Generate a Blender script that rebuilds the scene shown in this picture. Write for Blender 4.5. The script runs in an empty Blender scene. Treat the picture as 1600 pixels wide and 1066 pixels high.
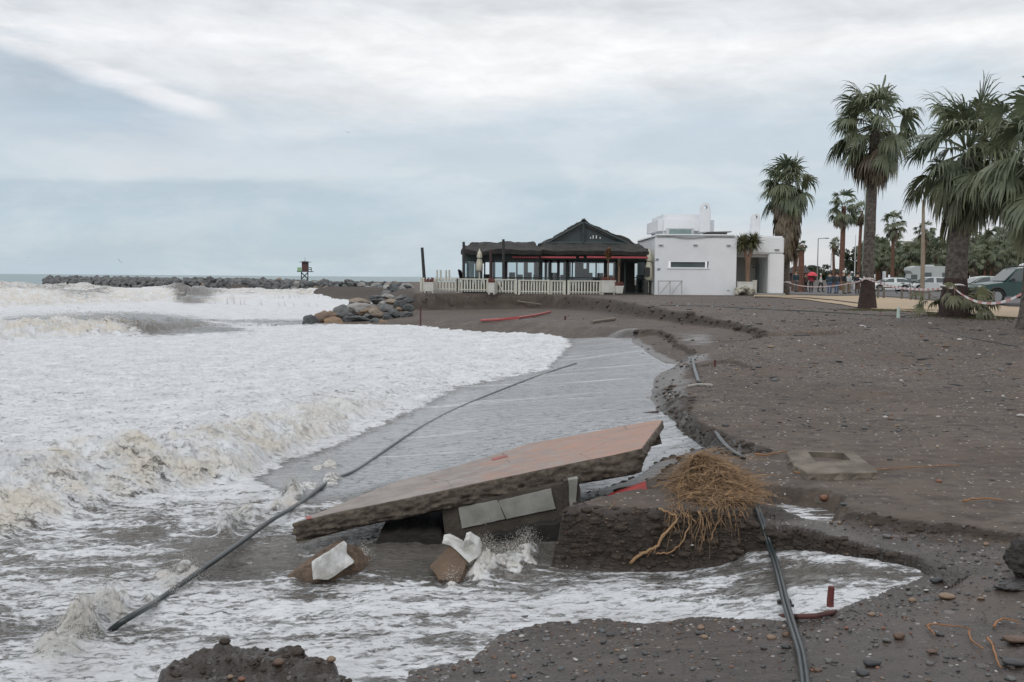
import bpy, bmesh, math, random
import numpy as np
from mathutils import Vector, Matrix, noise as mnoise
R = math.radians
scene = bpy.context.scene
col = scene.collection

# ------------------------------------------------------------------ camera
CH = 1.7                      # eye height above the near sand
F = 1555.0                    # focal length in pixels of a 1600 px wide frame
pitch, roll = R(3.66), R(0.42)
fwd = Vector((0, math.cos(pitch), -math.sin(pitch)))
r0 = Vector((1, 0, 0)); u0 = Vector((0, math.sin(pitch), math.cos(pitch)))
rgt = math.cos(roll) * r0 + math.sin(roll) * u0
upv = -math.sin(roll) * r0 + math.cos(roll) * u0
cam_d = bpy.data.cameras.new('camera'); cam = bpy.data.objects.new('camera', cam_d); col.objects.link(cam)
cam_d.sensor_width = 36; cam_d.lens = F / 1600 * 36; cam_d.clip_start = 0.05; cam_d.clip_end = 20000
m = Matrix((rgt, upv, -fwd)).transposed().to_4x4(); m.translation = Vector((0, 0, CH)); cam.matrix_world = m
scene.camera = cam

# ------------------------------------------------------------------ sky, sun, exposure
SUN_EL, SUN_AZ = R(38), R(215)      # azimuth measured clockwise from +Y
w = bpy.data.worlds.new('World'); scene.world = w; w.use_nodes = True
nt = w.node_tree; N = nt.nodes; L = nt.links; N.clear()
def nd(t, **k):
    n = N.new(t)
    for a, b in k.items(): setattr(n, a, b)
    return n
def ma(op, a, b=None, c=None):
    n = nd('ShaderNodeMath', operation=op)
    for i, v in enumerate((a, b, c)):
        if v is None: continue
        if isinstance(v, (int, float)): n.inputs[i].default_value = v
        else: L.new(v, n.inputs[i])
    return n.outputs[0]
def mr(v, a, b, c=0.0, d=1.0):
    n = nd('ShaderNodeMapRange', interpolation_type='SMOOTHSTEP')
    L.new(v, n.inputs[0])
    for i, q in enumerate((a, b, c, d)): n.inputs[1 + i].default_value = q
    return n.outputs[0]
def mixc(f, a, b, mode='MIX'):
    n = nd('ShaderNodeMix', data_type='RGBA', blend_type=mode)
    if isinstance(f, (int, float)): n.inputs[0].default_value = f
    else: L.new(f, n.inputs[0])
    for i, v in ((6, a), (7, b)):
        if isinstance(v, tuple): n.inputs[i].default_value = (*v, 1)
        else: L.new(v, n.inputs[i])
    return n.outputs[2]
tc = nd('ShaderNodeTexCoord'); sp = nd('ShaderNodeSeparateXYZ'); L.new(tc.outputs['Generated'], sp.inputs[0])
az = ma('ARCTAN2', sp.outputs[0], sp.outputs[1]); el = ma('ARCSINE', sp.outputs[2])
def snoise(sx, sy, scale=1.0, det=6, rough=.55, off=0.0, dist=0.0):
    c = nd('ShaderNodeCombineXYZ'); L.new(ma('MULTIPLY', az, sx), c.inputs[0]); L.new(ma('MULTIPLY', el, sy), c.inputs[1]); c.inputs[2].default_value = off
    n = nd('ShaderNodeTexNoise'); L.new(c.outputs[0], n.inputs['Vector']); n.inputs['Scale'].default_value = scale
    n.inputs['Detail'].default_value = det; n.inputs['Roughness'].default_value = rough; n.inputs['Distortion'].default_value = dist
    return n.outputs[0]
warp = ma('ADD', ma('MULTIPLY', ma('SUBTRACT', snoise(2.2, 9, off=3.1, det=8, rough=.62), .5), .17), ma('MULTIPLY', ma('SUBTRACT', snoise(9, 26, off=23.1, det=8, rough=.6), .5), .035))
v = ma('ADD', el, warp)
ramp = nd('ShaderNodeValToRGB'); L.new(ma('MULTIPLY', v, 1.0), ramp.inputs[0])
stops = [(0.0, (.50,.61,.67)), (.03, (.49,.60,.665)), (.075, (.50,.61,.68)), (.10, (.58,.67,.715)), (.125, (.57,.66,.72)),
         (.148, (.58,.67,.73)), (.185, (.76,.80,.81)), (.215, (.95,.96,.95)), (.25, (.73,.765,.775)), (.285, (.84,.86,.86)), (.40, (.92,.93,.94)), (.9, (1.15,1.17,1.2))]
e = ramp.color_ramp.elements
e[0].position = stops[0][0]; e[0].color = (*stops[0][1], 1)
e[1].position = stops[-1][0]; e[1].color = (*stops[-1][1], 1)
for p_, c_ in stops[1:-1]:
    q = e.new(p_); q.color = (*c_, 1)
skyc = ramp.outputs[0]
# a long dark-bellied cloud at the left with a bright torn rim running down to the right
rim = ma('ADD', ma('SUBTRACT', el, ma('ADD', ma('MULTIPLY', az, -.27), .078)), ma('MULTIPLY', ma('SUBTRACT', snoise(9, 22, off=7.7), .5), .022))
leftm = mr(az, -.27, -.34)
belly = ma('MULTIPLY', ma('MULTIPLY', mr(rim, .004, -.012), mr(rim, -.085, -.035)), leftm)
skyc = mixc(ma('MULTIPLY', belly, .9), skyc, (.49,.59,.67))
edge = ma('MULTIPLY', ma('MULTIPLY', mr(rim, -.016, -.002), mr(rim, .010, .003)), mr(az, -.262, -.31))
skyc = mixc(ma('MULTIPLY', edge, .9), skyc, (.90,.92,.93))
above = ma('MULTIPLY', mr(rim, .008, .03), mr(az, -.1, -.4))
skyc = mixc(ma('MULTIPLY', above, .35), skyc, (.76,.80,.83))
# low flat cloud bank (left) with pale gap above it
gapn = ma('ADD', el, ma('MULTIPLY', ma('SUBTRACT', snoise(7, 30, off=12.4), .5), .03))
gap = ma('MULTIPLY', ma('MULTIPLY', mr(gapn, .088, .098), mr(gapn, .135, .105)), ma('MULTIPLY', mr(az, -.45, -.36), mr(az, -.05, -.25)))
skyc = mixc(ma('MULTIPLY', gap, .55), skyc, (.70,.755,.79))
bank = ma('MULTIPLY', ma('MULTIPLY', mr(gapn, .092, .084), mr(gapn, .055, .075)), mr(az, -.12, -.26))
skyc = mixc(ma('MULTIPLY', bank, .6), skyc, (.43,.54,.63))
mot = mr(snoise(7, 17, off=31.0, det=9, rough=.62, dist=.3), .42, .66)
skyc = mixc(ma('MULTIPLY', mot, .28), skyc, (.80,.83,.845))
mot2 = ma('MULTIPLY', mr(snoise(4, 12, off=44.0, det=9, rough=.6, dist=.4), .50, .68), mr(az, .05, -.35))
skyc = mixc(ma('MULTIPLY', mot2, .5), skyc, (.48,.575,.655))
# thin streaks everywhere
st = ma('MULTIPLY', ma('SUBTRACT', snoise(4, 19, off=1.3, det=9, rough=.62, dist=.5), .5), .26)
st2 = ma('MULTIPLY', ma('MULTIPLY', ma('SUBTRACT', snoise(12, 36, off=5.3, det=8, rough=.6, dist=.4), .5), .44), mr(el, .12, .2))
gain = ma('ADD', 1.0, ma('ADD', st, st2))
vm = nd('ShaderNodeVectorMath', operation='SCALE'); L.new(skyc, vm.inputs[0]); L.new(gain, vm.inputs['Scale'])
skyc = vm.outputs[0]
# warm glow low above the roof line at the right
warm = ma('MULTIPLY', ma('MULTIPLY', mr(el, .0, .012), mr(el, .075, .02)), mr(az, .02, .14))
skyc = mixc(ma('MULTIPLY', warm, .45), skyc, (.86,.80,.76))
rc = ma('MULTIPLY', mr(az, .28, .42), mr(el, .15, .05))
skyc = mixc(ma('MULTIPLY', rc, .5), skyc, (.80,.80,.82))
nis = nd('ShaderNodeTexSky', sky_type='NISHITA', sun_disc=False)
nis.sun_elevation = SUN_EL; nis.sun_rotation = SUN_AZ
sc_ = nd('ShaderNodeVectorMath', operation='SCALE'); L.new(skyc, sc_.inputs[0]); sc_.inputs['Scale'].default_value = 10.5
allsky = mixc(.93, nis.outputs[0], mixc(1.0, sc_.outputs[0], (1.0, .982, .995), 'MULTIPLY'))
bg = nd('ShaderNodeBackground'); L.new(allsky, bg.inputs[0]); bg.inputs[1].default_value = 0.1
wo = nd('ShaderNodeOutputWorld'); L.new(bg.outputs[0], wo.inputs[0])
sun_d = bpy.data.lights.new('sun', 'SUN'); sun_d.energy = 0.75; sun_d.angle = R(25); sun_d.color = (1, .97, .93)
sun = bpy.data.objects.new('sun', sun_d); col.objects.link(sun)
sdir = Vector((math.sin(SUN_AZ) * math.cos(SUN_EL), math.cos(SUN_AZ) * math.cos(SUN_EL), math.sin(SUN_EL)))
sun.rotation_euler = sdir.to_track_quat('Z', 'Y').to_euler(); sun.location = (0, 0, 40)
vs = scene.view_settings; vs.view_transform = 'Standard'; vs.look = 'None'; vs.exposure = 0.0; vs.gamma = 1; vs.use_curve_mapping = False

# ------------------------------------------------------------------ pixel <-> world for tracing
def ray(px, py):
    return fwd + rgt * ((px - 800) / F) + upv * ((533 - py) / F)
def Pt(px, py, d):                       # the point seen at (px,py) at world depth y=d
    r = ray(px, py); return Vector((0, 0, CH)) + r * (d / r.y)
def onz(px, py, z):
    r = ray(px, py); return Vector((0, 0, CH)) + r * ((z - CH) / r.z)
def to_px(X, Y, Z):
    dx, dy, dz = X, Y, Z - CH
    a = dx * rgt.x + dy * rgt.y + dz * rgt.z; b = dx * upv.x + dy * upv.y + dz * upv.z
    c = dx * fwd.x + dy * fwd.y + dz * fwd.z
    c = np.maximum(c, 1e-3)
    return 800 + F * a / c, 533 - F * b / c

# ------------------------------------------------------------------ noise
rs = np.random.RandomState(7)
PERM = np.concatenate([rs.permutation(512)] * 2)
GA = rs.rand(512) * 2 * np.pi
GX, GY = np.cos(GA), np.sin(GA)
def pn(x, y, seed=0):
    x = np.asarray(x, float) + seed * 37.17; y = np.asarray(y, float) + seed * 11.73
    xi = np.floor(x).astype(np.int64); yi = np.floor(y).astype(np.int64)
    xf = x - xi; yf = y - yi
    u = xf * xf * xf * (xf * (xf * 6 - 15) + 10); v_ = yf * yf * yf * (yf * (yf * 6 - 15) + 10)
    def g(ix, iy, fx, fy):
        h = PERM[(PERM[ix & 511] + iy) & 511]
        return GX[h] * fx + GY[h] * fy
    a = g(xi, yi, xf, yf); b = g(xi + 1, yi, xf - 1, yf); c = g(xi, yi + 1, xf, yf - 1); d = g(xi + 1, yi + 1, xf - 1, yf - 1)
    return ((a * (1 - u) + b * u) * (1 - v_) + (c * (1 - u) + d * u) * v_) * 1.5
def fbm(x, y, o=4, seed=0, gain=.5):
    s = 0; a = 1; t = 0
    for i in range(o):
        s = s + a * pn(x * 2 ** i, y * 2 ** i, seed + i); t += a; a *= gain
    return s / t
def billow(x, y, o=4, seed=0, gain=.5):
    s = 0; a = 1; t = 0
    for i in range(o):
        s = s + a * (1 - 2 * np.abs(pn(x * 2 ** i, y * 2 ** i, seed + i))); t += a; a *= gain
    return s / t
def sst(a, b, x):
    t = np.clip((x - a) / (b - a), 0, 1); return t * t * (3 - 2 * t)
def pdist(X, Y, pts, vals=None, closed=False):
    """distance to a polyline, value interpolated along it, side sign"""
    n = len(pts); best = np.full(X.shape, 1e18); val = np.zeros(X.shape); side = np.zeros(X.shape)
    for i in range(n if closed else n - 1):
        ax, ay = pts[i][0], pts[i][1]; bx_, by_ = pts[(i + 1) % n][0], pts[(i + 1) % n][1]
        ex, ey = bx_ - ax, by_ - ay; l2 = ex * ex + ey * ey + 1e-12
        t = np.clip(((X - ax) * ex + (Y - ay) * ey) / l2, 0, 1)
        qx = X - (ax + t * ex); qy = Y - (ay + t * ey); d2 = qx * qx + qy * qy
        mk = d2 < best
        best = np.where(mk, d2, best)
        if vals is not None: val = np.where(mk, vals[i] * (1 - t) + vals[(i + 1) % n] * t, val)
        side = np.where(mk, np.sign(ex * (Y - ay) - ey * (X - ax)), side)
    return np.sqrt(best), val, side
def inside(X, Y, pts):
    n = len(pts); r = np.zeros(X.shape, bool)
    for i in range(n):
        x1, y1 = pts[i][0], pts[i][1]; x2, y2 = pts[(i + 1) % n][0], pts[(i + 1) % n][1]
        if y1 == y2: continue
        c = ((y1 > Y) != (y2 > Y)) & (X < (x2 - x1) * (Y - y1) / (y2 - y1) + x1)
        r ^= c
    return r
def sdpoly(X, Y, pts, vals=None):        # >0 inside
    d, v_, _ = pdist(X, Y, pts, vals, True)
    return np.where(inside(X, Y, pts), d, -d), v_

# ------------------------------------------------------------------ levels
def U(y): return .72 * sst(5.5, 33.0, np.asarray(y, float))
class RBF:
    def __init__(s, pts):
        s.p = np.array([s.wc(a, b) for a, b, c in pts]); z = np.array([c for *_, c in pts])
        K = np.linalg.norm(s.p[:, None] - s.p[None], axis=2) + 1e-9
        n = len(z); A = np.zeros((n + 1, n + 1)); A[:n, :n] = K; A[:n, n] = 1; A[n, :n] = 1
        s.w = np.linalg.solve(A, np.append(z, 0))
    @staticmethod
    def wc(x, y): return (4 * x / (y + 2.5), 3 * math.log(y + 2.5))
    def __call__(s, X, Y):
        a = 4 * X / (Y + 2.5); b = 3 * np.log(Y + 2.5); r = np.full(X.shape, s.w[-1])
        for (pa, pb), w_ in zip(s.p, s.w[:-1]): r += w_ * np.sqrt((a - pa) ** 2 + (b - pb) ** 2)
        return r
def ctl(lst): return [(onz(a, b, c).x, onz(a, b, c).y, c) for a, b, c in lst]
LOW = RBF(ctl([(1060,740,-.28),(1060,700,-.17),(1150,708,-.02),(1085,660,.0),(1062,640,.0),(1070,600,-.02),(1000,545,.08),(960,525,.05),(900,560,-.12),(880,530,-.22),(700,620,-.33),(640,700,-.41),
    (800,640,-.22),(950,620,-.13),(600,760,-.44),(450,800,-.47),(900,880,-.42),(1100,880,-.40),(1180,870,-.27),(1300,890,-.18),(1450,890,-.145),(1300,985,-.21),
    (1000,1000,-.37),(1000,1060,-.30),(1500,1000,-.16),(1590,890,-.12),(600,1000,-.44),(400,1060,-.46),(200,900,-.52),(0,900,-.56),(800,514,-.38),
    (700,507,-.42),(880,490,-.12),(970,498,.12),(700,490,-.25),(600,560,-.5),(300,600,-.62),(0,650,-.62),(0,560,-.72),(300,540,-.7),(600,520,-.6),(500,480,-.85),(0,480,-.85),(200,455,-.85),
    (1590,1060,-.14),(1250,1060,-.24),(400,1200,-.4),(1200,1200,-.1)]) + [(-400,300,-.85),(0,700,-.85),(-200,3000,-.85),(300,3000,-.85),(-40,20,-.8),(-15,2,-.7),(5,0,0),(0,-1.5,0)])
MID = RBF(ctl([(1100,520,.36),(1030,500,.34),(1000,492,.30),(940,486,.12),(900,484,.02),(760,492,-.18),(700,492,-.22),(1050,555,.14),(1150,560,.33),(1190,600,.31),
    (1062,640,.0),(1060,600,-.01),(1060,700,-.17),(1000,640,-.11),(1000,575,.02),(950,600,-.11),(1150,708,-.02),(1085,660,.0),(1110,610,.06),(1095,640,.03),(1150,680,-.02),(1060,740,-.2),(1190,805,-.045),(1240,812,-.045),(1330,838,-.06),(1420,862,-.075),(1500,860,-.08),(1600,860,-.07),(1700,900,0),(900,900,-.3),(1450,1000,-.2),(1170,1066,-.2),(500,800,-.3)]))
def fix(px, py, f):
    z = 0.
    for _ in range(25):
        p = onz(px, py, z); z = .5 * z + .5 * float(f(p.x, p.y))
    return onz(px, py, z)
def up_at(px, py): return fix(px, py, lambda x, y: U(y))
def low_at(px, py): return fix(px, py, lambda x, y: LOW(np.array([x]), np.array([max(y, -1)]))[0])

# polygon A: everything below the upper beach (px, py, width of the break)
A_px = [(655,459,.7),(700,459,.6),(760,459.5,.7),(840,460,.7),(900,461.5,.8),(960,467,.6),(1000,475,.5),(1050,484,.35),(1100,492,.3),(1150,504,.22),(1195,517,.22),
    (1215,527,1.0),(1195,560,2.2),(1150,600,1.6),(1105,625,.9),(1085,640,.3),(1095,655,.2),(1130,673,.2),(1165,690,.2),(1212,704,.22),(1228,716,.4),
    (1185,714,.6),(1130,712,.5),(1085,712,.4),(1040,735,.25),(990,765,.12),(920,782,.1),(887,795,.12),(950,799,.14),(1050,803,.16),(1140,804,.16),
    (1175,788,.25),(1240,790,.3),(1310,800,.12),(1400,812,.10),(1500,822,.10),(1600,834,.12),(1750,850,.2)]
A_w = []; A_v = []
for a, b, c in A_px:
    p = up_at(a, b); A_w.append((p.x, p.y)); A_v.append(c)
A_w += [(9, 6.5), (9, -6), (-900, -6), (-900, 3000), (300, 3000), (25, 262), (-62, 243), (-44, 165), (-27, 138), (-9.5, 95), (-7.0, 72)]
A_v += [.5, 1, 5, 5, 5, 9, 9, 5, 5, 4, 2]
B_px = [(885,800,.06),(960,806,.07),(1060,812,.09),(1150,812,.09),(1240,823,.08),(1330,846,.08),(1440,870,.08),(1500,888,.3),(1560,900,.7),(1640,920,1.)]
B_w = []; B_v = []
for a, b, c in B_px:
    p = fix(a, b, lambda x, y: MID(np.array([x]), np.array([y]))[0] if b > 815 else U(y) - .05); B_w.append((p.x, p.y)); B_v.append(c)
B_w += [(12, 4), (12, -6), (-900, -6), (-900, 3000), (300, 3000), (25, 262), (-62, 243), (-44, 165), (-27, 138), (-10.5, 95), (-9.0, 75), (-9.0, 60)]; B_v += [2, 1, 5, 5, 5, 5, 5, 5, 5, 4, 3, 2]
for a, b, c in [(780,505,3),(900,512,2),(985,520,.6),(1040,520,.2),(1062,535,.15),(1085,556,.15),(1075,585,.8),(1066,610,.5),(1066,640,.3),(1080,660,.25),(1120,690,.25),(1175,708,.3),(1100,705,.3),(1040,730,.25),(980,760,.2),(890,790,.1)]:
    p = fix(a, b, lambda x, y: .5 * MID(np.array([x]), np.array([y]))[0] + .5 * LOW(np.array([x]), np.array([y]))[0]); B_w.append((p.x, p.y)); B_v.append(c)
# where water stands or runs over the low ground
WATER_px = [(480,506),(650,508),(800,511),(860,515),(930,519),(988,526),(985,534),(1010,550),(1040,568),(1092,570),(1095,582),(1058,584),(1052,607),(1108,607),
    (1056,620),(1060,640),(1072,656),(1100,682),(1140,700),(1185,716),(1120,712),(1065,722),(1040,745),(980,775),(880,800),(884,872),(940,884),(1010,880),(1065,868),(1110,850),(1165,838),
    (1210,846),(1330,857),(1440,876),(1462,888),(1440,905),(1370,930),(1310,955),(1230,972),(1100,965),(1000,975),(950,966),(850,975),(780,992),(740,1030),(640,1050),(620,1100),(600,1250)]
WATER_w = [(p.x, p.y) for p in (low_at(a, b) for a, b in WATER_px)] + [(-.5, -6), (-900, -6), (-900, 3000), (300, 3000), (25, 262), (-62, 243), (-44, 165), (-27, 138), (-10.5, 95), (-9.0, 75), (-9.5, 60)]
CLUMP_px = [(195,1080),(222,1050),(285,1024),(335,1009),(420,1013),(480,1016),(530,1022),(565,1046),(585,1080),(560,1250),(200,1250)]
CLUMP_w = [(onz(a, b, -.25).x, onz(a, b, -.25).y) for a, b in CLUMP_px]
CLUMP2_w = [(onz(a, b, -.35).x, onz(a, b, -.35).y) for a, b in [(-200,1062),(0,1052),(60,1055),(90,1068),(110,1200),(-200,1200)]]

PUD_Z = -.105
PUD_w = [(onz(a, b, PUD_Z).x, onz(a, b, PUD_Z).y) for a, b in [(1178,790),(1200,784),(1240,789),(1290,794),(1310,803),(1300,815),(1318,823),(1285,828),(1240,819),(1200,812),(1182,802)]]
def ground_z(X, Y, detail=True):
    D = np.maximum(Y, 1.0)
    wa = np.clip(D / 30, .12, 1.0)
    wx = fbm(X / (1.2 * wa + .4), Y / (1.2 * wa + .4), 4, 3, .6) * .32 * wa; wy = fbm(X / (1.2 * wa + .4), Y / (1.2 * wa + .4), 4, 9, .6) * .32 * wa
    Xw, Yw = X + wx, Y + wy
    fw = sst(30, 8, D) * .055; wx = wx + fw * fbm(X / .16, Y / .16, 3, 141); wy = wy + fw * fbm(X / .16, Y / .16, 3, 145)
    low = LOW(X, np.maximum(Y, -1.2)); mid = MID(X, np.maximum(Y, -1.2)); up = U(Y) + .05 * fbm(X / 3, Y / 3, 3, 21) * sst(60, 40, Y)
    up = up - .3 * sst(75, 140, Y) * sst(.02, -.08, X / D) - .17 * sst(24, 42, Y) * sst(.25, .33, X / D)
    sw, _ = sdpoly(Xw * .5 + X * .5, Yw * .5 + Y * .5, WATER_w)
    lowg = low + np.where(sw > 0, -.014 - np.minimum(sw * .06, 1.4), np.minimum(-sw * .05, .05) + .004)
    sa, va = sdpoly(Xw, Yw, A_w, A_v); sb, vb = sdpoly(Xw, Yw, B_w, B_v)
    ma_ = sst(-.0, 1.0, sa / np.maximum(va, .02)); mb_ = sst(0, 1.0, sb / np.maximum(vb, .02))
    led = fbm(X * 1.1, Y * 1.1, 3, 151) * 3
    ma_ = np.clip(ma_ + np.where(va < .35, .022 * np.sin(ma_ * 17 + led * 2) * 4 * ma_ * (1 - ma_), 0), 0, 1)
    mb_ = np.clip(mb_ + np.where(vb < .2, .022 * np.sin(mb_ * 12 + led * 2) * 4 * mb_ * (1 - mb_), 0), 0, 1)
    midl = mid * (1 - mb_) + np.minimum(lowg, mid + .3) * mb_
    g = up * (1 - ma_) + midl * ma_
    sc, _ = sdpoly(X + wx * 1.2, Y + wy * 1.2, CLUMP_w); cl = sst(0, .16, sc)
    g = g + cl * (-.24 + .07 * billow(X * 2.3, Y * 3.2, 5, 5, .6) - g)
    sc2, _ = sdpoly(X + wx * 1.2, Y + wy * 1.2, CLUMP2_w); cl2 = sst(0, .16, sc2)
    g = g + cl2 * (-.34 + .03 * billow(X * 3, Y * 3, 3, 6) - g)
    sp_, _ = sdpoly(X + wx * .5, Y + wy * .5, PUD_w); g = g + sst(-.07, .04, sp_) * (PUD_Z - .025 - g)
    steep = 4 * ma_ * (1 - ma_) * (va < 1) + 4 * mb_ * (1 - mb_) * (vb < .5)
    # two short cut edges left by the run-off
    for pts, h, w_ in (([(1105,563),(1130,560),(1165,568),(1172,571)], .07, .35), ([(1180,521),(1230,520),(1300,516)], .10, .7)):
        q = [up_at(*p) for p in pts]; d, _, s = pdist(Xw * .5 + X * .5, Yw * .5 + Y * .5, [(p.x, p.y) for p in q])
        g = g - h * np.exp(-(d / w_) ** 2) * np.where(s < 0, sst(0, .05, d), sst(w_, 0, d) * .3)
    fade = sst(60, 6, D)
    if detail:
        dry = np.where(sw > 0, sst(.3, 0, sw), 1.0)
        g = g + (.017 * fbm(X * 1.3, Y * 1.3, 5, 31, .62) + .014 * (1 - ma_) * fbm(X * 3.1, Y * 3.1, 3, 35) + .006 * billow(X * 7, Y * 7, 3, 41)) * fade * (.3 + .7 * dry)
        ch = np.maximum(steep, np.maximum(4 * cl * (1 - cl), .55 * cl))
        g = g + ch * (.035 * billow(X * 5, Y * 5, 4, 51, .65)) * np.clip(D / 12, .8, 3)
        edgeb = np.exp(-(sw / .45) ** 2) * sst(14, 5, D) * (sw < .1)
        g = g + edgeb * .016 * np.abs(fbm(X * 9, Y * 9, 3, 61))
    return g, sw, sa, sb, cl, ma_, mb_, steep
def gz(x, y):
    return float(ground_z(np.array([float(x)]), np.array([float(y)]))[0][0])
def gpt(px, py):
    """where the view ray meets the ground"""
    r = ray(px, py); t = .5; o = Vector((0, 0, CH)); s = 8.0
    ts = np.exp(np.linspace(math.log(2.5), math.log(220), 2500)) / r.y
    P = np.array([[o.x + r.x * t_, o.y + r.y * t_, o.z + r.z * t_] for t_ in ts])
    g = ground_z(P[:, 0], P[:, 1])[0]; k = np.argmax(P[:, 2] < g)
    return Vector((P[k, 0], P[k, 1], g[k]))

# ------------------------------------------------------------------ tagging and mesh helpers
def tag(o, label=None, cat=None, group=None, kind=None):
    if label: o['label'] = label
    if cat: o['category'] = cat
    if group: o['group'] = group
    if kind: o['kind'] = kind
    return o
def thing(name, label, cat, loc=(0, 0, 0), rz=0, group=None):
    o = bpy.data.objects.new(name, None); col.objects.link(o); o.location = loc; o.rotation_euler = (0, 0, rz)
    o.empty_display_size = .2
    return tag(o, label, cat, group)
def dup(root, loc, rz=None, label=None, group=None, scale=None):
    r_ = root.copy(); col.objects.link(r_); r_.location = loc
    if rz is not None: r_.rotation_euler = (0, 0, rz)
    if scale is not None: r_.scale = scale if hasattr(scale, '__len__') else (scale,) * 3
    if label: r_['label'] = label
    if group: r_['group'] = group
    def rec(src, dst):
        for ch in list(src.children):
            c = ch.copy(); col.objects.link(c); c.parent = dst; rec(ch, c)
    rec(root, r_)
    return r_
class MB:
    def __init__(s): s.v = []; s.f = []; s.mi = []; s.m = 0
    def add(s, vs_, fs):
        n = len(s.v); s.v += [tuple(p) for p in vs_]; s.f += [tuple(i + n for i in f) for f in fs]; s.mi += [s.m] * len(fs); return s
    def box(s, c, d, rot=None, taper=1.0):
        hx, hy, hz = d[0] / 2, d[1] / 2, d[2] / 2; c = Vector(c); vs_ = []
        for z in (-1, 1):
            k = taper if z > 0 else 1
            for x, y in ((-1, -1), (1, -1), (1, 1), (-1, 1)):
                p = Vector((x * hx * k, y * hy * k, z * hz))
                if rot: p = rot @ p
                vs_.append(p + c)
        return s.add(vs_, [(3, 2, 1, 0), (4, 5, 6, 7), (0, 1, 5, 4), (1, 2, 6, 5), (2, 3, 7, 6), (3, 0, 4, 7)])
    def tube(s, pts, rad, n=8, cap=True):
        pts = [Vector(p) for p in pts]
        if not hasattr(rad, '__len__'): rad = [rad] * len(pts)
        vs_ = []; fs = []; prev = None
        for i, p in enumerate(pts):
            t = (pts[min(i + 1, len(pts) - 1)] - pts[max(i - 1, 0)]).normalized()
            a = prev if prev else (Vector((0, 0, 1)) if abs(t.z) < .9 else Vector((1, 0, 0)))
            a = (a - t * a.dot(t)).normalized(); b = t.cross(a); prev = a
            for k in range(n):
                an = 2 * math.pi * k / n; vs_.append(p + (a * math.cos(an) + b * math.sin(an)) * rad[i])
        for i in range(len(pts) - 1):
            for k in range(n):
                fs.append((i * n + k, i * n + (k + 1) % n, (i + 1) * n + (k + 1) % n, (i + 1) * n + k))
        if cap: fs += [tuple(range(n - 1, -1, -1)), tuple(range((len(pts) - 1) * n, len(pts) * n))]
        return s.add(vs_, fs)
    def cyl(s, a, b, r1, r2=None, n=16): return s.tube([a, b], [r1, r2 if r2 is not None else r1], n)
    def prism(s, poly, y0, y1):          # poly in (x,z), extruded along y
        n = len(poly)
        vs_ = [(x, y0, z) for x, z in poly] + [(x, y1, z) for x, z in poly]
        fs = [tuple(range(n)), tuple(range(2 * n - 1, n - 1, -1))] + [(i, i + n, (i + 1) % n + n, (i + 1) % n) for i in range(n)]
        return s.add(vs_, fs)
    def build(s, name, mat_, parent=None, smooth=False, world=True, bevel=0):
        me = bpy.data.meshes.new(name)
        off = Vector(parent.location) if (parent is not None and world) else Vector((0, 0, 0))
        if parent is not None and world and parent.parent: off += Vector(parent.parent.location)
        me.from_pydata([(p[0] - off.x, p[1] - off.y, p[2] - off.z) for p in s.v], [], s.f)
        for mm in (mat_ if isinstance(mat_, (list, tuple)) else [mat_]): me.materials.append(mm)
        if isinstance(mat_, (list, tuple)): me.polygons.foreach_set('material_index', s.mi)
        if smooth: me.polygons.foreach_set('use_smooth', [True] * len(me.polygons))
        bm = bmesh.new(); bm.from_mesh(me); bmesh.ops.recalc_face_normals(bm, faces=bm.faces)
        if bevel: bmesh.ops.bevel(bm, geom=list(bm.edges), offset=bevel, segments=2, affect='EDGES', clamp_overlap=True)
        bm.to_mesh(me); bm.free()
        o = bpy.data.objects.new(name, me); col.objects.link(o)
        if parent is not None: o.parent = parent
        return o

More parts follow.
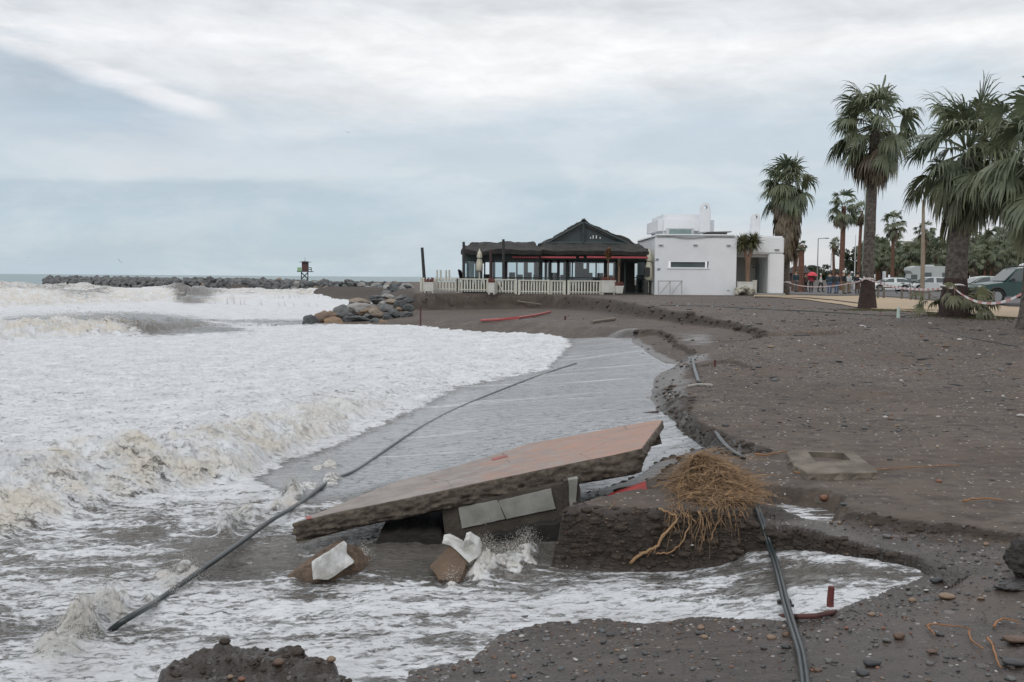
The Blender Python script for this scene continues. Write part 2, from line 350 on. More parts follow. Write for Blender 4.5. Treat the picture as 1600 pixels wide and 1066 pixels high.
# ------------------------------------------------------------------ materials
MATS = {}
class NT:
    def __init__(s, name):
        s.m = bpy.data.materials.new(name); s.m.use_nodes = True; s.t = s.m.node_tree; s.t.nodes.clear()
        s.out = s.n('ShaderNodeOutputMaterial')
    def n(s, t, **k):
        q = s.t.nodes.new(t)
        for a, b in k.items(): setattr(q, a, b)
        return q
    def put(s, sock, val):
        if isinstance(val, (int, float)): sock.default_value = val
        elif isinstance(val, tuple): sock.default_value = (*val, 1) if len(val) == 3 and sock.type == 'RGBA' else val
        else: s.t.links.new(val, sock)
    def math(s, op, a, b=None):
        q = s.n('ShaderNodeMath', operation=op); s.put(q.inputs[0], a)
        if b is not None: s.put(q.inputs[1], b)
        return q.outputs[0]
    def mr(s, v_, a, b, c=0., d=1.):
        q = s.n('ShaderNodeMapRange', interpolation_type='SMOOTHSTEP'); s.put(q.inputs[0], v_)
        for i, z in enumerate((a, b, c, d)): s.put(q.inputs[1 + i], z)
        return q.outputs[0]
    def mix(s, f, a, b, mode='MIX'):
        q = s.n('ShaderNodeMix', data_type='RGBA', blend_type=mode); s.put(q.inputs[0], f); s.put(q.inputs[6], a); s.put(q.inputs[7], b); return q.outputs[2]
    def pos(s, scale=(1, 1, 1), obj=False, rot=(0, 0, 0)):
        c = s.n('ShaderNodeTexCoord') if obj else s.n('ShaderNodeNewGeometry')
        mp = s.n('ShaderNodeMapping'); s.put(mp.inputs[0], c.outputs['Object' if obj else 'Position']); mp.inputs['Scale'].default_value = scale; mp.inputs['Rotation'].default_value = rot
        return mp.outputs[0]
    def noise(s, vec, scale, det=4, rough=.55, dist=0.):
        q = s.n('ShaderNodeTexNoise'); s.put(q.inputs['Vector'], vec); q.inputs['Scale'].default_value = scale; q.inputs['Detail'].default_value = det
        q.inputs['Roughness'].default_value = rough; q.inputs['Distortion'].default_value = dist; return q.outputs[0]
    def voro(s, vec, scale, feat='F1', rnd=1.):
        q = s.n('ShaderNodeTexVoronoi', feature=feat); s.put(q.inputs['Vector'], vec); q.inputs['Scale'].default_value = scale; q.inputs['Randomness'].default_value = rnd; return q
    def attr(s, name): q = s.n('ShaderNodeAttribute', attribute_name=name); return q.outputs['Fac']
    def bump(s, h, strength=.5, dist=.02, nrm=None):
        q = s.n('ShaderNodeBump'); q.inputs['Strength'].default_value = strength; q.inputs['Distance'].default_value = dist; s.put(q.inputs['Height'], h)
        if nrm is not None: s.put(q.inputs['Normal'], nrm)
        return q.outputs[0]
    def bsdf(s, colr, rough=.6, nrm=None, metal=0., spec=.5, **k):
        q = s.n('ShaderNodeBsdfPrincipled'); s.put(q.inputs['Base Color'], colr); s.put(q.inputs['Roughness'], rough); s.put(q.inputs['Metallic'], metal)
        s.put(q.inputs['Specular IOR Level'], spec)
        for a, b in k.items(): s.put(q.inputs[a], b)
        if nrm is not None: s.put(q.inputs['Normal'], nrm)
        s.t.links.new(q.outputs[0], s.out.inputs[0]); return q
def mat(name, c, rough=.65, var=.25, scale=3., bump=.0, bdist=.01, bscale=None, metal=0., c2=None, obj=True, spec=.5, **k):
    if name in MATS: return MATS[name]
    t = NT(name); p = t.pos(obj=obj)
    f = t.mr(t.noise(p, scale, 6, .6), .3, .7)
    c2 = c2 or tuple(x * (1 - var) for x in c)
    cc = t.mix(f, c, c2)
    nr = t.bump(t.noise(p, bscale or scale * 6, 5, .65), bump, bdist) if bump else None
    t.bsdf(cc, rough, nr, metal, spec, **k); MATS[name] = t.m; return t.m
# ------------------------------------------------------------------ ground and sea sheets
def sheet(name, ys, ts, c0, fn, matl):
    Yv = np.repeat(ys, len(ts)); Xv = np.tile(ts, len(ys)) * (Yv + c0)
    Zv, attrs = fn(Xv, Yv)
    nr_, nc = len(ys), len(ts)
    me = bpy.data.meshes.new(name); me.vertices.add(nr_ * nc)
    me.vertices.foreach_set('co', np.stack([Xv, Yv, Zv], 1).ravel())
    i = np.arange(nr_ - 1)[:, None] * nc + np.arange(nc - 1)[None]
    q = np.stack([i, i + 1, i + nc + 1, i + nc], -1).reshape(-1, 4)
    nf = len(q); me.loops.add(nf * 4); me.polygons.add(nf)
    me.loops.foreach_set('vertex_index', q.ravel()); me.polygons.foreach_set('loop_start', np.arange(nf) * 4)
    me.polygons.foreach_set('loop_total', np.full(nf, 4)); me.polygons.foreach_set('use_smooth', np.ones(nf, bool))
    me.update(calc_edges=True); me.validate()
    for k, a in attrs.items():
        at = me.attributes.new(k, 'FLOAT', 'POINT'); at.data.foreach_set('value', np.asarray(a, np.float32))
    me.materials.append(matl)
    o = bpy.data.objects.new(name, me); col.objects.link(o); return o
def inv_rows(y0, y1, n, c):            # spacing even in 1/(y+c): even rows as seen by an eye above the ground
    return 1 / np.linspace(1 / (y0 + c), 1 / (y1 + c), n) - c
def cols(n_in, half, n_out, far):
    a = np.linspace(-half, half, n_in); b = half + (far - half) * (np.linspace(0, 1, n_out + 1)[1:]) ** 1.6
    return np.concatenate([-b[::-1], a, b])

# ground material
t = NT('sand'); P = t.pos()
wet = t.attr('wet'); grv = t.attr('gravel'); path = t.attr('clay')
big = t.mr(t.noise(P, .45, 5, .6), .35, .65); fine = t.noise(P, 45, 5, .7); mid_ = t.noise(t.pos((1, 2.2, 1)), 3.2, 6, .65)
c = t.mix(big, (.076, .058, .044), (.104, .082, .064))
c = t.mix(t.mr(mid_, .42, .68), c, (.048, .037, .029))
c = t.mix(t.mr(fine, .5, .8, 0, .55), c, (.16, .14, .125))
vo = t.voro(P, 26); vo2 = t.voro(P, 9)
cellc = t.n('ShaderNodeSeparateColor'); t.put(cellc.inputs[0], vo.outputs['Color'])
cell2 = t.n('ShaderNodeSeparateColor'); t.put(cell2.inputs[0], vo2.outputs['Color'])
stone = t.math('MULTIPLY', t.mr(vo.outputs['Distance'], .42, .3), t.mr(cellc.outputs[0], t.math('SUBTRACT', .96, t.math('MULTIPLY', grv, .62)), t.math('SUBTRACT', 1.0, t.math('MULTIPLY', grv, .60))))
scol = t.mix(t.math('POWER', cellc.outputs[1], 2.0), (.060, .057, .055), (.46, .43, .39))
c = t.mix(stone, c, scol)
stone2 = t.math('MULTIPLY', t.mr(vo2.outputs['Distance'], .34, .26), t.mr(cell2.outputs[0], .82, .86))
stone2 = t.math('MULTIPLY', stone2, grv)
c = t.mix(stone2, c, t.mix(cell2.outputs[1], (.08, .078, .076), (.34, .32, .30)))
pch = t.mr(t.noise(t.pos((.16, .45, 1), rot=(0, 0, R(20))), 1.0, 6, .65, .5), .46, .62)
c = t.mix(t.math('MULTIPLY', pch, .45), c, t.mix(1.0, c, (.62, .58, .54), 'MULTIPLY'))
# clay-brown patches
c = t.mix(t.math('MULTIPLY', t.mr(t.noise(P, .8, 4), .52, .7), .5), c, (.098, .062, .043))
c = t.mix(t.math('MULTIPLY', path, .95), c, t.mix(fine, (.019, .014, .010), (.055, .040, .027)))
darkw = t.mix(1.0, c, (.62, .62, .65), 'MULTIPLY')
wn = t.mr(t.math('ADD', wet, t.math('MULTIPLY', t.math('SUBTRACT', t.noise(P, 2.5, 5), .5), .8)), .25, .75)
c = t.mix(wn, c, darkw)
rg = t.math('ADD', .78, t.math('MULTIPLY', wn, -.50))
wv = t.noise(t.pos((1.2, 1.2, 14)), 3, 5, .6)
h = t.math('ADD', t.math('MULTIPLY', fine, .35), t.math('ADD', t.math('MULTIPLY', stone, .5), t.math('ADD', t.math('MULTIPLY', mid_, .8), t.math('ADD', t.math('MULTIPLY', stone2, 1.2), t.math('MULTIPLY', wv, t.math('MULTIPLY', path, 2.5))))))
t.bsdf(c, rg, t.bump(h, .85, .022), 0., .45)
M_SAND = t.m

def ground_fn(X, Y):
    g, sw, sa, sb, cl, ma_, mb_, steep = ground_z(X, Y)
    wet = np.maximum(np.where(Y < 6.9, sst(-.9, -.1, sw), sst(-.45, .0, sw)), .62 * mb_ * sst(.4, 0, np.abs(sb)) * 0)
    wet = wet * (.22 + .78 * np.maximum(ma_, mb_)) * np.where(Y > 28, .35, 1.0)
    px, py = to_px(X, Y, g)
    wet = np.maximum(wet, .6 * ma_ * (1 - steep) * sst(16, 6, Y)); wet = np.maximum(wet, .85 * sst(5.9, 5.0, Y) * (X > -.5))
    # trickle of wet sand on the right
    wet = np.maximum(wet, .9 * np.exp(-(((px - 1560) / 130) ** 2 + ((py - 868) / 26) ** 2)))
    wet = np.maximum(wet, .7 * np.exp(-(((px - 1090) / 40) ** 2 + ((py - 530) / 14) ** 2)))
    grav = (1 - ma_) * np.maximum(sst(10, 30, Y), .8 * sst(.0, .4, fbm(X * .35, Y * .35, 3, 71))) + .25
    grav = np.maximum(grav, ma_ * sst(-.9, -.1, sw) * sst(12, 5, Y))
    clay = np.maximum(np.clip(steep * 1.6, 0, 1), cl * .7) * .95
    clay = np.maximum(clay, np.clip(ma_ * (1 - ma_) * 14, 0, 1) * (Y > 22) * .9)
    clay = np.maximum(clay, sst(-.1, .2, sa) * sst(1.6, .8, sa) * (Y > 34) * .75)
    return g, {'wet': np.clip(wet, 0, 1), 'gravel': np.clip(grav, 0, 1), 'clay': np.clip(clay, 0, 1)}
ys = np.concatenate([np.linspace(-5, 2.4, 14), inv_rows(2.6, 9.5, 430, 0), inv_rows(9.6, 70, 420, 0), inv_rows(72, 700, 60, 0)])
ts = cols(980, .50, 60, 1.6)
ground = sheet('ground', ys, ts, 1.2, ground_fn, M_SAND); tag(ground, kind='structure')
ys_l = np.array([-60., -30, -5.01]); 

# ---- sea
WAVES = []      # front line (px, py, height, rise width, decay length)
def wave(lst, z):
    pts = [onz(a, b, z) for a, b, *_ in lst]; WAVES.append(([(p.x, p.y) for p in pts], [q[2] for q in lst], [q[3] for q in lst], [q[4] for q in lst]))
wave([(-500,935,.42,1.5,4.0),(0,838,.42,1.5,4.0),(100,812,.40,1.4,4.),(200,782,.38,1.3,3.5),(300,766,.36,1.0,3.),(395,750,.34,.8,3.),(430,722,.30,.8,3.),(520,694,.26,.8,3.),(590,662,.20,.9,3.),(650,630,.13,.9,3.),(720,604,.09,.9,3.),(850,582,.05,.8,3.),(893,545,.04,.8,3.),(868,522,.03,1.,3.)], -.5)
wave([(-700,542,.8,3.2,3.5),(0,533,.72,3.0,3.5),(50,530,.60,2.8,3.0),(85,527,.36,2.6,2.5),(180,525,.40,2.6,2.5),(250,520,.36,2.4,2.5),(290,512,.15,1.8,3.),(340,512,.06,1.8,3.)], -.7)
wave([(-900,482,.8,8,9),(0,481,.85,8,9),(60,479,.9,8,9),(180,475,1.05,8,9),(260,472,1.1,7,9),(290,473,.6,7,9),(340,472,.3,4,8),(420,468,.2,4,8)], -.85)
wave([(250,463,.3,3,8),(290,462,.9,3,8),(350,462,.6,5,8),(420,463,.5,5,8),(475,463,.7,4,8),(485,464,.2,3,8)], -.85)
wave([(-900,462,1.6,4,9),(-100,461,1.6,4,9),(70,458,1.2,4,9),(140,460,.3,4,9)], -.85)
SPL = []
_r = random.Random(21)
for (ax_, ay_, bx__, by__, n_, r0s, r1s, h0s, h1s) in [(440,792,530,724,13,9,17,.05,.10),(335,845,402,810,9,10,19,.05,.13),(215,948,300,895,8,9,17,.04,.09),(120,1000,200,930,12,12,24,.05,.13),(60,1045,130,985,7,12,22,.04,.09),(742,905,835,868,11,12,24,.05,.12),(535,895,570,880,3,9,13,.03,.05),(690,912,740,903,4,9,14,.02,.05)]:
    for k_ in range(n_):
        f_ = _r.random(); SPL.append((ax_ + (bx__ - ax_) * f_ + _r.gauss(0, 9), ay_ + (by__ - ay_) * f_ + _r.gauss(0, 7), _r.uniform(r0s, r1s), _r.uniform(h0s, h1s)))
FOAM_PTS = [ # (px, py, rx, ry, value) painted over a base level
    (150,640,1100,70,.95),(300,560,700,60,.97),(600,560,330,45,.97),(780,545,110,26,1.0),(100,760,330,90,.97),(400,690,260,60,.96),(600,630,150,34,.96),
    (100,470,400,14,.95),(300,492,500,12,.9),
    (560,900,400,20,.42),(250,850,200,50,.58),(120,920,200,60,.62),(420,960,330,40,.70),(650,960,340,22,.88),(900,925,260,20,.80),(1080,905,180,16,.66),(1240,895,170,22,.62),(1380,876,90,7,.95),(1250,866,90,7,.85),(1000,950,260,14,.88),(1180,932,120,20,.74),
    (300,790,150,30,.62),(560,780,60,40,.6),(500,870,60,12,.62),(620,905,80,10,.66),(330,1040,260,22,.9),(650,940,250,14,.7),(480,830,120,20,.6),(1120,850,60,8,.9),(600,975,60,10,.9),(180,1040,140,20,.85)]
DARK_PTS = [(185,506,120,15,.0),(255,514,50,11,.0),(120,470,60,5,.4),(60,500,70,8,.55),(420,505,120,5,.5),(330,516,60,5,.3),(300,464,34,11,.1),(700,842,200,30,.0),(620,880,90,18,.22),(400,880,90,14,.35),(200,840,60,12,.4),(480,930,60,10,.45),(860,862,90,9,.15),(1150,885,70,8,.45),(700,650,60,10,.05),(1310,897,110,7,.35),(1230,912,60,4,.5),(1050,870,60,6,.25),
    (330,860,60,14,.45),(700,900,60,16,.35),(500,740,70,16,.45)]
# edge of the foam sheet over the smooth back-wash
SWASH_px = [(868,515),(893,540),(875,556),(850,580),(720,606),(640,645),(590,668),(500,706),(436,728),(400,752),(470,790),(560,775),(620,756),(700,800),(860,850),(900,800),(1060,770),(1200,720),(1080,560),(1010,515),(880,512)]
def sea_fn(X, Y):
    D = np.maximum(Y, 1)
    low = LOW(X, np.maximum(Y, -1.2)); px, py = to_px(X, Y, low)
    Xw = X + .25 * fbm(X / 1.1, Y / 1.1, 4, 83) * np.clip(D / 14, .5, 3); Yw = Y + .25 * fbm(X / 1.1, Y / 1.1, 4, 87) * np.clip(D / 14, .5, 3)
    z = low.copy(); turb = np.zeros(X.shape); face = np.zeros(X.shape)
    for pts, hs, ws, ls in WAVES:
        # distance with interpolated heights
        d, h, s = pdist(Xw, Yw, pts, hs); _, w_, _ = pdist(Xw, Yw, pts, ws); _, l_, _ = pdist(Xw, Yw, pts, ls)
        db = np.where(s > 0, d, -d)
        prof = sst(0, 1, db / w_) ** .8 * np.exp(-np.maximum(db - w_, 0) / l_)
        lump = 1 + .55 * fbm(X / (w_ * 1.1), Y / (w_ * 1.1), 3, 91)
        z += h * prof * lump
        turb = np.maximum(turb, sst(-.1, .3, db / w_) * np.exp(-np.maximum(db - w_, 0) / (l_ * .8)) * sst(0, .25, h))
        face = np.maximum(face, sst(-.05, .2, db / w_) * sst(1.5, .8, db / w_) * sst(.1, .35, h))
    # swell out at sea
    z += sst(60, 200, Y) * .14 * fbm(X / 14, Y / 6, 4, 95)
    sw, _ = sdpoly(X, Y, WATER_w); sm = sdpoly(px, py, SWASH_px)[0]
    calm = sst(-8, 12, sm)
    rough = np.clip((.25 + turb) * (1 - calm), 0, 1.2)
    fo = np.full(X.shape, .62); wsum = np.full(X.shape, .06); fo = fo * wsum
    for a, b, rx, ry, v_ in FOAM_PTS:
        g = np.exp(-(((px - a) / rx) ** 2 + ((py - b) / ry) ** 2)); fo += g * v_; wsum += g
    fo /= wsum
    fo = np.where(Y > 100, .95 * np.exp(-np.maximum(Y - 100, 0) / 45) + .22, fo)
    fo = fo * np.where(Y < 10.5, .97, 1.0) + np.where(Y < 10.5, .16, .05) * fbm(X * .8, Y * 1.7, 4, 131)
    fo = fo * (1 - calm * .93)
    # thin lace lines left on the back-wash
    for a, b, rx, ry, v_ in DARK_PTS:
        g = np.exp(-(((px - a) / rx) ** 2 + ((py - b) / ry) ** 2) ** 1.5); fo = fo * (1 - g) + v_ * g
    turb2 = np.maximum(turb, .42 * fo)
    spl = np.zeros(X.shape); BW = billow(X * 4, Y * 4, 5, 97, .7)
    for a, b, r_, h in SPL:
        g = np.exp(-(((px - a) / r_) ** 2 + ((py - b) / (r_ * .55)) ** 2)); spl = np.maximum(spl, g); z += .55 * h * g * np.clip(.4 + 1.2 * BW, 0, 3)
    fo = np.maximum(fo, .80 * sst(.1, .7, spl)); turb2 = np.maximum(turb2, .8 * spl)
    nearf = sst(45, 5, D)
    stream = fbm(X * .9 + Y * .4, Y * 1.9 - X * .2, 4, 99)
    z += (1 - calm) * sst(0, .5, sw) * (.034 * stream + .036 * billow(X * 2.2, Y * 3.2, 4, 101, .6)) * np.clip(D / 10, .7, 2.0) * sst(110, 45, Y)
    z += (turb2 * (1 - calm)) * (.085 * billow(X * 1.6, Y * 2.2, 5, 103, .62) * np.clip(D / 10, .8, 1.3) * (1 - .75 * sst(60, 100, D)) * sst(.0, .5, turb) + .035 * billow(X * 5.5, Y * 7.5, 4, 107, .65) * nearf)
    z += face * .05 * billow(X * 3.5, Y * 4.5, 4, 111, .7) * np.clip(D / 10, 1, 1.5) + turb * sst(18, 45, D) * .30 * billow(X * .33 + Y * .1, Y * .28, 4, 115, .55)
    z += calm * .002 * fbm(X * 2, Y * 5, 3, 113)
    z = z - .09 * sst(0, -.5, sw) * (Y < 70)
    thin = sst(.9, .1, sw)
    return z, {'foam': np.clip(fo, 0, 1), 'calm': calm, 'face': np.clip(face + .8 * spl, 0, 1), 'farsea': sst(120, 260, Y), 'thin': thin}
t = NT('sea_water'); P = t.pos(); foam = t.attr('foam'); calm = t.attr('calm'); face = t.attr('face'); far = t.attr('farsea'); thin = t.attr('thin')
Pst = t.pos((.42, 1.5, 1), rot=(0, 0, R(-14)))
Pf = t.pos((.10, .9, 1))
n1 = t.noise(Pst, 3.6, 9, .70, .9); n2 = t.noise(t.pos((1, 1.7, 1)), 13, 7, .7, .6); n3 = t.noise(Pst, .55, 4, .55)
nf_ = t.math('ADD', t.math('MULTIPLY', n1, .48), t.math('ADD', t.math('MULTIPLY', n2, .36), t.math('MULTIPLY', n3, .16)))
# more foam value -> lower threshold
thr = t.math('SUBTRACT', .645, t.math('MULTIPLY', foam, .30))
fm = t.mr(nf_, thr, t.math('ADD', thr, .07))
vl = t.voro(t.pos((.8, 2.2, 1)), 5.5, 'DISTANCE_TO_EDGE'); lace = t.mr(vl.outputs['Distance'], .10, .02)
fm = t.math('MAXIMUM', fm, t.math('MULTIPLY', t.math('MULTIPLY', lace, t.mr(foam, .35, .8)), .30))
# drawn-out foam threads on the smooth back-wash
ln = t.noise(t.pos((.16, 2.0, 1), rot=(0, 0, R(-24))), 1.6, 8, .62, .3)
fine_l = t.noise(t.pos((.3, 6.0, 1), rot=(0, 0, R(-20))), 2.2, 6, .65, .2)
thread = t.math('ADD', t.mr(ln, .54, .66, 0, .5), t.mr(fine_l, .5, .75, 0, .38))
fm = t.math('MAXIMUM', fm, t.math('MULTIPLY', thread, calm))
capn = t.mr(t.noise(t.pos((.05, .35, 1)), 1.0, 6, .6, .3), .60, .68)
fm = t.math('MAXIMUM', fm, t.math('MULTIPLY', capn, far))
wcol = t.mix(t.mr(t.noise(P, 1.1, 5), .3, .7), (.085, .078, .068), (.13, .12, .105))
wcol = t.mix(calm, wcol, (.255, .268, .278))
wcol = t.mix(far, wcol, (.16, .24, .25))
# silt stirred up in the steep faces tints the foam beige
fcol = t.mix(t.mr(t.noise(P, 1.5, 6, .6), .35, .7), (.71, .735, .75), (.58, .595, .605))
fcol = t.mix(t.mr(t.noise(t.pos((.5, 2.6, 1), rot=(0, 0, R(-14))), 3.4, 8, .7, .8), .47, .68, 0, .6), fcol, (.42, .42, .415))
fcol = t.mix(t.math('MULTIPLY', face, t.mr(t.noise(t.pos((1.6, 1.6, 1)), 1.2, 5, .6), .38, .62, 0, .9)), fcol, (.60, .56, .48))
fl = t.noise(t.pos((1.1, 2.4, 1), rot=(0, 0, R(-14))), 9, 6, .7, .6); fl2 = t.noise(t.pos((.35, 1.1, 1), rot=(0, 0, R(-10))), 2.4, 7, .7, .4)
fleck = t.math('MULTIPLY', t.mr(fl, .54, .66), t.mr(fl2, .38, .56, .2, 1.))
fcol = t.mix(t.math('MULTIPLY', fleck, t.math('SUBTRACT', .85, t.math('MULTIPLY', face, .6))), fcol, (.27, .26, .24))
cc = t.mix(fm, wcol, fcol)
rr = t.math('ADD', t.math('ADD', .10, t.math('MULTIPLY', calm, .06)), t.math('MULTIPLY', fm, .6))
rr = t.math('ADD', rr, t.math('MULTIPLY', far, .25))
rip = t.noise(t.pos((1.2, 3.4, 1)), 7, 7, .65, .4)
bub = t.noise(P, 26, 6, .75)
ripf = t.math('MULTIPLY', rip, t.math('SUBTRACT', 1.0, t.math('MULTIPLY', calm, .88)))
hh = t.math('ADD', t.math('SUBTRACT', ripf, t.math('MULTIPLY', fleck, .4)), t.math('ADD', t.math('MULTIPLY', fm, .35), t.math('MULTIPLY', bub, t.math('MULTIPLY', fm, .35))))
b1 = t.bump(hh, .8, .045)
farb = t.bump(t.math('MULTIPLY', t.noise(t.pos((.25, 1.2, 1)), .8, 6, .6), far), .7, .6, b1)
t.bsdf(cc, rr, farb, 0., .5, IOR=1.34)
M_SEA = t.m
ys = np.concatenate([np.linspace(-5, 3.2, 12), inv_rows(3.3, 9.0, 430, 0), inv_rows(9.03, 60, 420, 0), inv_rows(60.5, 400, 130, 0), inv_rows(410, 9000, 60, 0)])
ts = np.concatenate([-(.50 + 1.4 * np.linspace(1, 0, 40, endpoint=False) ** 1.6), np.linspace(-.50, .36, 860), np.linspace(.37, 1.6, 30)])
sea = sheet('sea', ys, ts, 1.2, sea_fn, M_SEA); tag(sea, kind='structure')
def sea_z(x, y): return float(sea_fn(np.array([float(x)]), np.array([float(y)]))[0][0])
# ================================================================== near objects
rnd = random.Random(11)
M_CONC = mat('concrete', (.15, .125, .098), .9, .45, 14, 1., .02, 40, c2=(.06, .048, .037))
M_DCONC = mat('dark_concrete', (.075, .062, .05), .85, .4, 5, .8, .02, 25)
M_WHITEP = mat('white_render', (.56, .57, .56), .7, .25, 9, .6, .008, 22, c2=(.33, .32, .29))
M_GREYP = mat('grey_render', (.28, .28, .26), .8, .3, 5, .4, .006, 30, c2=(.17, .17, .15))
M_BROWNC = mat('brown_block', (.155, .105, .07), .9, .4, 6, .8, .015, 30, c2=(.09, .065, .047))
M_RED = mat('red_paint', (.30, .035, .03), .45, .4, 6, .2, .004)
M_HOSE = mat('black_hose', (.022, .03, .032), .28, .3, 5, .2, .003, 40, c2=(.04, .05, .052))
M_RUST = mat('rusty_steel', (.10, .035, .028), .75, .5, 14, .7, .006, 50, c2=(.05, .022, .02))
M_ROOT = mat('root', (.30, .19, .10), .7, .45, 6, .4, .005, 40, c2=(.20, .105, .045))
M_STRAW = mat('straw', (.34, .215, .11), .75, .55, 22, 0, c2=(.085, .052, .03))

# ---- the broken slab of path, painted red-brown on top
def plane3(a, b, c): n = (b - a).cross(c - a).normalized(); return a, n
def onplane(px, py, pl):
    r = ray(px, py); o = Vector((0, 0, CH)); return o + r * ((pl[0] - o).dot(pl[1]) / r.dot(pl[1]))
P0, P1, P2 = Pt(457, 817, 7.75), Pt(1003, 701, 8.25), Pt(1036, 657, 9.7)
SL = plane3(P0, P1, P2)
if SL[1].z < 0: SL = (SL[0], -SL[1])
outline_px = [(457,818),(520,802),(640,778),(760,752),(880,727),(960,711),(1003,701),(1020,679),(1036,657),(1028,656),(960,668),(900,680),(830,692),(755,716),(690,734),(620,752),(560,775),(520,792),(480,808)]
ol = [onplane(a, b, SL) for a, b in outline_px]
slab = thing('path_slab', 'large tilted slab of broken path with worn red-brown paint on top, lifted at its right end above the wash', 'concrete slab', tuple(sum(ol, Vector()) / len(ol)))
def resample(poly, step):
    out = []
    for i, p in enumerate(poly):
        q = poly[(i + 1) % len(poly)]; k = max(1, int((q - p).length / step))
        out += [p.lerp(q, j / k) for j in range(k)]
    return out
rp = resample(ol, .016); nrm = SL[1]; cen = sum(ol, Vector()) / len(ol)
rings = []; TH = .15
for lv, (dz, ins, amp) in enumerate([(0, .010, .003), (-.006, .0, .005), (-.02, -.003, .007), (-.035, -.004, .009), (-.05, -.003, .011), (-.065, -.002, .013), (-.08, .0, .014), (-.095, .001, .015), (-.11, .003, .016), (-.125, .005, .017), (-.14, .008, .018), (-.152, .016, .018), (-.158, .05, .008)]):
    ring = []
    for i, p in enumerate(rp):
        t_ = (rp[(i + 1) % len(rp)] - rp[i - 1]).normalized(); o_ = t_.cross(nrm).normalized()
        if o_.dot(p - cen) < 0: o_ = -o_
        k = amp * 2 * (mnoise.fractal(p * 9 + nrm * dz * 60, .6, 2, 4))
        # the right-hand end is knocked off at an angle
        cut = .16 * max(0, min(1, (p.x - 1.0) / .35)) * max(0, (-dz - .05) / .1)
        th = dz * (1 + .12 * mnoise.noise(p * 3) + .25 * max(0, min(1, (p.x + .2) / 1.2)))
        ring.append(p + nrm * th + o_ * (k - ins - cut))
    rings.append(ring)
b = MB(); n = len(rp); V = [p for r_ in rings for p in r_]
b.v = [tuple(p) for p in V]
for l in range(len(rings) - 1):
    for i in range(n): b.f.append((l * n + i, l * n + (i + 1) % n, (l + 1) * n + (i + 1) % n, (l + 1) * n + i))
b.f.append(tuple(range((len(rings) - 1) * n, len(rings) * n))); b.mi = [0] * len(b.f)
b.build('slab_edge', M_CONC, slab, smooth=True)
t = NT('slab_paint'); P = t.pos()
wear = t.math('ADD', t.noise(P, 3.5, 8, .7), t.math('MULTIPLY', t.noise(t.pos((1, 4, 1)), 9, 6, .7), .35))
xx = t.n('ShaderNodeSeparateXYZ'); t.put(xx.inputs[0], P)
side = t.mr(xx.outputs[0], -1.7, 1.3, -.22, .20)
pm = t.mr(t.math('ADD', wear, side), .60, .86)
pc = t.mix(t.mr(t.noise(P, 6, 5), .35, .7), (.33, .19, .138), (.28, .185, .145))
gc = t.mix(t.mr(t.noise(P, 5, 7, .7), .35, .65), (.27, .235, .21), (.19, .16, .145))
cc = t.mix(pm, gc, pc)
sand_ = t.mr(t.noise(P, 2.2, 6, .65), .55, .72, 0, .6)
cc = t.mix(sand_, cc, (.28, .235, .20))
cc = t.mix(t.mr(t.noise(P, 28, 4, .7), .60, .74, 0, .75), cc, (.10, .075, .06))
ck = t.voro(P, 1.1, 'DISTANCE_TO_EDGE'); cc = t.mix(t.math('MULTIPLY', t.mr(t.math('ADD', ck.outputs['Distance'], t.math('MULTIPLY', t.noise(P, 6, 6, .7), .05)), .034, .026), .6), cc, (.06, .045, .036))
stn = t.mr(t.noise(t.pos((.8, 5, 1)), 1.6, 7, .65, .4), .50, .68, 0, .45); cc = t.mix(stn, cc, (.20, .16, .135))
t.bsdf(cc, t.math('ADD', .38, t.math('MULTIPLY', wear, .3)), t.bump(t.math('ADD', wear, t.noise(P, 60, 4, .7)), .5, .006))
M_SLABTOP = t.m
b = MB(); b.v = [tuple(p) for p in rings[0]]; b.f = [tuple(range(n))]; b.mi = [0]; b.build('slab_top', M_SLABTOP, slab)
# red paint marks
for pxs in ([(768,717),(792,711),(794,714),(770,720)], [(478,808),(486,806),(487,811),(479,812)]):
    q = [onplane(a, c_, SL) for a, c_ in pxs]; b = MB(); b.add([p + nrm * .004 for p in q] + [p + nrm * .0005 for p in q], [(0, 1, 2, 3), (7, 6, 5, 4), (0, 4, 5, 1), (1, 5, 6, 2), (2, 6, 7, 3), (3, 7, 4, 0)]); b.build('paint_mark', M_RED, slab)

# ---- the broken chamber under the slab
def slabpoly(pxs, d0, thick, name, m_, parent, noise_=0., away=Vector((0, 1, 0))):
    """a flat irregular plate whose front face is traced at depth d0 (list or number)"""
    ds = d0 if hasattr(d0, '__len__') else [d0] * len(pxs)
    fr = [Pt(a, c_, dd) for (a, c_), dd in zip(pxs, ds)]
    fr = resample(fr, .05) if noise_ else fr
    fr = [p + Vector((mnoise.noise(p * 13), 0, mnoise.noise(p * 17 + Vector((5, 1, 2))))) * noise_ for p in fr]
    k = len(fr); b = MB(); b.add(fr + [p + away * thick for p in fr], [tuple(range(k)), tuple(range(2 * k - 1, k - 1, -1))] + [(i, i + k, (i + 1) % k + k, (i + 1) % k) for i in range(k)])
    return b.build(name, m_, parent)
cp = Pt(790, 830, 8.75)
ch = thing('broken_chamber', 'broken dark concrete chamber with two pale grey panels under the tilted path slab', 'concrete chamber', tuple(cp))
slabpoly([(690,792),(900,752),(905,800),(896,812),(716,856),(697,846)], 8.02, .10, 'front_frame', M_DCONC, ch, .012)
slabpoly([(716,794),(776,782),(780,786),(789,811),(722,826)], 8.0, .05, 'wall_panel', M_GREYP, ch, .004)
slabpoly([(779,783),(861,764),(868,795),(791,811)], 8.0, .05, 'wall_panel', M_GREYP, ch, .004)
slabpoly([(690,790),(700,788),(705,850),(696,846)], 8.03, .8, 'side_wall', M_DCONC, ch, .01)
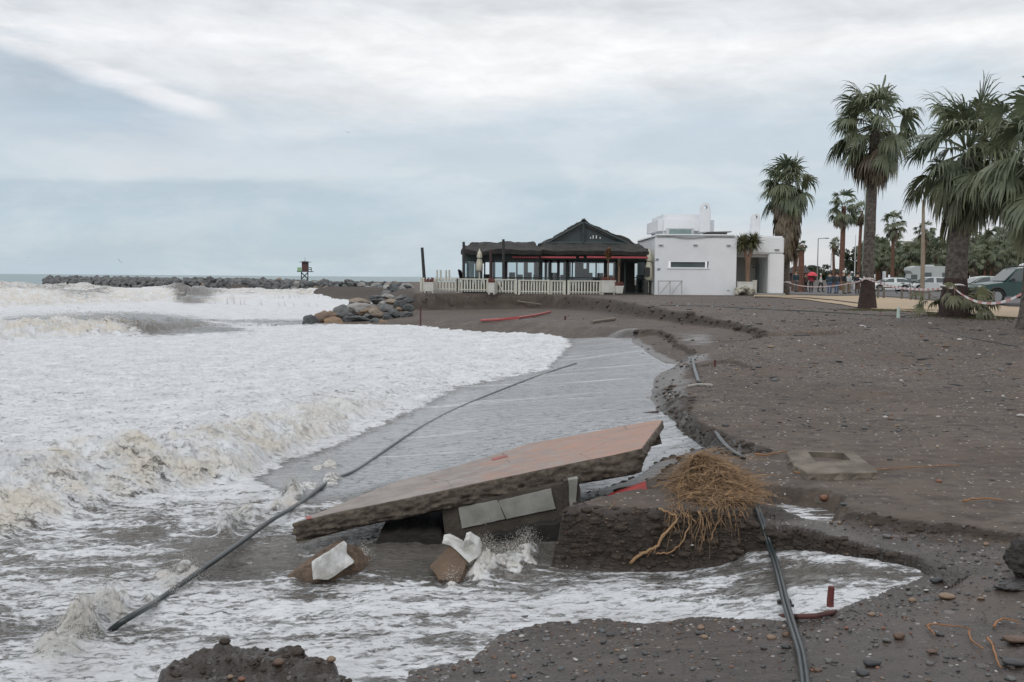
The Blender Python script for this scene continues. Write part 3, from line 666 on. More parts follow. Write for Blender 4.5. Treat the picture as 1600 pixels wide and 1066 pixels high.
slabpoly([(880,752),(905,748),(908,806),(884,812)], 8.0, .8, 'side_wall', M_DCONC, ch, .01)
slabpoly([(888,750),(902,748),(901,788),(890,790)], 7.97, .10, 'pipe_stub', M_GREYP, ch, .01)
# near-black block added to paint the deep shade of the cavity under the slab
slabpoly([(588,838),(640,834),(692,838),(700,852),(730,850),(820,829),(893,810),(893,880),(800,880),(588,880)], 7.88, .9, 'dark_wall', mat('cavity_shade', (.020, .017, .014), .8, .3, 4, .8, .03, 14), ch, .04)

# ---- two fallen blocks with white faces
def block(name, label, front, back, mf, parts):
    pass
b1 = thing('wall_block', 'brown block with a chipped white face lying tilted in the wash below the slab tip', 'concrete block', tuple(Pt(500, 900, 6.9)))
d = 7.0
A_ = [Pt(440,906,7.15), Pt(487,880,6.85), Pt(488,912,6.8), Pt(530,845,7.1), Pt(539,847,7.1), Pt(552,880,7.05), Pt(525,900,6.95), Pt(500,862,7.9), Pt(600,880,7.6), Pt(470,905,7.9), Pt(575,910,7.2), Pt(440,930,7.2), Pt(560,930,7.2)]
b = MB(); b.add(A_, [(0, 1, 2), (0, 3, 4, 1), (0, 7, 3), (3, 7, 4), (4, 7, 8), (4, 8, 5), (5, 8, 10), (5, 10, 6), (6, 10, 12, 2), (0, 2, 11), (2, 12, 11), (0, 9, 7), (9, 8, 7), (1, 6, 2), (1, 4, 5, 6), (9, 0, 11), (10, 8, 12), (8, 9, 11, 12)])
o = b.build('block_body', M_BROWNC, b1)
def roughen(o, step, amp, sc=9):
    bm = bmesh.new(); bm.from_mesh(o.data)
    for _ in range(5):
        ed = [e for e in bm.edges if e.calc_length() > step]
        if not ed: break
        bmesh.ops.subdivide_edges(bm, edges=ed, cuts=1, use_grid_fill=True)
        bmesh.ops.triangulate(bm, faces=[f for f in bm.faces if len(f.verts) > 4])
    bm.normal_update()
    off = Vector(o.parent.location) if o.parent else Vector()
    for v in bm.verts:
        p = v.co + off; v.co += v.normal * amp * mnoise.fractal(p * sc, .6, 2, 5)
    bm.to_mesh(o.data); bm.free(); return o
roughen(o, .03, .016)
wf = [(487,879),(505,868),(536,848),(540,853),(541,868),(551,880),(538,889),(526,898),(512,905),(489,906)]
wd = [6.84,6.9,7.08,7.08,7.06,7.03,6.98,6.93,6.88,6.80]
o = slabpoly(wf, [x - .035 for x in wd], .05, 'white_face', M_WHITEP, b1, .004); roughen(o, .03, .006, 12)
b2 = thing('wall_block', 'brown block with a ragged white top standing in the surge of brown water', 'concrete block', tuple(Pt(710, 900, 6.9)))
q = [Pt(672,884,7.0), Pt(706,850,7.05), Pt(731,877,6.95), Pt(716,910,6.8), Pt(685,905,6.85), Pt(703,852,7.5), Pt(755,868,7.4), Pt(745,905,7.1), Pt(680,890,7.5), Pt(735,935,7.2), Pt(690,935,7.0)]
b = MB(); b.add(q, [(0, 1, 2, 3, 4), (1, 5, 6, 2), (2, 6, 7, 3), (0, 8, 5, 1), (3, 7, 9), (4, 3, 9, 10), (0, 4, 10, 8), (8, 10, 9, 7, 6, 5)])
o = b.build('block_body', M_BROWNC, b2); roughen(o, .03, .014)
o = slabpoly([(691,848),(700,847),(714,853),(722,858),(727,845),(733,843),(741,849),(748,853),(752,864),(745,872),(733,880),(722,868),(705,853)], [7.02,7.02,7.03,7.02,7.0,7.0,7.02,7.03,7.03,7.0,6.93,6.97,7.02], .22, 'white_face', M_WHITEP, b2, .004); roughen(o, .03, .006, 12)

# ---- straw-like heap of roots on the bank
heap = None
hb = MB(); rr_ = random.Random(5)
def strand(b, p, dirv, ln, r, droop, curl, seg=6, ground=True):
    pts = [p.copy()]; d_ = dirv.normalized()
    for i in range(seg):
        d_ = (d_ + Vector((rr_.gauss(0, curl), rr_.gauss(0, curl), rr_.gauss(0, curl * .6) - droop))).normalized()
        pts.append(pts[-1] + d_ * ln / seg)
    b.tube(pts, [r * (1 - .7 * i / seg) for i in range(seg + 1)], 3, False)
    return pts
base_l = up_at(1010, 770); 
hp = [(1080,704),(1060,716),(1075,730),(1100,722),(1130,728),(1100,745),(1130,752),(1150,770),(1120,775),(1085,765),(1060,755),(1090,790),(1150,790),(1050,742),(1165,775),(1140,740),(1070,745),(1120,760),(1105,735),(1040,765)]
HC = onz(1108, 768, .02)
def heap_h(x, y):
    u_, v_ = x - HC.x, y - HC.y
    return .22 * math.exp(-((u_ + .07) / .12) ** 2 - ((v_ - .12) / .22) ** 2) + .11 * math.exp(-((u_ - .05) / .21) ** 2 - ((v_ + .1) / .38) ** 2) + .03 * mnoise.noise(Vector((x * 6, y * 6, 0)))
def in_heap(x, y): return ((x - HC.x) / .29) ** 2 + ((y - HC.y) / .55) ** 2 < 1
K = 46; gx = np.linspace(HC.x - .5, HC.x + .5, K); gy = np.linspace(HC.y - .75, HC.y + .75, K); GXX, GYY = np.meshgrid(gx, gy)
GG = ground_z(GXX.ravel(), GYY.ravel())[0].reshape(K, K)
def g_at(x, y):
    i = (y - gy[0]) / (gy[1] - gy[0]); j = (x - gx[0]) / (gx[1] - gx[0]); i = min(max(i, 0), K - 1.01); j = min(max(j, 0), K - 1.01); a, c = int(i), int(j); return float(GG[a, c])
core = MB(); V = []
for a in range(K):
    for c_ in range(K):
        x, y = gx[c_], gy[a]; q = ((x - HC.x) / .31) ** 2 + ((y - HC.y) / .60) ** 2
        V.append((x, y, GG[a, c_] - .03 + (max(0, heap_h(x, y)) * .9 + .03) * max(0, min(1, (1.15 - q) * 2.5))))
core.add(V, [(a * K + c_, a * K + c_ + 1, (a + 1) * K + c_ + 1, (a + 1) * K + c_) for a in range(K - 1) for c_ in range(K - 1) if ((gx[c_] - HC.x) / .36) ** 2 + ((gy[a] - HC.y) / .66) ** 2 < 1])
for i in range(4200):
    x = HC.x + rr_.gauss(0, .15); y = HC.y + rr_.gauss(0, .30)
    if not in_heap(x, y): continue
    dens_ = .25 + .75 * (mnoise.noise(Vector((x * 5, y * 4, 3))) > -.15)
    if rr_.random() > dens_: continue
    hz = heap_h(x, y); p = Vector((x, y, g_at(x, y) + max(hz, 0) * .9 + rr_.uniform(-.005, .03)))
    an = rr_.gauss(R(-35), .9) if rr_.random() < .8 else rr_.random() * 6.28
    strand(hb, p, Vector((math.cos(an), math.sin(an) * .9, rr_.gauss(-.02, .18))), rr_.uniform(.10, .36), rr_.uniform(.0016, .0046), .10 if hz > .06 else .03, .26)
for i in range(170):
    x = HC.x + rr_.gauss(0, .13); y = HC.y + rr_.gauss(0, .26)
    if not in_heap(x, y): continue
    an = rr_.gauss(R(-40), 1.0); strand(hb, Vector((x, y, g_at(x, y) + max(heap_h(x, y), 0) * .95 + .03)), Vector((math.cos(an), math.sin(an), rr_.gauss(.1, .2))), rr_.uniform(.25, .6), rr_.uniform(.004, .0075), .16, .30, 9)
for i in range(230):           # fringe falling over the cut face
    a = rr_.uniform(1040, 1165); g_ = gpt(a, 792 + rr_.gauss(0, 8)); p = g_ + Vector((0, -.02, .02)); strand(hb, p, Vector((rr_.gauss(0, .4), -.5, -.6)), rr_.uniform(.08, .38), rr_.uniform(.0016, .004), .45, .25)
ho = thing('root_heap', 'matted heap of straw-coloured roots on the edge of the cut bank', 'dead roots', tuple(HC))
o = hb.build('root_mat', M_STRAW, ho)
o = core.build('soil_core', mat('root_soil', (.13, .085, .05), .9, .5, 14, 1., .03, 60, c2=(.06, .042, .028)), ho, smooth=True)
# single roots hanging down the cut face
def root_thing(px_pts, label, r, name='hanging_root', dd=None, forks=2, grp=None, m_=None):
    pts = []
    for i, q_ in enumerate(px_pts):
        a, c_, d_ = q_; g_ = gpt(a, c_); pts.append(g_ + (Vector((0, 0, CH)) - g_).normalized() * (.015 + r))
    fine_ = []
    for i in range(len(pts) - 1):
        for k in range(5): fine_.append(pts[i].lerp(pts[i + 1], k / 5) + Vector((rr_.gauss(0, .004), rr_.gauss(0, .004), rr_.gauss(0, .004))))
    fine_.append(pts[-1])
    t0 = thing(name, label, 'root', tuple(pts[-1]), group=grp)
    b = MB(); b.tube(fine_, [r * (.55 + .45 * i / len(fine_)) for i in range(len(fine_))], 6); b.build('main_root', m_ or M_ROOT, t0, smooth=True)
    for f_ in range(forks):
        i = rr_.randint(3, len(fine_) - 4); b = MB()
        strand(b, fine_[i], Vector((rr_.choice((-1, 1)) * .5, -.15, -1)), rr_.uniform(.08, .2), r * .5, .1, .25); b.build('side_root', m_ or M_ROOT, t0)
    return t0
fd = 7.0
root_thing([(1030,795,7.2),(1038,800,7.05),(1057,813,6.98),(1055,822,6.93),(1040,843,6.85),(1025,862,6.8),(1005,872,6.75),(985,882,6.7)], 'thickest pale root running down the cut bank to the water, below the root heap', .013, forks=4)
root_thing([(1058,785,7.3),(1062,797,7.1),(1075,812,6.98),(1078,830,6.92),(1065,852,6.85),(1045,868,6.75),(1025,879,6.72)], 'long thin root hanging down the cut bank just right of the thickest root', .007, forks=2)
root_thing([(1090,802,7.1),(1098,815,6.98),(1097,835,6.93),(1100,853,6.86)], 'short thin root hanging straight down the cut bank below the middle of the root heap', .005, forks=3)
root_thing([(1105,785,7.2),(1120,790,7.1),(1126,815,6.96),(1118,835,6.92),(1110,848,6.88)], 'curved thin root hanging from the right side of the root heap', .005, forks=2)
root_thing([(1052,780,7.3),(1062,792,7.05),(1075,812,6.95),(1088,824,6.92)], 'pair of short bent rootlets near the top of the cut bank, left of the heap', .005, forks=1)
root_thing([(957,783,7.45),(960,788,7.1),(952,797,7.04)], 'tiny forked rootlet sticking out of the bank below the red board', .003, forks=1)
# dark branch reaching from the heap to the wash
root_thing([(1060,745,7.9),(1045,748,8.0),(1030,752,8.0),(1000,757,8.1),(960,768,8.2)], 'dark bent branch lying between the root heap and the red board', .014, 'branch', forks=3, m_=mat('dark_bark', (.06, .035, .03), .8, .4, 9, .6, .006, 30))
# red board
rb_ = slabpoly([(955,772),(1009,753),(1011,767),(975,775),(948,777)], [8.1,7.9,7.85,7.95,8.05], .03, 'red_board', M_RED, None); rb_.location = (0, 0, 0)
tag(rb_, 'red board wedged on top of the bank beside the root heap', 'board')

# ---- hoses
def hose(pxy, r, label, offs=None, name='hose', h=None, m_=None, wob=.0):
    ps = []
    for q_ in pxy:
        a, c_ = q_[:2]; z = q_[2]; ps.append(onz(a, c_, z))
    # smooth with catmull-rom
    P4 = [ps[0] * 2 - ps[1]] + ps + [ps[-1] * 2 - ps[-2]]; out = []
    for i in range(1, len(P4) - 2):
        for k in range(8):
            t_ = k / 8; p0, p1, p2, p3 = P4[i - 1:i + 3]
            out.append(.5 * ((2 * p1) + (p2 - p0) * t_ + (2 * p0 - 5 * p1 + 4 * p2 - p3) * t_ ** 2 + (3 * p1 - p0 - 3 * p2 + p3) * t_ ** 3))
    out.append(ps[-1])
    return out
def hose_thing(lines, r, label, m_=None):
    t0 = thing('hose', label, 'hose', tuple(lines[0][0]))
    for l in lines:
        b = MB(); b.tube(l, r, 10); b.build('pipe', m_ or M_HOSE, t0, smooth=True)
    return t0
h1 = hose([(160,1000,-.60),(172,985,-.50),(200,966,-.42),(222,955,-.42),(250,938,-.50),(285,912,-.44),(340,873,-.41),(395,835,-.45),(430,807,-.38),(465,783,-.38),(500,760,-.46)], .03, '')
h1 = h1[:-8] + [Vector((p.x, p.y, p.z)) for p in hose([(465,783,-.40),(500,760,-.43),(535,741,-.42),(560,728,-.40),(610,693,-.385),(680,652,-.32),(740,625,-.27),(800,602,-.23),(860,583,-.20),(900,571,-.15)], .03, '')]
h1 = [Vector((p.x, p.y, (sea_z(p.x, p.y) - .002 + .010 * mnoise.noise(p * 2)) if i > len(h1) - 78 else p.z + .012 * mnoise.noise(p * 1.7))) for i, p in enumerate(h1)]
for _ in range(40): h1 = [h1[0]] + [(h1[i - 1] + h1[i] * 2 + h1[i + 1]) / 4 for i in range(1, len(h1) - 1)] + [h1[-1]]
hose_thing([h1], .021, 'long black hose running from the foam at the lower left up the smooth back-wash')
def ghose(pxy, r, label, lift=.0):
    l1, l2 = [], []
    t0 = None
    for dx in (-1, 1):
        pts = [gpt(a + dx * (c_ - 430) * .0064, c_ + dx * .5) for a, c_ in pxy]
        for i, p in enumerate(pts): p.z = max(p.z, sea_z(p.x, p.y) if p.y > 4.5 else -9) + r + lift * math.sin(math.pi * i / (len(pts) - 1))
        sm = []
        for i in range(len(pts) - 1):
            for k in range(6): sm.append(pts[i].lerp(pts[i + 1], k / 6))
        sm.append(pts[-1])
        for _ in range(6): sm = [sm[0]] + [(sm[i - 1] + sm[i] * 2 + sm[i + 1]) / 4 for i in range(1, len(sm) - 1)] + [sm[-1]]
        (l1 if dx < 0 else l2).extend(sm)
    return hose_thing([l1, l2], r, label)
ghose([(1262,1110),(1257,1066),(1252,1030),(1242,1000),(1228,965),(1219,935),(1210,900),(1202,870),(1196,845),(1190,820),(1183,798),(1175,778)], .0125, 'pair of dark hoses running from the bottom edge through the foam to the root heap', .03)
ghose([(1162,718),(1150,713),(1137,705),(1126,692),(1119,679)], .014, 'short visible stretch of the paired grey hoses curving between root heap and low sand cliff', .02)
ghose([(1092,600),(1088,590),(1084,576),(1082,560)], .02, 'short piece of pale hose sticking out of the sand by the far puddles', .02)
# collar and rusty spike where the hoses pass
cl_ = gpt(1262, 962)
an_ = thing('rusty_anchor', 'curved rusty metal bar with an upright stub, half buried beside the paired hoses', 'metal bar', tuple(cl_))
b = MB(); pts = [gpt(a, c_) + Vector((0, 0, dz)) for a, c_, dz in [(1214,966,.01),(1225,968,.02),(1250,971,.025),(1275,969,.02),(1298,962,.015),(1306,955,.0)]]; b.tube(pts, [.008,.013,.015,.016,.014,.009], 8); b.build('curved_bar', M_RUST, an_)
b = MB(); p = gpt(1297, 952); b.tube([p - Vector((0, 0, .03)), p + Vector((0, 0, .06)), p + Vector((.004, 0, .135))], [.022, .021, .019], 8); b.build('stub', mat('red_rust', (.13, .03, .026), .7, .4, 14, .6, .006, 50), an_)
b = MB(); p = gpt(1226, 955); 
for k in range(9): b.box(p + Vector((rr_.gauss(0, .03), rr_.gauss(0, .03), .035 + rr_.gauss(0, .012))), (.05, .03, .02), Matrix.Rotation(rr_.random() * 3, 3, 'Z'))
b.build('clamp', mat('dark_clamp', (.02, .016, .018), .6, .3, 9, .5, .01), an_)

# ---- concrete manhole frame
zc = .07
c4 = [onz(a, c_, .085) for a, c_ in [(1228,706),(1240,703),(1335,706),(1370,733),(1372,738),(1262,739),(1240,726)]]
mf = thing('manhole_frame', 'square grey concrete manhole surround with a sunken opening, lying on the upper sand', 'manhole surround', tuple(gpt(1300, 735)))
inner = [onz(a, c_, .087) for a, c_ in [(1262,706),(1318,708),(1330,719),(1274,721)]]
rp2 = resample(c4, .04); cen2 = sum(c4, Vector()) / len(c4)
b = MB(); ringz = []
for dz, ins in [(0, .012), (-.008, 0), (-.04, -.004), (-.08, -.012), (-.13, .0)]:
    ringz.append([p + (p - cen2).normalized() * (-ins + .03 * mnoise.fractal(p * 9 + Vector((0, 0, dz * 40)), .6, 2, 3) * (1 if dz < -.02 else .2)) + Vector((0, 0, dz)) for p in rp2])
n2_ = len(rp2); b.v = [tuple(p) for r_ in ringz for p in r_]
for l in range(4):
    for i in range(n2_): b.f.append((l * n2_ + i, l * n2_ + (i + 1) % n2_, (l + 1) * n2_ + (i + 1) % n2_, (l + 1) * n2_ + i))
b.mi = [0] * len(b.f)
# top face as a ring between outer rim and the hole, then the hole walls
inn = []
for p in ringz[0]:
    an = math.atan2(p.y - cen2.y, p.x - cen2.x); best = None
    ci = sum(inner, Vector()) / 4
    for i in range(4):
        a_, c_ = inner[i], inner[(i + 1) % 4]; e_ = c_ - a_; dx, dy = math.cos(an), math.sin(an)
        den = dx * e_.y - dy * e_.x
        if abs(den) < 1e-9: continue
        tt = ((a_.x - ci.x) * e_.y - (a_.y - ci.y) * e_.x) / den; uu = ((a_.x - ci.x) * dy - (a_.y - ci.y) * dx) / den
        if tt > 0 and -.001 <= uu <= 1.001: best = Vector((ci.x + dx * tt, ci.y + dy * tt, a_.z))
    inn.append(best if best else inner[0])
k0 = len(b.v); b.v += [tuple(p) for p in inn]; k1 = len(b.v); b.v += [(p.x, p.y, p.z - .06) for p in inn]
for i in range(n2_):
    j = (i + 1) % n2_; b.f.append((i, j, k0 + j, k0 + i)); b.f.append((k0 + i, k0 + j, k1 + j, k1 + i)); b.mi += [0, 0]
b.build('concrete_ring', mat('weathered_concrete', (.19, .165, .13), .9, .4, 5, .9, .015, 30, c2=(.095, .08, .062)), mf)
b = MB(); b.v = [(p.x, p.y, p.z - .06) for p in inn]; b.f = [tuple(range(n2_))]; b.mi = [0]; b.build('recess_floor', mat('wet_silt', (.10, .09, .078), .5, .3, 6, .4, .006), mf)

# ---- rock at the right edge
def rock_mesh(name, seed, sub=3, sq=(1, .8, .6), ang=.0):
    bm = bmesh.new(); bmesh.ops.create_icosphere(bm, subdivisions=sub, radius=.5)
    rq = random.Random(seed)
    # cut by random planes for a broken angular look
    for _ in range(9):
        nn_ = Vector((rq.gauss(0, 1), rq.gauss(0, 1), rq.gauss(0, 1))).normalized(); h_ = rq.uniform(.27, .42)
        for v in bm.verts:
            k = v.co.dot(nn_)
            if k > h_: v.co -= nn_ * (k - h_) * (.9 if ang else .4)
    o_ = Vector((seed * 3.1, 0, 0))
    for v in bm.verts:
        v.co += v.co.normalized() * .07 * mnoise.fractal(v.co * 3.5 + o_, .6, 2, 4)
        v.co = Vector((v.co.x * sq[0], v.co.y * sq[1], v.co.z * sq[2]))
    me = bpy.data.meshes.new(name); bm.to_mesh(me); bm.free()
    return me
def rock(name, me_, m_, loc, size, rot, label, cat='rock', grp=None, smooth=False):
    me = me_.copy() if False else me_
    o = bpy.data.objects.new(name, me); col.objects.link(o); o.location = loc; o.scale = size if hasattr(size, '__len__') else (size,) * 3; o.rotation_euler = rot
    if not me.materials: me.materials.append(m_)
    o.material_slots[0].link = 'OBJECT'; o.material_slots[0].material = m_
    return tag(o, label, cat, grp)
M_RK_D = mat('dark_rock', (.075, .07, .066), .6, .45, 3, .8, .03, 10)
p = gpt(1600, 905); o = rock('boulder', rock_mesh('edge_rock', 3, 5, (1, .9, .85), 1), mat('mud_rock', (.045, .038, .034), .7, .4, 8, 1., .02, 20), p + Vector((.12, .05, .10)), .42, (0, 0, .4), 'dark muddy lump of rock at the right edge of the picture', 'rock')
p = gpt(1585, 918); o = rock('boulder', rock_mesh('flat_rock', 4, 4, (1, .5, .22), 0), mat('wet_slate', (.04, .038, .037), .35, .3, 5, .3, .01), p + Vector((.03, 0, .01)), .30, (0, 0, .1), 'flat wet dark stone in front of the muddy lump at the right edge', 'rock')

# ---- stones
SM = [rock_mesh('stone', 40 + i, 2, (1, .5 + .08 * i, .35 + .06 * i), 0) for i in range(6)]
for me in SM: me.polygons.foreach_set('use_smooth', [True] * len(me.polygons))
pebcol = {'dark grey': (.055, .056, .058), 'mid grey': (.12, .12, .118), 'brown': (.12, .075, .05), 'sandy': (.23, .16, .105), 'white': (.45, .44, .42), 'blue-grey': (.085, .10, .105), 'rusty': (.20, .09, .05)}
PM = {k: mat('stone_' + k.replace(' ', '_').replace('-', '_'), v_, .5, .3, 9, .3, .004, 50) for k, v_ in pebcol.items()}
def stone(px, py, wpx, colr, label, i=0, flat=1., sink=.3, cat='stone', yaw=None):
    p = gpt(px, py); s_ = wpx / F * p.y; yaw = rnd.uniform(-.4, .4) if yaw is None else yaw
    return rock('stone', SM[i % 6], PM[colr], p + Vector((0, 0, s_ * .16 * flat)), (s_, s_, s_ * flat), (rnd.uniform(-.1, .1), rnd.uniform(-.1, .1), yaw), label, cat)
stone(1362,1042,34,'dark grey','large smooth grey oval stone at the bottom edge, right of the hoses',1)
stone(1588,1010-5,52,'brown','long brown-grey stone under a twig in the lower right corner',0,.7)
stone(1583,1040,40,'dark grey','dark grey stone below the long brown one in the lower right corner',2,.8)
stone(1405,998,24,'brown','brown stone with a trailing root, on the sand right of the rusty bar',3)
stone(1479,934,30,'sandy','pale brick-shaped stone lying alone on the sand below the water line',4,.6,yaw=0.)
stone(1533,937,13,'sandy','small round tan stone right of the brick-shaped one',2)
stone(1288,783,19,'rusty','orange-brown pebble at the upper edge of the small foamy puddle',3)
stone(1317,791,13,'blue-grey','blue-grey pebble just right of the orange-brown one by the puddle',2)
stone(1467,754,11,'rusty','small light brown pebble alone on the smooth upper sand',4)
stone(1594,652,14,'white','white pebble at the right edge of the upper beach',2)
stone(970,955,22,'dark grey','dark stone at the lower edge of the foam, middle of the picture',3)
stone(825,970,34,'dark grey','long dark stone touching the foam edge, left of the other dark stone',0,.7)
stone(848,972,8,'white','small white pebble right of the long dark stone at the foam edge',2)
stone(1463,911,26,'dark grey','dark stone at the end of the foam tongue',1)
stone(1447,925,9,'white','small white pebble beside the dark stone at the end of the foam tongue',2)
stone(1425,940,14,'sandy','yellowish stone just below the end of the foam tongue',4)
stone(1311,566,12,'mid grey','pale grey pebble on the middle of the upper beach',2)
stone(1385,1003,16,'mid grey','grey pebble left of the brown stone with a root',2)
stone(1455,1022,20,'brown','reddish flat stone above the twigs, lower right',0)
stone(1218,653+8,8,'brown','small brown pebble above the low sand cliff',2)
stone(437+3,1036,0,'brown','',0) if False else None
# stones in the dark clump at the lower left
for (a, c_, w_, cl2_, lb) in [(436,1040,22,'brown','angular brown stone on the dark clump at the bottom left'), (498,1012,14,'dark grey','dark pebble on the top right of the clump at the bottom left'), (518,1034,18,'sandy','tan stone on the right side of the clump at the bottom left'), (360,1061,12,'sandy','small tan pebble at the bottom edge on the dark clump'), (378,1063,14,'rusty','orange pebble at the bottom edge on the dark clump')]:
    stone(a, c_, w_, cl2_, lb, 4)
# twigs lower right
def twig(pxy, r, label):
    pts = [gpt(a, c_) + Vector((0, 0, r + .012)) for a, c_ in pxy]
    sm = []
    for i in range(len(pts) - 1):
        for k in range(4): sm.append(pts[i].lerp(pts[i + 1], k / 4) + Vector((rr_.gauss(0, .002), rr_.gauss(0, .004), abs(rr_.gauss(0, .002)))))
    sm.append(pts[-1]); b = MB(); b.tube(sm, [r * (1 - .5 * i / len(sm)) for i in range(len(sm))], 6); o = b.build('twig', mat('orange_root', (.34, .15, .05), .6, .4, 9, .4, .004, 40), None, smooth=True); tag(o, label, 'twig'); return o
twig([(1513,992),(1517,1005),(1525,1013),(1537,1020)], .006, 'short orange root bent over the sand, left of the long brown stone')
twig([(1542,1002),(1550,1012),(1555,1030),(1560,1048),(1566,1050)], .006, 'wavy orange root lying across the long brown stone')
twig([(1448,985),(1452,980),(1470,982),(1500,985),(1520,990)], .005, 'thin orange root along the sand above the two bent roots')
twig([(1553,985),(1558,978),(1568,972),(1580,975),(1592,978)], .006, 'brown tangled root at the right edge above the bent orange roots')
twig([(1448,984),(1456,992),(1461,998)], .005, 'short hooked orange root at the left end of the thin one')
twig([(1505,788),(1520,785),(1545,784),(1568,787)], .008, 'orange-brown root lying flat on the upper sand near the right edge')
twig([(1240,742),(1280,745),(1340,740),(1400,735),(1480,731),(1500,731)], .006, 'long thin orange root trailing right from the manhole surround')
twig([(1180,714),(1195,716),(1215,712),(1230,709)], .010, 'tuft of orange root between the low sand cliff and the manhole surround')
# far-side driftwood and posts on the lower beach
def bar(pxy, r, name, label, cat, m_, dz=.03):
    pts = [gpt(a, c_) + Vector((0, 0, dz)) for a, c_ in pxy]; b = MB(); b.tube(pts, r, 6); return tag(b.build(name, m_, None), label, cat)
M_REDF = mat('red_plastic', (.36, .06, .055), .45, .2, 3)
bar([(752,504),(780,503),(810,500),(835,496),(860,490)], .05, 'red_barrier', 'long red plastic tube lying on the sand below the restaurant fence', 'plastic tube', M_REDF, .08)
bar([(925,506),(960,501)], .06, 'plank', 'weathered plank on the wet sand below the far cliff', 'plank', mat('driftwood', (.20, .17, .14), .8, .3, 6), .05)
bar([(808,476),(848,478)], .04, 'plank', 'thin pale stick across the face of the far sand cliff', 'plank', mat('driftwood', (.2, .17, .14)), .05)
bar([(1075,606),(1090,603),(1112,604)], .018, 'driftwood_stick', 'pale driftwood stick at the edge of the back-wash', 'driftwood', mat('pale_wood', (.42, .40, .36), .7, .3, 8), .02)
bar([(1004,650),(1028,647)], .022, 'driftwood_stick', 'dark stick floating on the back-wash behind the slab', 'driftwood', mat('dark_bark', (.06, .035, .03)), .02)
for (a, c0, c1, lb) in [(657,510,478,'thin rusty rod standing at the water edge by the boulders'), (883,500,494,'very short stake in the sand below the far cliff'), (1117,573,563,'short rusty stake standing beside the puddle')]:
    p = gpt(a, c0) ; h_ = (c0 - c1) / F * p.y; b = MB(); b.tube([p - Vector((0, 0, .1)), p + Vector((0, 0, h_))], .035 if a < 1000 else .02, 6); tag(b.build('rod', M_RUST, None), lb, 'rod')

# ---- scattered pebbles and beach litter
pr = np.random.RandomState(4)
def scatter(n, d0, d1, x0, x1):
    u_ = pr.rand(n); D_ = np.exp(np.log(d0) + (np.log(d1) - np.log(d0)) * u_); T_ = x0 + (x1 - x0) * pr.rand(n); return T_ * D_, D_
X, Y = scatter(24000, 4.2, 42, -.22, .60)
g, sw, sa, sb, cl, mA, mB, stp = ground_z(X, Y)
px, py = to_px(X, Y, g)
dens = np.where(sw > -.02, 0.0, .16)
dens = np.where((sw <= -.02) & (mA < .3), .30 + .5 * sst(.05, .35, fbm(X * .5, Y * .5, 3, 121)), dens)
dens = np.where((mA > .5) & (sw <= -.02) & (Y < 9), .35 + .5 * sst(-.7, -.1, sw), dens)
dens = np.where((mA < .3) & (Y < 10.5), .05, dens)                                         # smooth sand by the manhole
strew = np.exp(-(((px - 1060) / 60) ** 2 + ((py - 600) / 60) ** 2)); dens = np.maximum(dens, .55 * strew * (sw < .7))
dens = np.where((stp > .3) & (Y < 9), .5, dens)
keep = pr.rand(len(X)) < dens
X, Y, g, px, py = X[keep], Y[keep], g[keep], px[keep], py[keep]
size = np.exp(pr.normal(0, .55, len(X))) * np.where(Y < 9, .016, .034 * np.clip(Y / 18, .7, 1.4)) ; size = np.minimum(size, np.where(Y < 9, .07, .16))
vis = size / Y * ((px > -10) & (px < 1610)); order = np.argsort(-vis)
keys = list(pebcol); pw = np.array([.36, .2, .16, .12, .05, .08, .03])
ci = pr.choice(len(keys), len(X), p=pw)
for i in order[:230]:
    k = keys[ci[i]]; s_ = float(size[i]); where = 'on the low wet sand in front' if Y[i] < 9 else ('on the middle of the dark beach' if Y[i] < 16 else 'on the gravelly far beach')
    rock('pebble', SM[int(i) % 6], PM[k], (float(X[i]), float(Y[i]), float(g[i]) + s_ * .10), (s_, s_, s_ * .8), (0, 0, pr.rand() * 3.1), f'small {k} pebble half sunk {where}', 'pebble', 'pebbles scattered on the beach')
rest = order[230:]
ico = bmesh.new(); bmesh.ops.create_icosphere(ico, subdivisions=1, radius=.5); iv = np.array([v.co[:] for v in ico.verts]); fi = np.array([[v.index for v in f.verts] for f in ico.faces]); ico.free()
def litter(name, idx, label, m_, sx, sz, wsel):
    V_, F_ = [], []; nV = 0; C_ = []
    for i in idx:
        s_ = size[i]; an = pr.rand() * 3.14; j = iv * (1 + .25 * (pr.rand(len(iv), 1) - .5)); j = j * np.array([sx, .7 * (1 if sx < 1.5 else .5), sz]) * s_
        c_, s2 = math.cos(an), math.sin(an); q_ = np.stack([j[:, 0] * c_ - j[:, 1] * s2 + X[i], j[:, 0] * s2 + j[:, 1] * c_ + Y[i], j[:, 2] + g[i] + s_ * sz * .15], 1)
        V_.append(q_); F_.append(fi + nV); nV += len(iv); C_.append(np.full(len(fi), ci[i] if wsel is None else wsel))
    V_ = np.concatenate(V_); F_ = np.concatenate(F_); me = bpy.data.meshes.new(name); me.from_pydata(V_.tolist(), [], F_.tolist())
    for k in keys: me.materials.append(PM[k])
    me.polygons.foreach_set('material_index', np.concatenate(C_).astype(np.int32)); me.polygons.foreach_set('use_smooth', np.ones(len(me.polygons), bool))
    o = bpy.data.objects.new(name, me); col.objects.link(o); return tag(o, label, 'pebbles', kind='stuff')
litter('beach_pebbles', rest, 'fine pebbles strewn over the dark beach', None, 1.0, .5, None)
X, Y = scatter(5200, 4.3, 34, -.2, .6); g, sw, sa, sb, cl, mA, mB, stp = ground_z(X, Y)
dn = np.where((sw < -.1) & (mA < .4) & (Y > 9.5), .32, 0) + np.where((mA > .5) & (sw < -.05) & (Y < 9), .10, 0); kp = pr.rand(len(X)) < dn
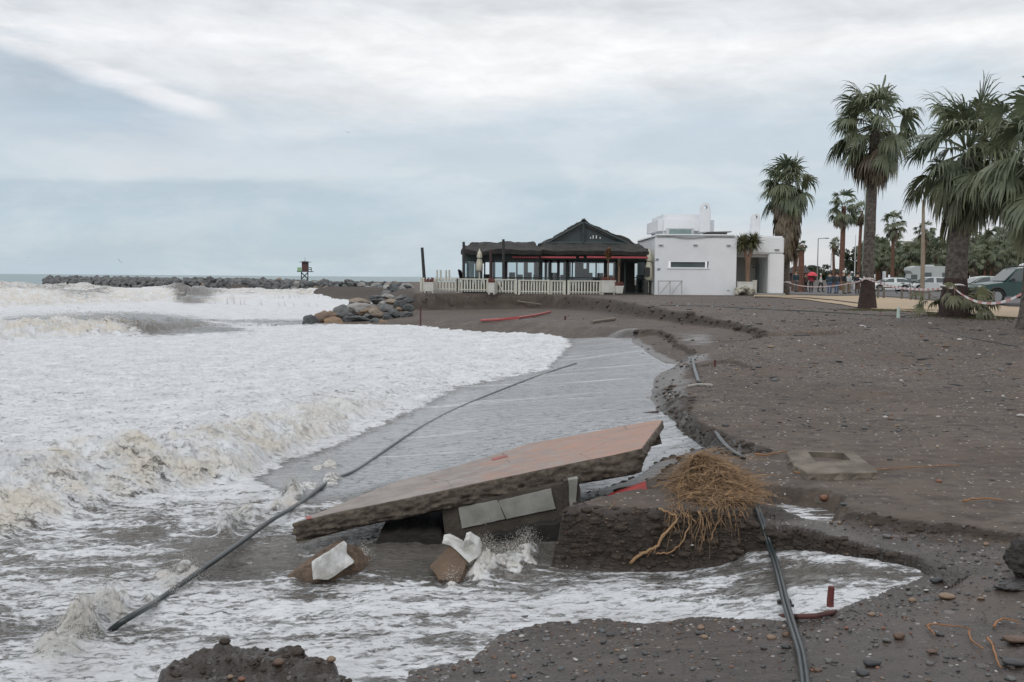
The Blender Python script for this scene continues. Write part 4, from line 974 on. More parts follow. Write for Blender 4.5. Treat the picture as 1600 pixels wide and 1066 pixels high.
X, Y, g = X[kp], Y[kp], g[kp]; size = np.exp(pr.normal(0, .5, len(X))) * .036 * np.clip(Y / 14, .5, 1.8)
o = litter('beach_debris', range(len(X)), 'dark chips of wood and weed strewn over the beach', None, 2.1, .28, 0); o['category'] = 'debris'

# ---- boulders of the small groyne by the restaurant
BM = [rock_mesh('boulder', 60 + i, 3, (1, .8, .7 - .04 * i), 1) for i in range(6)]
RM = {'grey': mat('rock_grey', (.15, .155, .155), .75, .4, 2, .8, .05, 5), 'dark': mat('rock_dark', (.07, .078, .08), .65, .4, 2, .8, .05, 5), 'ochre': mat('rock_ochre', (.26, .17, .10), .8, .4, 1.5, .8, .05, 5, c2=(.17, .13, .10)),
      'tan': mat('rock_tan', (.27, .22, .17), .8, .3, 2, .8, .05, 5), 'pale': mat('rock_pale', (.30, .295, .28), .8, .3, 2, .8, .05, 5)}
bl = [(487,506,26,26,'dark'),(502,499,34,28,'ochre'),(524,505,32,18,'ochre'),(514,493,30,16,'ochre'),(535,488,30,24,'grey'),(549,480,22,16,'dark'),(565,482,46,18,'pale'),(575,488,34,14,'ochre'),(563,472,32,12,'tan'),(590,471,28,10,'grey'),
      (587,490,24,18,'tan'),(560,500,40,14,'dark'),(585,505,24,16,'dark'),(600,506,22,13,'ochre'),(605,496,20,14,'dark'),(602,482,22,14,'grey'),(618,492,26,18,'dark'),(611,472,26,11,'tan'),(627,478,22,16,'dark'),(588,465,22,9,'dark'),(605,463,22,8,'pale'),
      (624,466,24,9,'grey'),(638,470,18,12,'dark'),(622,484,12,9,'ochre'),(634,493,22,9,'dark'),(630,505,26,9,'dark'),(612,509,20,7,'dark'),(575,494,22,10,'grey'),(548,494,18,12,'dark'),(640,482,20,14,'dark'),(596,476,18,10,'pale'),(545,500,22,14,'dark'),(650,508,18,6,'dark')]
words = {'grey': 'grey', 'dark': 'wet dark', 'ochre': 'orange-brown', 'tan': 'tan', 'pale': 'pale'}
for i, (a, c_, w_, h_, k) in enumerate(bl):
    d_ = 46.4 + (508 - c_) * .17; p = Pt(a, c_, d_); s_ = w_ / F * d_ * 1.12
    where = 'at the water end of the boulder heap' if a < 545 else ('in the foam at the foot of the boulder heap' if c_ > 498 else ('on top of the boulder heap' if c_ < 475 else 'in the middle of the boulder heap'))
    rock('boulder', BM[i % 6], RM[k], p, (s_, s_ * .9, h_ / F * d_ * 1.75), (rnd.uniform(-.25, .25), rnd.uniform(-.25, .25), rnd.uniform(-.5, .5) if w_ > 28 else rnd.uniform(0, 3)), f'{words[k]} boulder {where}', 'boulder', 'boulders heaped below the restaurant')
# ---- long breakwater: rows of boulders
line = [(-101, 215, 1.25), (-70, 196, 1.2), (-50, 178, 1.15), (-38, 152, 1.1), (-28, 135, 1.0), (-22, 126, .9), (-14, 108, .8), (-9.5, 90, .6)]
cnt = 0; V_, F_ = [], []; nv = 0
allb = []
for i in range(len(line) - 1):
    a, c_ = Vector(line[i][:2]), Vector(line[i + 1][:2]); n_ = int((c_ - a).length / 1.5)
    for k in range(n_):
        for row in range(5):
            t_ = (k + rnd.random()) / n_; p = a.lerp(c_, t_); hh_ = line[i][2] * (1 - t_) + line[i + 1][2] * t_
            off = (-1.9, -1.1, -.3, .6, 1.6)[row]; zz = (-.75, -.15, .25, .45, .3)[row] * (1.0 + .5 * (hh_ - .6))
            allb.append((p.x + rnd.uniform(-.4, .4), p.y + off * 1.3, zz * 1.05 + rnd.uniform(-.12, .12), rnd.uniform(1.5, 2.3)))
allb.sort(key=lambda q_: -q_[3] / q_[1])
for i, (x_, y_, z_, s_) in enumerate(allb):
    k = rnd.choices(['grey', 'dark', 'tan', 'pale'], [.45, .33, .12, .10])[0]; rot = (rnd.uniform(-.3, .3), rnd.uniform(.1, .8), rnd.uniform(0, 3))
    if i < 260:
        rock('boulder', BM[i % 6], RM[k], (x_, y_, z_), (s_, s_, s_ * .8), rot, f'{words[k]} boulder of the long low breakwater', 'boulder', 'boulders of the long breakwater')
    else:
        me = BM[i % 6]; M4 = Matrix.Translation((x_, y_, z_)) @ Matrix.Rotation(rot[2], 4, 'Z') @ Matrix.Rotation(rot[1], 4, 'Y') @ Matrix.Diagonal((s_, s_, s_ * .8, 1))
        allb[i] = (me, M4)
b = MB(); 
ico = bmesh.new(); bmesh.ops.create_icosphere(ico, subdivisions=1, radius=.5); iv2 = [v.co.copy() for v in ico.verts]; fi2 = [tuple(v.index for v in f.verts) for f in ico.faces]; ico.free()
for q_ in allb[260:]: b.add([q_[1] @ (v * rnd.uniform(.75, 1.1)) for v in iv2], fi2)
if b.v: tag(b.build('breakwater_rocks', RM['grey'], None), 'far stretch of grey rocks at the sea end of the long breakwater', 'rocks', kind='stuff')

# ---- spray: drops thrown up along the breaking edges
sp_v, sp_f = [], []; nv = 0; tet = np.array([(0, 0, 1), (.94, 0, -.33), (-.47, .82, -.33), (-.47, -.82, -.33)]); tf = np.array([(0, 1, 2), (0, 2, 3), (0, 3, 1), (1, 3, 2)])
def drops(n, fx, r0_, r1_):
    global nv
    for _ in range(n):
        p = fx(); s_ = (r0_ + (r1_ - r0_) * pr.rand() ** 3)
        sp_v.append(tet * s_ * np.array([1, 1, 1 + pr.rand()]) + np.array(p)); sp_f.append(tf + nv); nv += 4
spp = []
for a, c_, r_, h_ in SPL:
    for _ in range(430):
        dx, dy = pr.normal(0, .5), pr.normal(0, .3); x_, y_ = onz(a + dx * r_, c_ + dy * r_, -.45)[:2]; up_ = h_ * math.exp(-(dx * dx + dy * dy)) * .8 + abs(pr.normal(0, .045)); spp.append((x_ + pr.normal(0, .03), y_, up_, .0009, .0036))
for pts, hs, ws, ls in WAVES[:1]:
    for _ in range(2600):
        k = pr.randint(1, 8); t_ = pr.rand(); x_ = pts[k][0] * (1 - t_) + pts[k + 1][0] * t_; y_ = pts[k][1] * (1 - t_) + pts[k + 1][1] * t_; hh_ = hs[k] * (1 - t_) + hs[k + 1] * t_
        b_ = pr.rand() * 1.8; spp.append((x_ + pr.normal(0, .1), y_ + b_, abs(pr.normal(0, .05)), .002, .009))
for pts, hs, ws, ls in WAVES[1:3]:
    for _ in range(1300):
        k = pr.randint(0, 4); t_ = pr.rand(); x_ = pts[k][0] * (1 - t_) + pts[k + 1][0] * t_; y_ = pts[k][1] * (1 - t_) + pts[k + 1][1] * t_
        if abs(x_) > y_ * .6: continue
        spp.append((x_ + pr.normal(0, .3), y_ + 1.5 + pr.rand() * 3, abs(pr.normal(0, .22)), .01, .035))
ax = np.array(spp); zz = sea_fn(ax[:, 0], ax[:, 1])[0]
for i in range(len(ax)):
    s_ = ax[i, 3] + (ax[i, 4] - ax[i, 3]) * pr.rand() ** 3; sp_v.append(tet * s_ * np.array([1, 1, 1 + pr.rand()]) + np.array([ax[i, 0], ax[i, 1], zz[i] + ax[i, 2] - .01])); sp_f.append(tf + nv); nv += 4
me = bpy.data.meshes.new('spray'); me.from_pydata(np.concatenate(sp_v).tolist(), [], np.concatenate(sp_f).tolist()); me.materials.append(mat('spray_foam', (.66, .66, .63), .4, .2, 3, c2=(.52, .50, .44)))
me.polygons.foreach_set('use_smooth', [True] * len(me.polygons)); o = bpy.data.objects.new('spray', me); col.objects.link(o); tag(o, 'drops of spray thrown up along the breaking waves and the hose', 'spray', kind='stuff')

# ---- embedded lumps and stones on the faces of the cuts
def gpt_many(PX, PY):
    o = []
    D_ = np.exp(np.linspace(math.log(4.5), math.log(30), 700))
    for a, c_ in zip(PX, PY):
        r = ray(a, c_); X_ = r.x / r.y * D_; Z_ = CH + r.z / r.y * D_; o.append((X_, Z_))
    X_ = np.array([q[0] for q in o]); Z_ = np.array([q[1] for q in o]); Y_ = np.broadcast_to(D_, X_.shape)
    G = ground_z(X_.ravel(), Y_.ravel()); g_ = G[0].reshape(X_.shape); st_ = G[7].reshape(X_.shape); k = np.argmax(Z_ < g_, axis=1); i = np.arange(len(k)); return X_[i, k], Y_[i, k], Z_[i, k], st_[i, k]
PXs = np.concatenate([pr.uniform(880, 1180, 620), pr.uniform(1180, 1460, 330), pr.uniform(1300, 1600, 120)]); PYs = np.concatenate([pr.uniform(790, 885, 620), 818 + pr.uniform(0, 50, 330), pr.uniform(800, 838, 120)])
fX, fY, fZ, fS = gpt_many(PXs, PYs); fk = fS > .04; fX, fY, fZ = fX[fk], fY[fk], fZ[fk]
# ---- crumbled lumps of wet sand along the cut edges and on the clump at the lower left
X, Y = scatter(120000, 4.2, 58, -.36, .58); g, sw, sa, sb, cl, mA, mB, stp = ground_z(X, Y)
wgt = np.clip(stp, 0, 1) * .22 * (sw < .3) + .16 * (cl > .15) + .05 * ((np.abs(sa) < .35) & (mA > .5) & (sw < .1)); wgt *= np.where(Y > 9, 2.2, 1.0)
kp = pr.rand(len(X)) < wgt * .55; X, Y, g = X[kp], Y[kp], g[kp]; size = np.exp(pr.normal(0, .5, len(X))) * np.where(Y < 9, .022, np.where(Y > 22, .11, .05)) ; size = np.minimum(size, np.where(Y < 9, .07, np.where(Y > 22, .32, .15)))
V_, F_ = [], []; nV = 0
ico = bmesh.new(); bmesh.ops.create_icosphere(ico, subdivisions=2, radius=.5); iv3 = np.array([v.co[:] for v in ico.verts]); fi3 = np.array([[v.index for v in f.verts] for f in ico.faces]); ico.free()
CV = [iv3 * (1 + .30 * np.array([[mnoise.fractal(Vector(v) * 3 + Vector((k * 7, 0, 0)), .6, 2, 3)] for v in iv3])) for k in range(6)]
for i in range(len(X)):
    q_ = CV[i % 6] * np.array([1, .8, .55]) * size[i]; an = pr.rand() * 6.28; c_, s2 = math.cos(an), math.sin(an)
    V_.append(np.stack([q_[:, 0] * c_ - q_[:, 1] * s2 + X[i], q_[:, 0] * s2 + q_[:, 1] * c_ + Y[i], q_[:, 2] + g[i]], 1)); F_.append(fi3 + nV); nV += len(iv3)
for i in range(len(fX)):
    s_ = min(.09, .030 * math.exp(pr.normal(0, .55))); q_ = CV[i % 6] * np.array([1.2, .7, .6]) * s_; an = pr.normal(0, .4); c_, s2 = math.cos(an), math.sin(an)
    V_.append(np.stack([q_[:, 0] * c_ - q_[:, 1] * s2 + fX[i], q_[:, 0] * s2 + q_[:, 1] * c_ + fY[i], q_[:, 2] + fZ[i]], 1)); F_.append(fi3 + nV); nV += len(iv3)
me = bpy.data.meshes.new('sand_clods'); me.from_pydata(np.concatenate(V_).tolist(), [], np.concatenate(F_).tolist()); me.materials.append(mat('clod', (.055, .040, .028), .75, .5, 6, .9, .01, 60, c2=(.026, .019, .013)))
o = bpy.data.objects.new('sand_clods', me); col.objects.link(o); tag(o, 'crumbled lumps of dark wet sand along the cut edges', 'sand lumps', kind='stuff')

for i in range(0, min(len(fX), 640), 13):
    k = ['sandy', 'mid grey', 'rusty', 'sandy', 'brown'][i % 5]; s_ = .014 + .02 * pr.rand() ** 2
    rock('pebble', SM[i % 6], PM[k], (float(fX[i]), float(fY[i]) - .012, float(fZ[i]) + .004), (s_ * 1.3, s_, s_), (0, pr.rand() * .6, pr.rand()), f'{k} pebble stuck in the dark face of the cut bank', 'pebble', 'pebbles stuck in the cut bank')
# ================================================================== restaurant, white building, fence
M_THATCH = mat('thatch', (.058, .054, .050), .95, .5, 2.5, 1., .05, 14, c2=(.030, .031, .031))
M_WOOD = mat('dark_wood', (.035, .034, .033), .7, .3, 5)
M_WOODG = mat('green_grey_frame', (.045, .062, .062), .6, .3, 4)
M_REDT = mat('red_strip', (.36, .06, .07), .5, .1, 4)
M_CREAM = mat('cream_paint', (.60, .60, .52), .6, .15, 3)
M_WALL = mat('white_wall', (.72, .74, .76), .85, .07, .7, .35, .02, 6, c2=(.66, .68, .695))
M_SHELL = mat('window_tint', (.10, .14, .15), .25, .2, 2)
M_POT = mat('cream_pot', (.58, .58, .54), .7, .15, 3)
M_SOIL = mat('pot_flowers', (.25, .05, .05), .8, .6, 9, c2=(.06, .05, .03))
M_UMB = mat('umbrella_cloth', (.55, .53, .42), .85, .15, 3, .5, .03, 6)
def glassmat():
    t = NT('pane_glass'); g = t.n('ShaderNodeBsdfGlossy'); g.inputs['Roughness'].default_value = .03; tr = t.n('ShaderNodeBsdfTransparent'); tr.inputs[0].default_value = (.80, .86, .87, 1)
    lw = t.n('ShaderNodeFresnel'); lw.inputs[0].default_value = 1.5; mx = t.n('ShaderNodeMixShader'); t.put(mx.inputs[0], t.math('ADD', t.math('MULTIPLY', lw.outputs[0], .8), .04))
    t.t.links.new(tr.outputs[0], mx.inputs[1]); t.t.links.new(g.outputs[0], mx.inputs[2]); t.t.links.new(mx.outputs[0], t.out.inputs[0]); return t.m
M_GLASS = glassmat()
def pbox(b, x0, x1, y0, y1, d0, d1):          # box from picture extents at its front distance
    a = Pt(x0, y1, d0); c = Pt(x1, y0, d0)
    b.box(((a.x + c.x) / 2, (d0 + d1) / 2, (a.z + c.z) / 2), (abs(c.x - a.x), abs(d1 - d0), abs(c.z - a.z)))
def part(name, m_, parent, boxes, bevel=0):
    b = MB()
    for q in boxes: pbox(b, *q)
    return b.build(name, m_, parent, bevel=bevel)
GZ = .70
DR = 62.0
rest_o = thing('restaurant', 'dark beach restaurant with thatched roofs, glass walls and a big front gable', 'restaurant', tuple(Vector((Pt(890, 458, DR).x, DR, GZ))))
def Q(px, py, d): return Pt(px, py, d)
def quadslab(b, pts, th, n=10, sag=.06):
    """thick roof plane through 4 corners (a,b,c,d), subdivided with an uneven surface"""
    a, b_, c, d = [Vector(p) for p in pts]; nr = (b_ - a).cross(d - a).normalized()
    if nr.z < 0: nr = -nr
    V, Fc = [], []
    m = max(4, n)
    for layer in (0, 1):
        for i in range(m + 1):
            for j in range(m + 1):
                p = a.lerp(b_, i / m).lerp(d.lerp(c, i / m), j / m); p = p + nr * (0 if layer == 0 else -th) + nr * sag * mnoise.fractal(p * .9, .6, 2, 4) * (1 if layer == 0 else .5)
                V.append(p)
    k = (m + 1) ** 2
    for i in range(m):
        for j in range(m):
            q = (i * (m + 1) + j, (i + 1) * (m + 1) + j, (i + 1) * (m + 1) + j + 1, i * (m + 1) + j + 1); Fc.append(q); Fc.append(tuple(x + k for x in reversed(q)))
    for i in range(m):
        for q in ((i * (m + 1), (i + 1) * (m + 1)), (i * (m + 1) + m, (i + 1) * (m + 1) + m), (i, i + 1), (m * (m + 1) + i, m * (m + 1) + i + 1)): Fc.append((q[0], q[1], q[1] + k, q[0] + k))
    b.add(V, Fc)
apex = Q(912, 343, 61); apb = apex + Vector((0, 12, 0)); el_ = Q(842, 383, 61); er_ = Q(1014, 390, 61)
b = MB()
quadslab(b, (el_, apex, apb, el_ + Vector((0, 12, 0))), .30, 16, .16); quadslab(b, (apex, er_, er_ + Vector((0, 12, 0)), apb), .30, 16, .16)
roof = b.build('roof', M_THATCH, rest_o)
# lower skirt of thatch under the gable
b = MB(); quadslab(b, (Q(852, 379, 61.0), Q(998, 381, 61.0), Q(1014, 393.5, 60.0), Q(838, 391, 60.0)), .26, 16, .10); b.build('roof_skirt', M_THATCH, rest_o)
b = MB(); ga = Q(912, 351, 61.25); gl = Q(858, 379, 61.25); gr = Q(978, 380, 61.25); b.add([ga, gl, gr, ga + Vector((0, .08, 0)), gl + Vector((0, .08, 0)), gr + Vector((0, .08, 0))], [(0, 1, 2), (5, 4, 3), (0, 3, 4, 1), (1, 4, 5, 2), (2, 5, 3, 0)]); b.build('gable_glass', mat('gable_panel', (.045, .062, .065), .22, .3, .6), rest_o)
b = MB()
for p, q, r_ in (((912,347),(912,380),.13), ((912,348),(855,380),.12), ((912,348),(982,381),.12), ((855,380),(982,381),.12)): b.tube([Q(*p, 61.05), Q(*q, 61.05)], r_, 4)
b.build('gable_frame', M_WOODG, rest_o)
b = MB()
for a_, h_ in ((922,2.2),(926,5),(931,5),(937,2.2)): pbox(b, a_, a_ + 1.6, 373 - h_, 373, 61.15, 61.2)
b.build('gable_lamps', mat('lamp_white', (.7, .75, .75), .5, .1), rest_o)
# left pavilion roof (hipped)
b = MB(); a0, a1 = Q(738, 377.5, 61.5), Q(833, 378.5, 61.5); f0, f1 = Q(720, 392, 59.6), Q(846, 392, 59.6)
back = Vector((0, 5, 0)); quadslab(b, (a0, a1, f1, f0), .25, 16, .15); quadslab(b, (f0 + back + Vector((.2, 0, 0)), a0, f0, f0 + Vector((0, .01, 0))), .2, 6, .05)
quadslab(b, (f1, f1 + Vector((0, .01, 0)), f1 + back, a1), .2, 6, .05); quadslab(b, (a0, a1, f1 + back, f0 + back), .25, 10, .12)
b.build('side_roof', M_THATCH, rest_o)
b = MB(); quadslab(b, (Q(800, 384, 60.6), Q(846, 385, 60.6), Q(848, 392, 59.9), Q(790, 392, 59.9)), .25, 8, .1); b.build('link_roof', M_THATCH, rest_o)
# eaves beams, posts, frames
part('eaves_beam', M_WOODG, rest_o, [(722, 1010, 396, 405, 61.0, 61.3), (722, 846, 397, 408, 60.4, 60.6), (842, 1010, 405, 409, 61.4, 61.6)])
for x0, x1 in ((800,842),(845,900),(905,912),(917,1012)): part('awning_strip', M_REDT, rest_o, [(x0, x1, 401, 403.3, 60.0, 60.2)])
for x, wd_ in ((723,3),(756,2.5),(767,3),(788,4.5),(843,3),(851,4),(859,3),(871,3.5),(885,3),(893,2.5),(944,3),(962,4),(975,3),(1008,3)):
    part('post', M_WOODG if x % 2 else M_WOOD, rest_o, [(x, x + wd_, 402, 459, 61.4, 61.6)])
for x0, x1, y0, y1 in ((724,752,406,459),(770,788,406,459),(793,843,404,459),(846,851,404,459),(855,859,404,459),(862,871,404,459),(874,885,408,459),(888,944,408,459),(948,962,408,459),(992,1008,402,459)):
    f_ = part('window_frame', M_WOODG, rest_o, [(x0, x1, y0, y0 + 1.6, 61.35, 61.5), (x0, x1, 433.5, 435, 61.35, 61.5), (x0, x0 + 1, y0, y1, 61.35, 61.5), (x1 - 1, x1, y0, y1, 61.35, 61.5)])
    g_ = part('pane', M_GLASS, f_, []) if False else None
    b = MB(); pbox(b, x0 + 1, x1 - 1, y0 + 1.6, y1, 61.42, 61.44); pn_ = b.build('pane', M_GLASS, rest_o)
# low inner walls, back frames, ceiling, floor
part('floor_deck', M_WOOD, rest_o, [(722, 1016, 458, 462, 60.8, 73)])
part('dark_wall', M_WOOD, rest_o, [(724, 756, 402, 412, 70, 70.2), (724, 1010, 446, 459, 70, 70.2), (740, 1010, 400, 410, 70, 70.2)] + [(x, x + w_, 402, 459, 70, 70.2) for x, w_ in ((742,12),(770,4),(785,8),(806,3),(818,7),(834,14),(856,6),(870,3),(880,12),(898,14),(916,5),(930,3),(943,6),(958,22),(985,7))])
part('side_screen', M_WOOD, rest_o, [(964, 992, 404, 460, 62.5, 62.7), (1000, 1006, 430, 460, 62, 64)])
part('counter', mat('counter_grey', (.20, .22, .22), .6, .2), rest_o, [(876, 944, 433, 440, 62.6, 63.4)])
part('wind_cloth', mat('pale_blind', (.50, .55, .56), .5, .15), rest_o, [(729, 741, 407, 434, 61.9, 61.95)])
# dim shapes inside: stacked chairs seen through the glass
def chair_stack(px, d, n):
    t0 = thing('chair_stack', 'dark stacked chairs inside the glass-walled restaurant', 'chairs', tuple(Pt(px, 456, d)), group='chairs inside the restaurant')
    b = MB(); p = Pt(px, 456, d); z = .75
    for k in range(n):
        b.box((p.x, d, z + .42 + .14 * k), (.42, .42, .04)); 
    b.build('seat', M_WOOD, t0)
    b = MB(); b.box((p.x, d + .2, z + .75 + .07 * n), (.40, .04, .5 + .14 * n)); b.build('backrest', M_WOOD, t0)
    for sx in (-1, 1):
        for sy in (-1, 1): b = MB(); b.cyl((p.x + sx * .18, d + sy * .18, z), (p.x + sx * .18, d + sy * .18, z + .42), .025, n=6); b.build('leg', M_WOOD, t0)
for px, n in ((735,1),(760,1),(800,2),(812,1),(826,2),(838,1),(866,2),(880,1),(905,3),(914,4),(921,2),(938,2),(953,1),(970,3),(983,2)): chair_stack(px, 64 + (px % 3), n)
# ---- white picket fence panels, each its own thing
def picket(x0, x1, yt, yb, d, label, gate=False, post=True):
    a, c = Pt(x0, yb, d), Pt(x1, yb, d); zt = Pt(x0, yt, d).z; zb = a.z - .02; w_ = c.x - a.x
    t0 = thing('picket_fence', label, 'fence', tuple(a), group='white picket fence panels')
    b = MB(); n = max(3, int(w_ / .16))
    for i in range(n): x = a.x + (i + .5) * w_ / n; b.box((x, d, (zb + .06 + zt - .07) / 2), (.085, .03, zt - zb - .13))
    b.build('pickets', M_CREAM, t0)
    b = MB(); b.box(((a.x + c.x) / 2, d - .025, zt - .04), (w_, .07, .07)); b.build('rail', M_CREAM, t0); b = MB(); b.box(((a.x + c.x) / 2, d - .02, zb + .18), (w_, .05, .06)); b.build('rail', M_CREAM, t0)
    for x in (a.x, c.x): b = MB(); b.box((x, d - .02, (zt + zb) / 2), (.12, .12, zt - zb)); b.build('fence_post', M_CREAM, t0)
    if gate: b = MB(); b.tube([(a.x + .1, d - .05, zt - .12), (a.x + w_ * .38, d - .05, zb + .1)], .05, 4); b.build('brace', M_CREAM, t0)
picket(658, 662, 434, 455, 58.6, 'very narrow white fence end at the water side of the restaurant fence')
picket(680, 714, 435, 456, 58.6, 'leftmost wide white picket fence panel, right of the leftmost planter')
picket(715, 763, 435, 457, 58.6, 'second wide white picket panel from the left, below the closed umbrella')
picket(774, 806, 436, 459, 58.6, 'white picket gate panel with a diagonal brace, right of the middle planter', gate=True)
picket(811, 858, 437, 460, 58.6, 'white picket panel just right of the braced gate panel')
picket(860, 882, 438, 460.5, 58.6, 'short white picket panel below the left foot of the big gable')
picket(888, 939, 438, 460.5, 58.6, 'rightmost long white picket panel, beside the palm planter')
def planter(x0, x1, yt, yb, d, label, taper=1.0, flowers=True, mm=None):
    a, c = Pt(x0, yb, d), Pt(x1, yt, d); t0 = thing('planter', label, 'planter', ((a.x + c.x) / 2, d, a.z)); w_ = c.x - a.x; h_ = c.z - a.z
    b = MB(); b.box(((a.x + c.x) / 2, d, a.z + h_ * .55), (w_ / max(1, taper) , w_ / max(1, taper), h_ * .9), taper=taper); b.build('pot', mm or M_POT, t0, bevel=.02)
    b = MB(); b.box(((a.x + c.x) / 2, d, a.z + h_ - .03), (w_ * 1.04, w_ * 1.04, .07)); b.build('rim', mm or M_POT, t0)
    if taper == 1.0:
        for s_ in (-1, 1): b = MB(); b.box(((a.x + c.x) / 2 + s_ * w_ * .4, d - w_ * .4, a.z + .03), (.08, .08, .12)); b.build('foot', mm or M_POT, t0)
    if flowers:
        b = MB()
        for _ in range(110):
            p = Vector(((a.x + c.x) / 2 + rr_.uniform(-.5, .5) * w_ * .95, d + rr_.uniform(-.5, .5) * w_ * .8, a.z + h_ + abs(rr_.gauss(0, .10)))); b.box(p, (.07, .03, .05), Matrix.Rotation(rr_.random() * 6, 3, Vector((rr_.random(), rr_.random(), 1))))
        b.build('plants', M_SOIL, t0)
    return t0
planter(663, 678, 441, 457, 58.2, 'leftmost cream planter with red flowers at the water end of the fence')
planter(763, 773, 442, 459.5, 58.2, 'narrow cream planter with red flowers between two fence panels')
planter(939, 961, 438.5, 459.5, 58.2, 'big white wooden planter box under the small orange-leaved palm')
planter(961, 974, 447, 460, 57.6, 'tapered white flower pot standing right of the big white planter box', taper=1.25)
# tall bare posts
for (x0, y0, x1, y1, r_, lb) in [(664.5,442,659.5,387,.10,'leaning dark wooden pole at the water end of the fence'), (724.5,440,724.5,378,.09,'dark wooden pole at the left corner of the pavilion'), (787,440,786.5,374,.09,'tall dark pole in front of the pavilion roof'), (767,440,766.5,390,.09,'dark red-brown pole in front of the left pavilion')]:
    b = MB(); p0, p1 = Pt(x0, y0 + 16, 58.9), Pt(x1, y1, 58.9); b.tube([p0, p0.lerp(p1, .5), p1], [r_, r_ * .95, r_ * .85], 8); tag(b.build('wooden_pole', M_WOOD if x0 != 767 else mat('red_wood', (.055, .03, .028), .7, .3), None), lb, 'pole')
for i, (x, y0) in enumerate(((683,422),(688.5,422),(697,422),(702,422))):
    b = MB(); b.cyl(Pt(x, 440, 60.2), Pt(x, y0, 60.2), .055, n=8); tag(b.build('short_pole', M_CREAM, None), 'one of the four short pale posts behind the fence left of the pavilion', 'post', 'short pale posts behind the fence')
def umbrella(px, yb, yt, wpx, d, label):
    a = Pt(px, yb, d); zt = Pt(px, yt, d).z; t0 = thing('closed_umbrella', label, 'parasol', tuple(a)); h_ = zt - a.z; r_ = wpx / F * d / 2
    b = MB(); b.cyl((a.x, d, a.z), (a.x, d, zt + .05), .035, n=8); b.build('pole', M_CREAM, t0)
    b = MB(); n = 20; V = []; rows = [(.28, .75), (.33, .95), (.45, 1.0), (.60, .85), (.70, .62), (.76, .82), (.88, .62), (1.0, .05)]
    for q, k in rows:
        for i in range(n): an = 2 * math.pi * i / n; rr2 = r_ * k * (1 + .16 * math.cos(an * 6 + q * 2)); V.append((a.x + math.cos(an) * rr2, d + math.sin(an) * rr2, a.z + h_ * q))
    Fc = [(l * n + i, l * n + (i + 1) % n, (l + 1) * n + (i + 1) % n, (l + 1) * n + i) for l in range(len(rows) - 1) for i in range(n)] + [tuple(range(n - 1, -1, -1)), tuple(range((len(rows) - 1) * n, len(rows) * n))]
    b.add(V, Fc); b.build('folded_canopy', M_UMB, t0, smooth=True)
    b = MB(); z_ = a.z + h_ * .71; b.tube([(a.x + math.cos(q_ / 10 * 6.283) * r_ * .68, d + math.sin(q_ / 10 * 6.283) * r_ * .68, z_) for q_ in range(11)], .03, 4); b.build('strap', M_WOOD, t0)
umbrella(749, 437, 390, 10, 59.6, 'closed cream parasol standing behind the fence in front of the pavilion')
umbrella(1013, 458, 388, 10.5, 60.2, 'closed cream parasol right beside the corner of the white building')
umbrella(1019, 458, 391, 8, 61.4, 'closed cream parasol partly hidden behind the one by the white building')
part_b = MB(); p = Pt(1011, 425, 60.0); part_b.box((p.x, 60, p.z), (.32, .3, .55)); part_b.box((p.x - .06, 60.0, p.z - 1.1), (.28, .25, 1.2)); o = part_b.build('heater', M_WOOD, None, bevel=.03); tag(o, 'dark patio heater box on a stand beside the closed parasol', 'patio heater')
b = MB(); p = Pt(721, 426, 59.5); 
for k in range(7): b.box(p + Vector((.03 * k - .1, 0, .1 - .09 * k)), (.24 + .03 * k, .10, .12), Matrix.Rotation(.5, 3, 'Y'))
tag(b.build('hanging_cloth', mat('dark_cloth', (.03, .02, .03), .9, .3), None), 'dark cloth hanging from the left corner pole of the pavilion', 'cloth')
# ---- white building
wb = thing('white_building', 'white flat-roofed beach building with narrow windows and rounded chimneys', 'building', (Pt(1120, 459, 61).x, 61, GZ))
def rbox(name, x0, x1, y0, y1, d0, d1, m_=None, bev=.12, parent=None):
    b = MB(); pbox(b, x0, x1, y0, y1, d0, d1); return b.build(name, m_ or M_WALL, parent or wb, bevel=bev)
DW = 60.0
# front block walls with a real window opening (four boxes round the hole, then one skin each)
def wall_with_hole(name, x0, x1, y0, y1, hx0, hx1, hy0, hy1, d0, th):
    b = MB()
    xs = [Pt(x, 440, d0).x for x in (x0, hx0, hx1, x1)]; zs = [Pt(1100, y, d0).z for y in (y1, hy1, hy0, y0)]
    V = []; 
    for dd in (d0, d0 + th):
        for z in zs:
            for x in xs: V.append((x, dd, z))
    Fc = []
    def ix(k, i, j): return k * 16 + i * 4 + j
    for k in (0, 1):
        for i in range(3):
            for j in range(3):
                if i == 1 and j == 1: continue
                Fc.append((ix(k, i, j), ix(k, i, j + 1), ix(k, i + 1, j + 1), ix(k, i + 1, j)))
    for i in range(3): Fc += [(ix(0, i, 0), ix(0, i + 1, 0), ix(1, i + 1, 0), ix(1, i, 0)), (ix(0, i, 3), ix(0, i + 1, 3), ix(1, i + 1, 3), ix(1, i, 3)), (ix(0, 0, i), ix(0, 0, i + 1), ix(1, 0, i + 1), ix(1, 0, i)), (ix(0, 3, i), ix(0, 3, i + 1), ix(1, 3, i + 1), ix(1, 3, i))]
    Fc += [(ix(0, 1, 1), ix(0, 1, 2), ix(1, 1, 2), ix(1, 1, 1)), (ix(0, 2, 1), ix(0, 2, 2), ix(1, 2, 2), ix(1, 2, 1)), (ix(0, 1, 1), ix(0, 2, 1), ix(1, 2, 1), ix(1, 1, 1)), (ix(0, 1, 2), ix(0, 2, 2), ix(1, 2, 2), ix(1, 1, 2))]
    b.add(V, Fc); return b.build(name, M_WALL, wb)
wall_with_hole('front_wall', 1023, 1150, 372, 462, 1044, 1107, 408.5, 419, DW, .35)
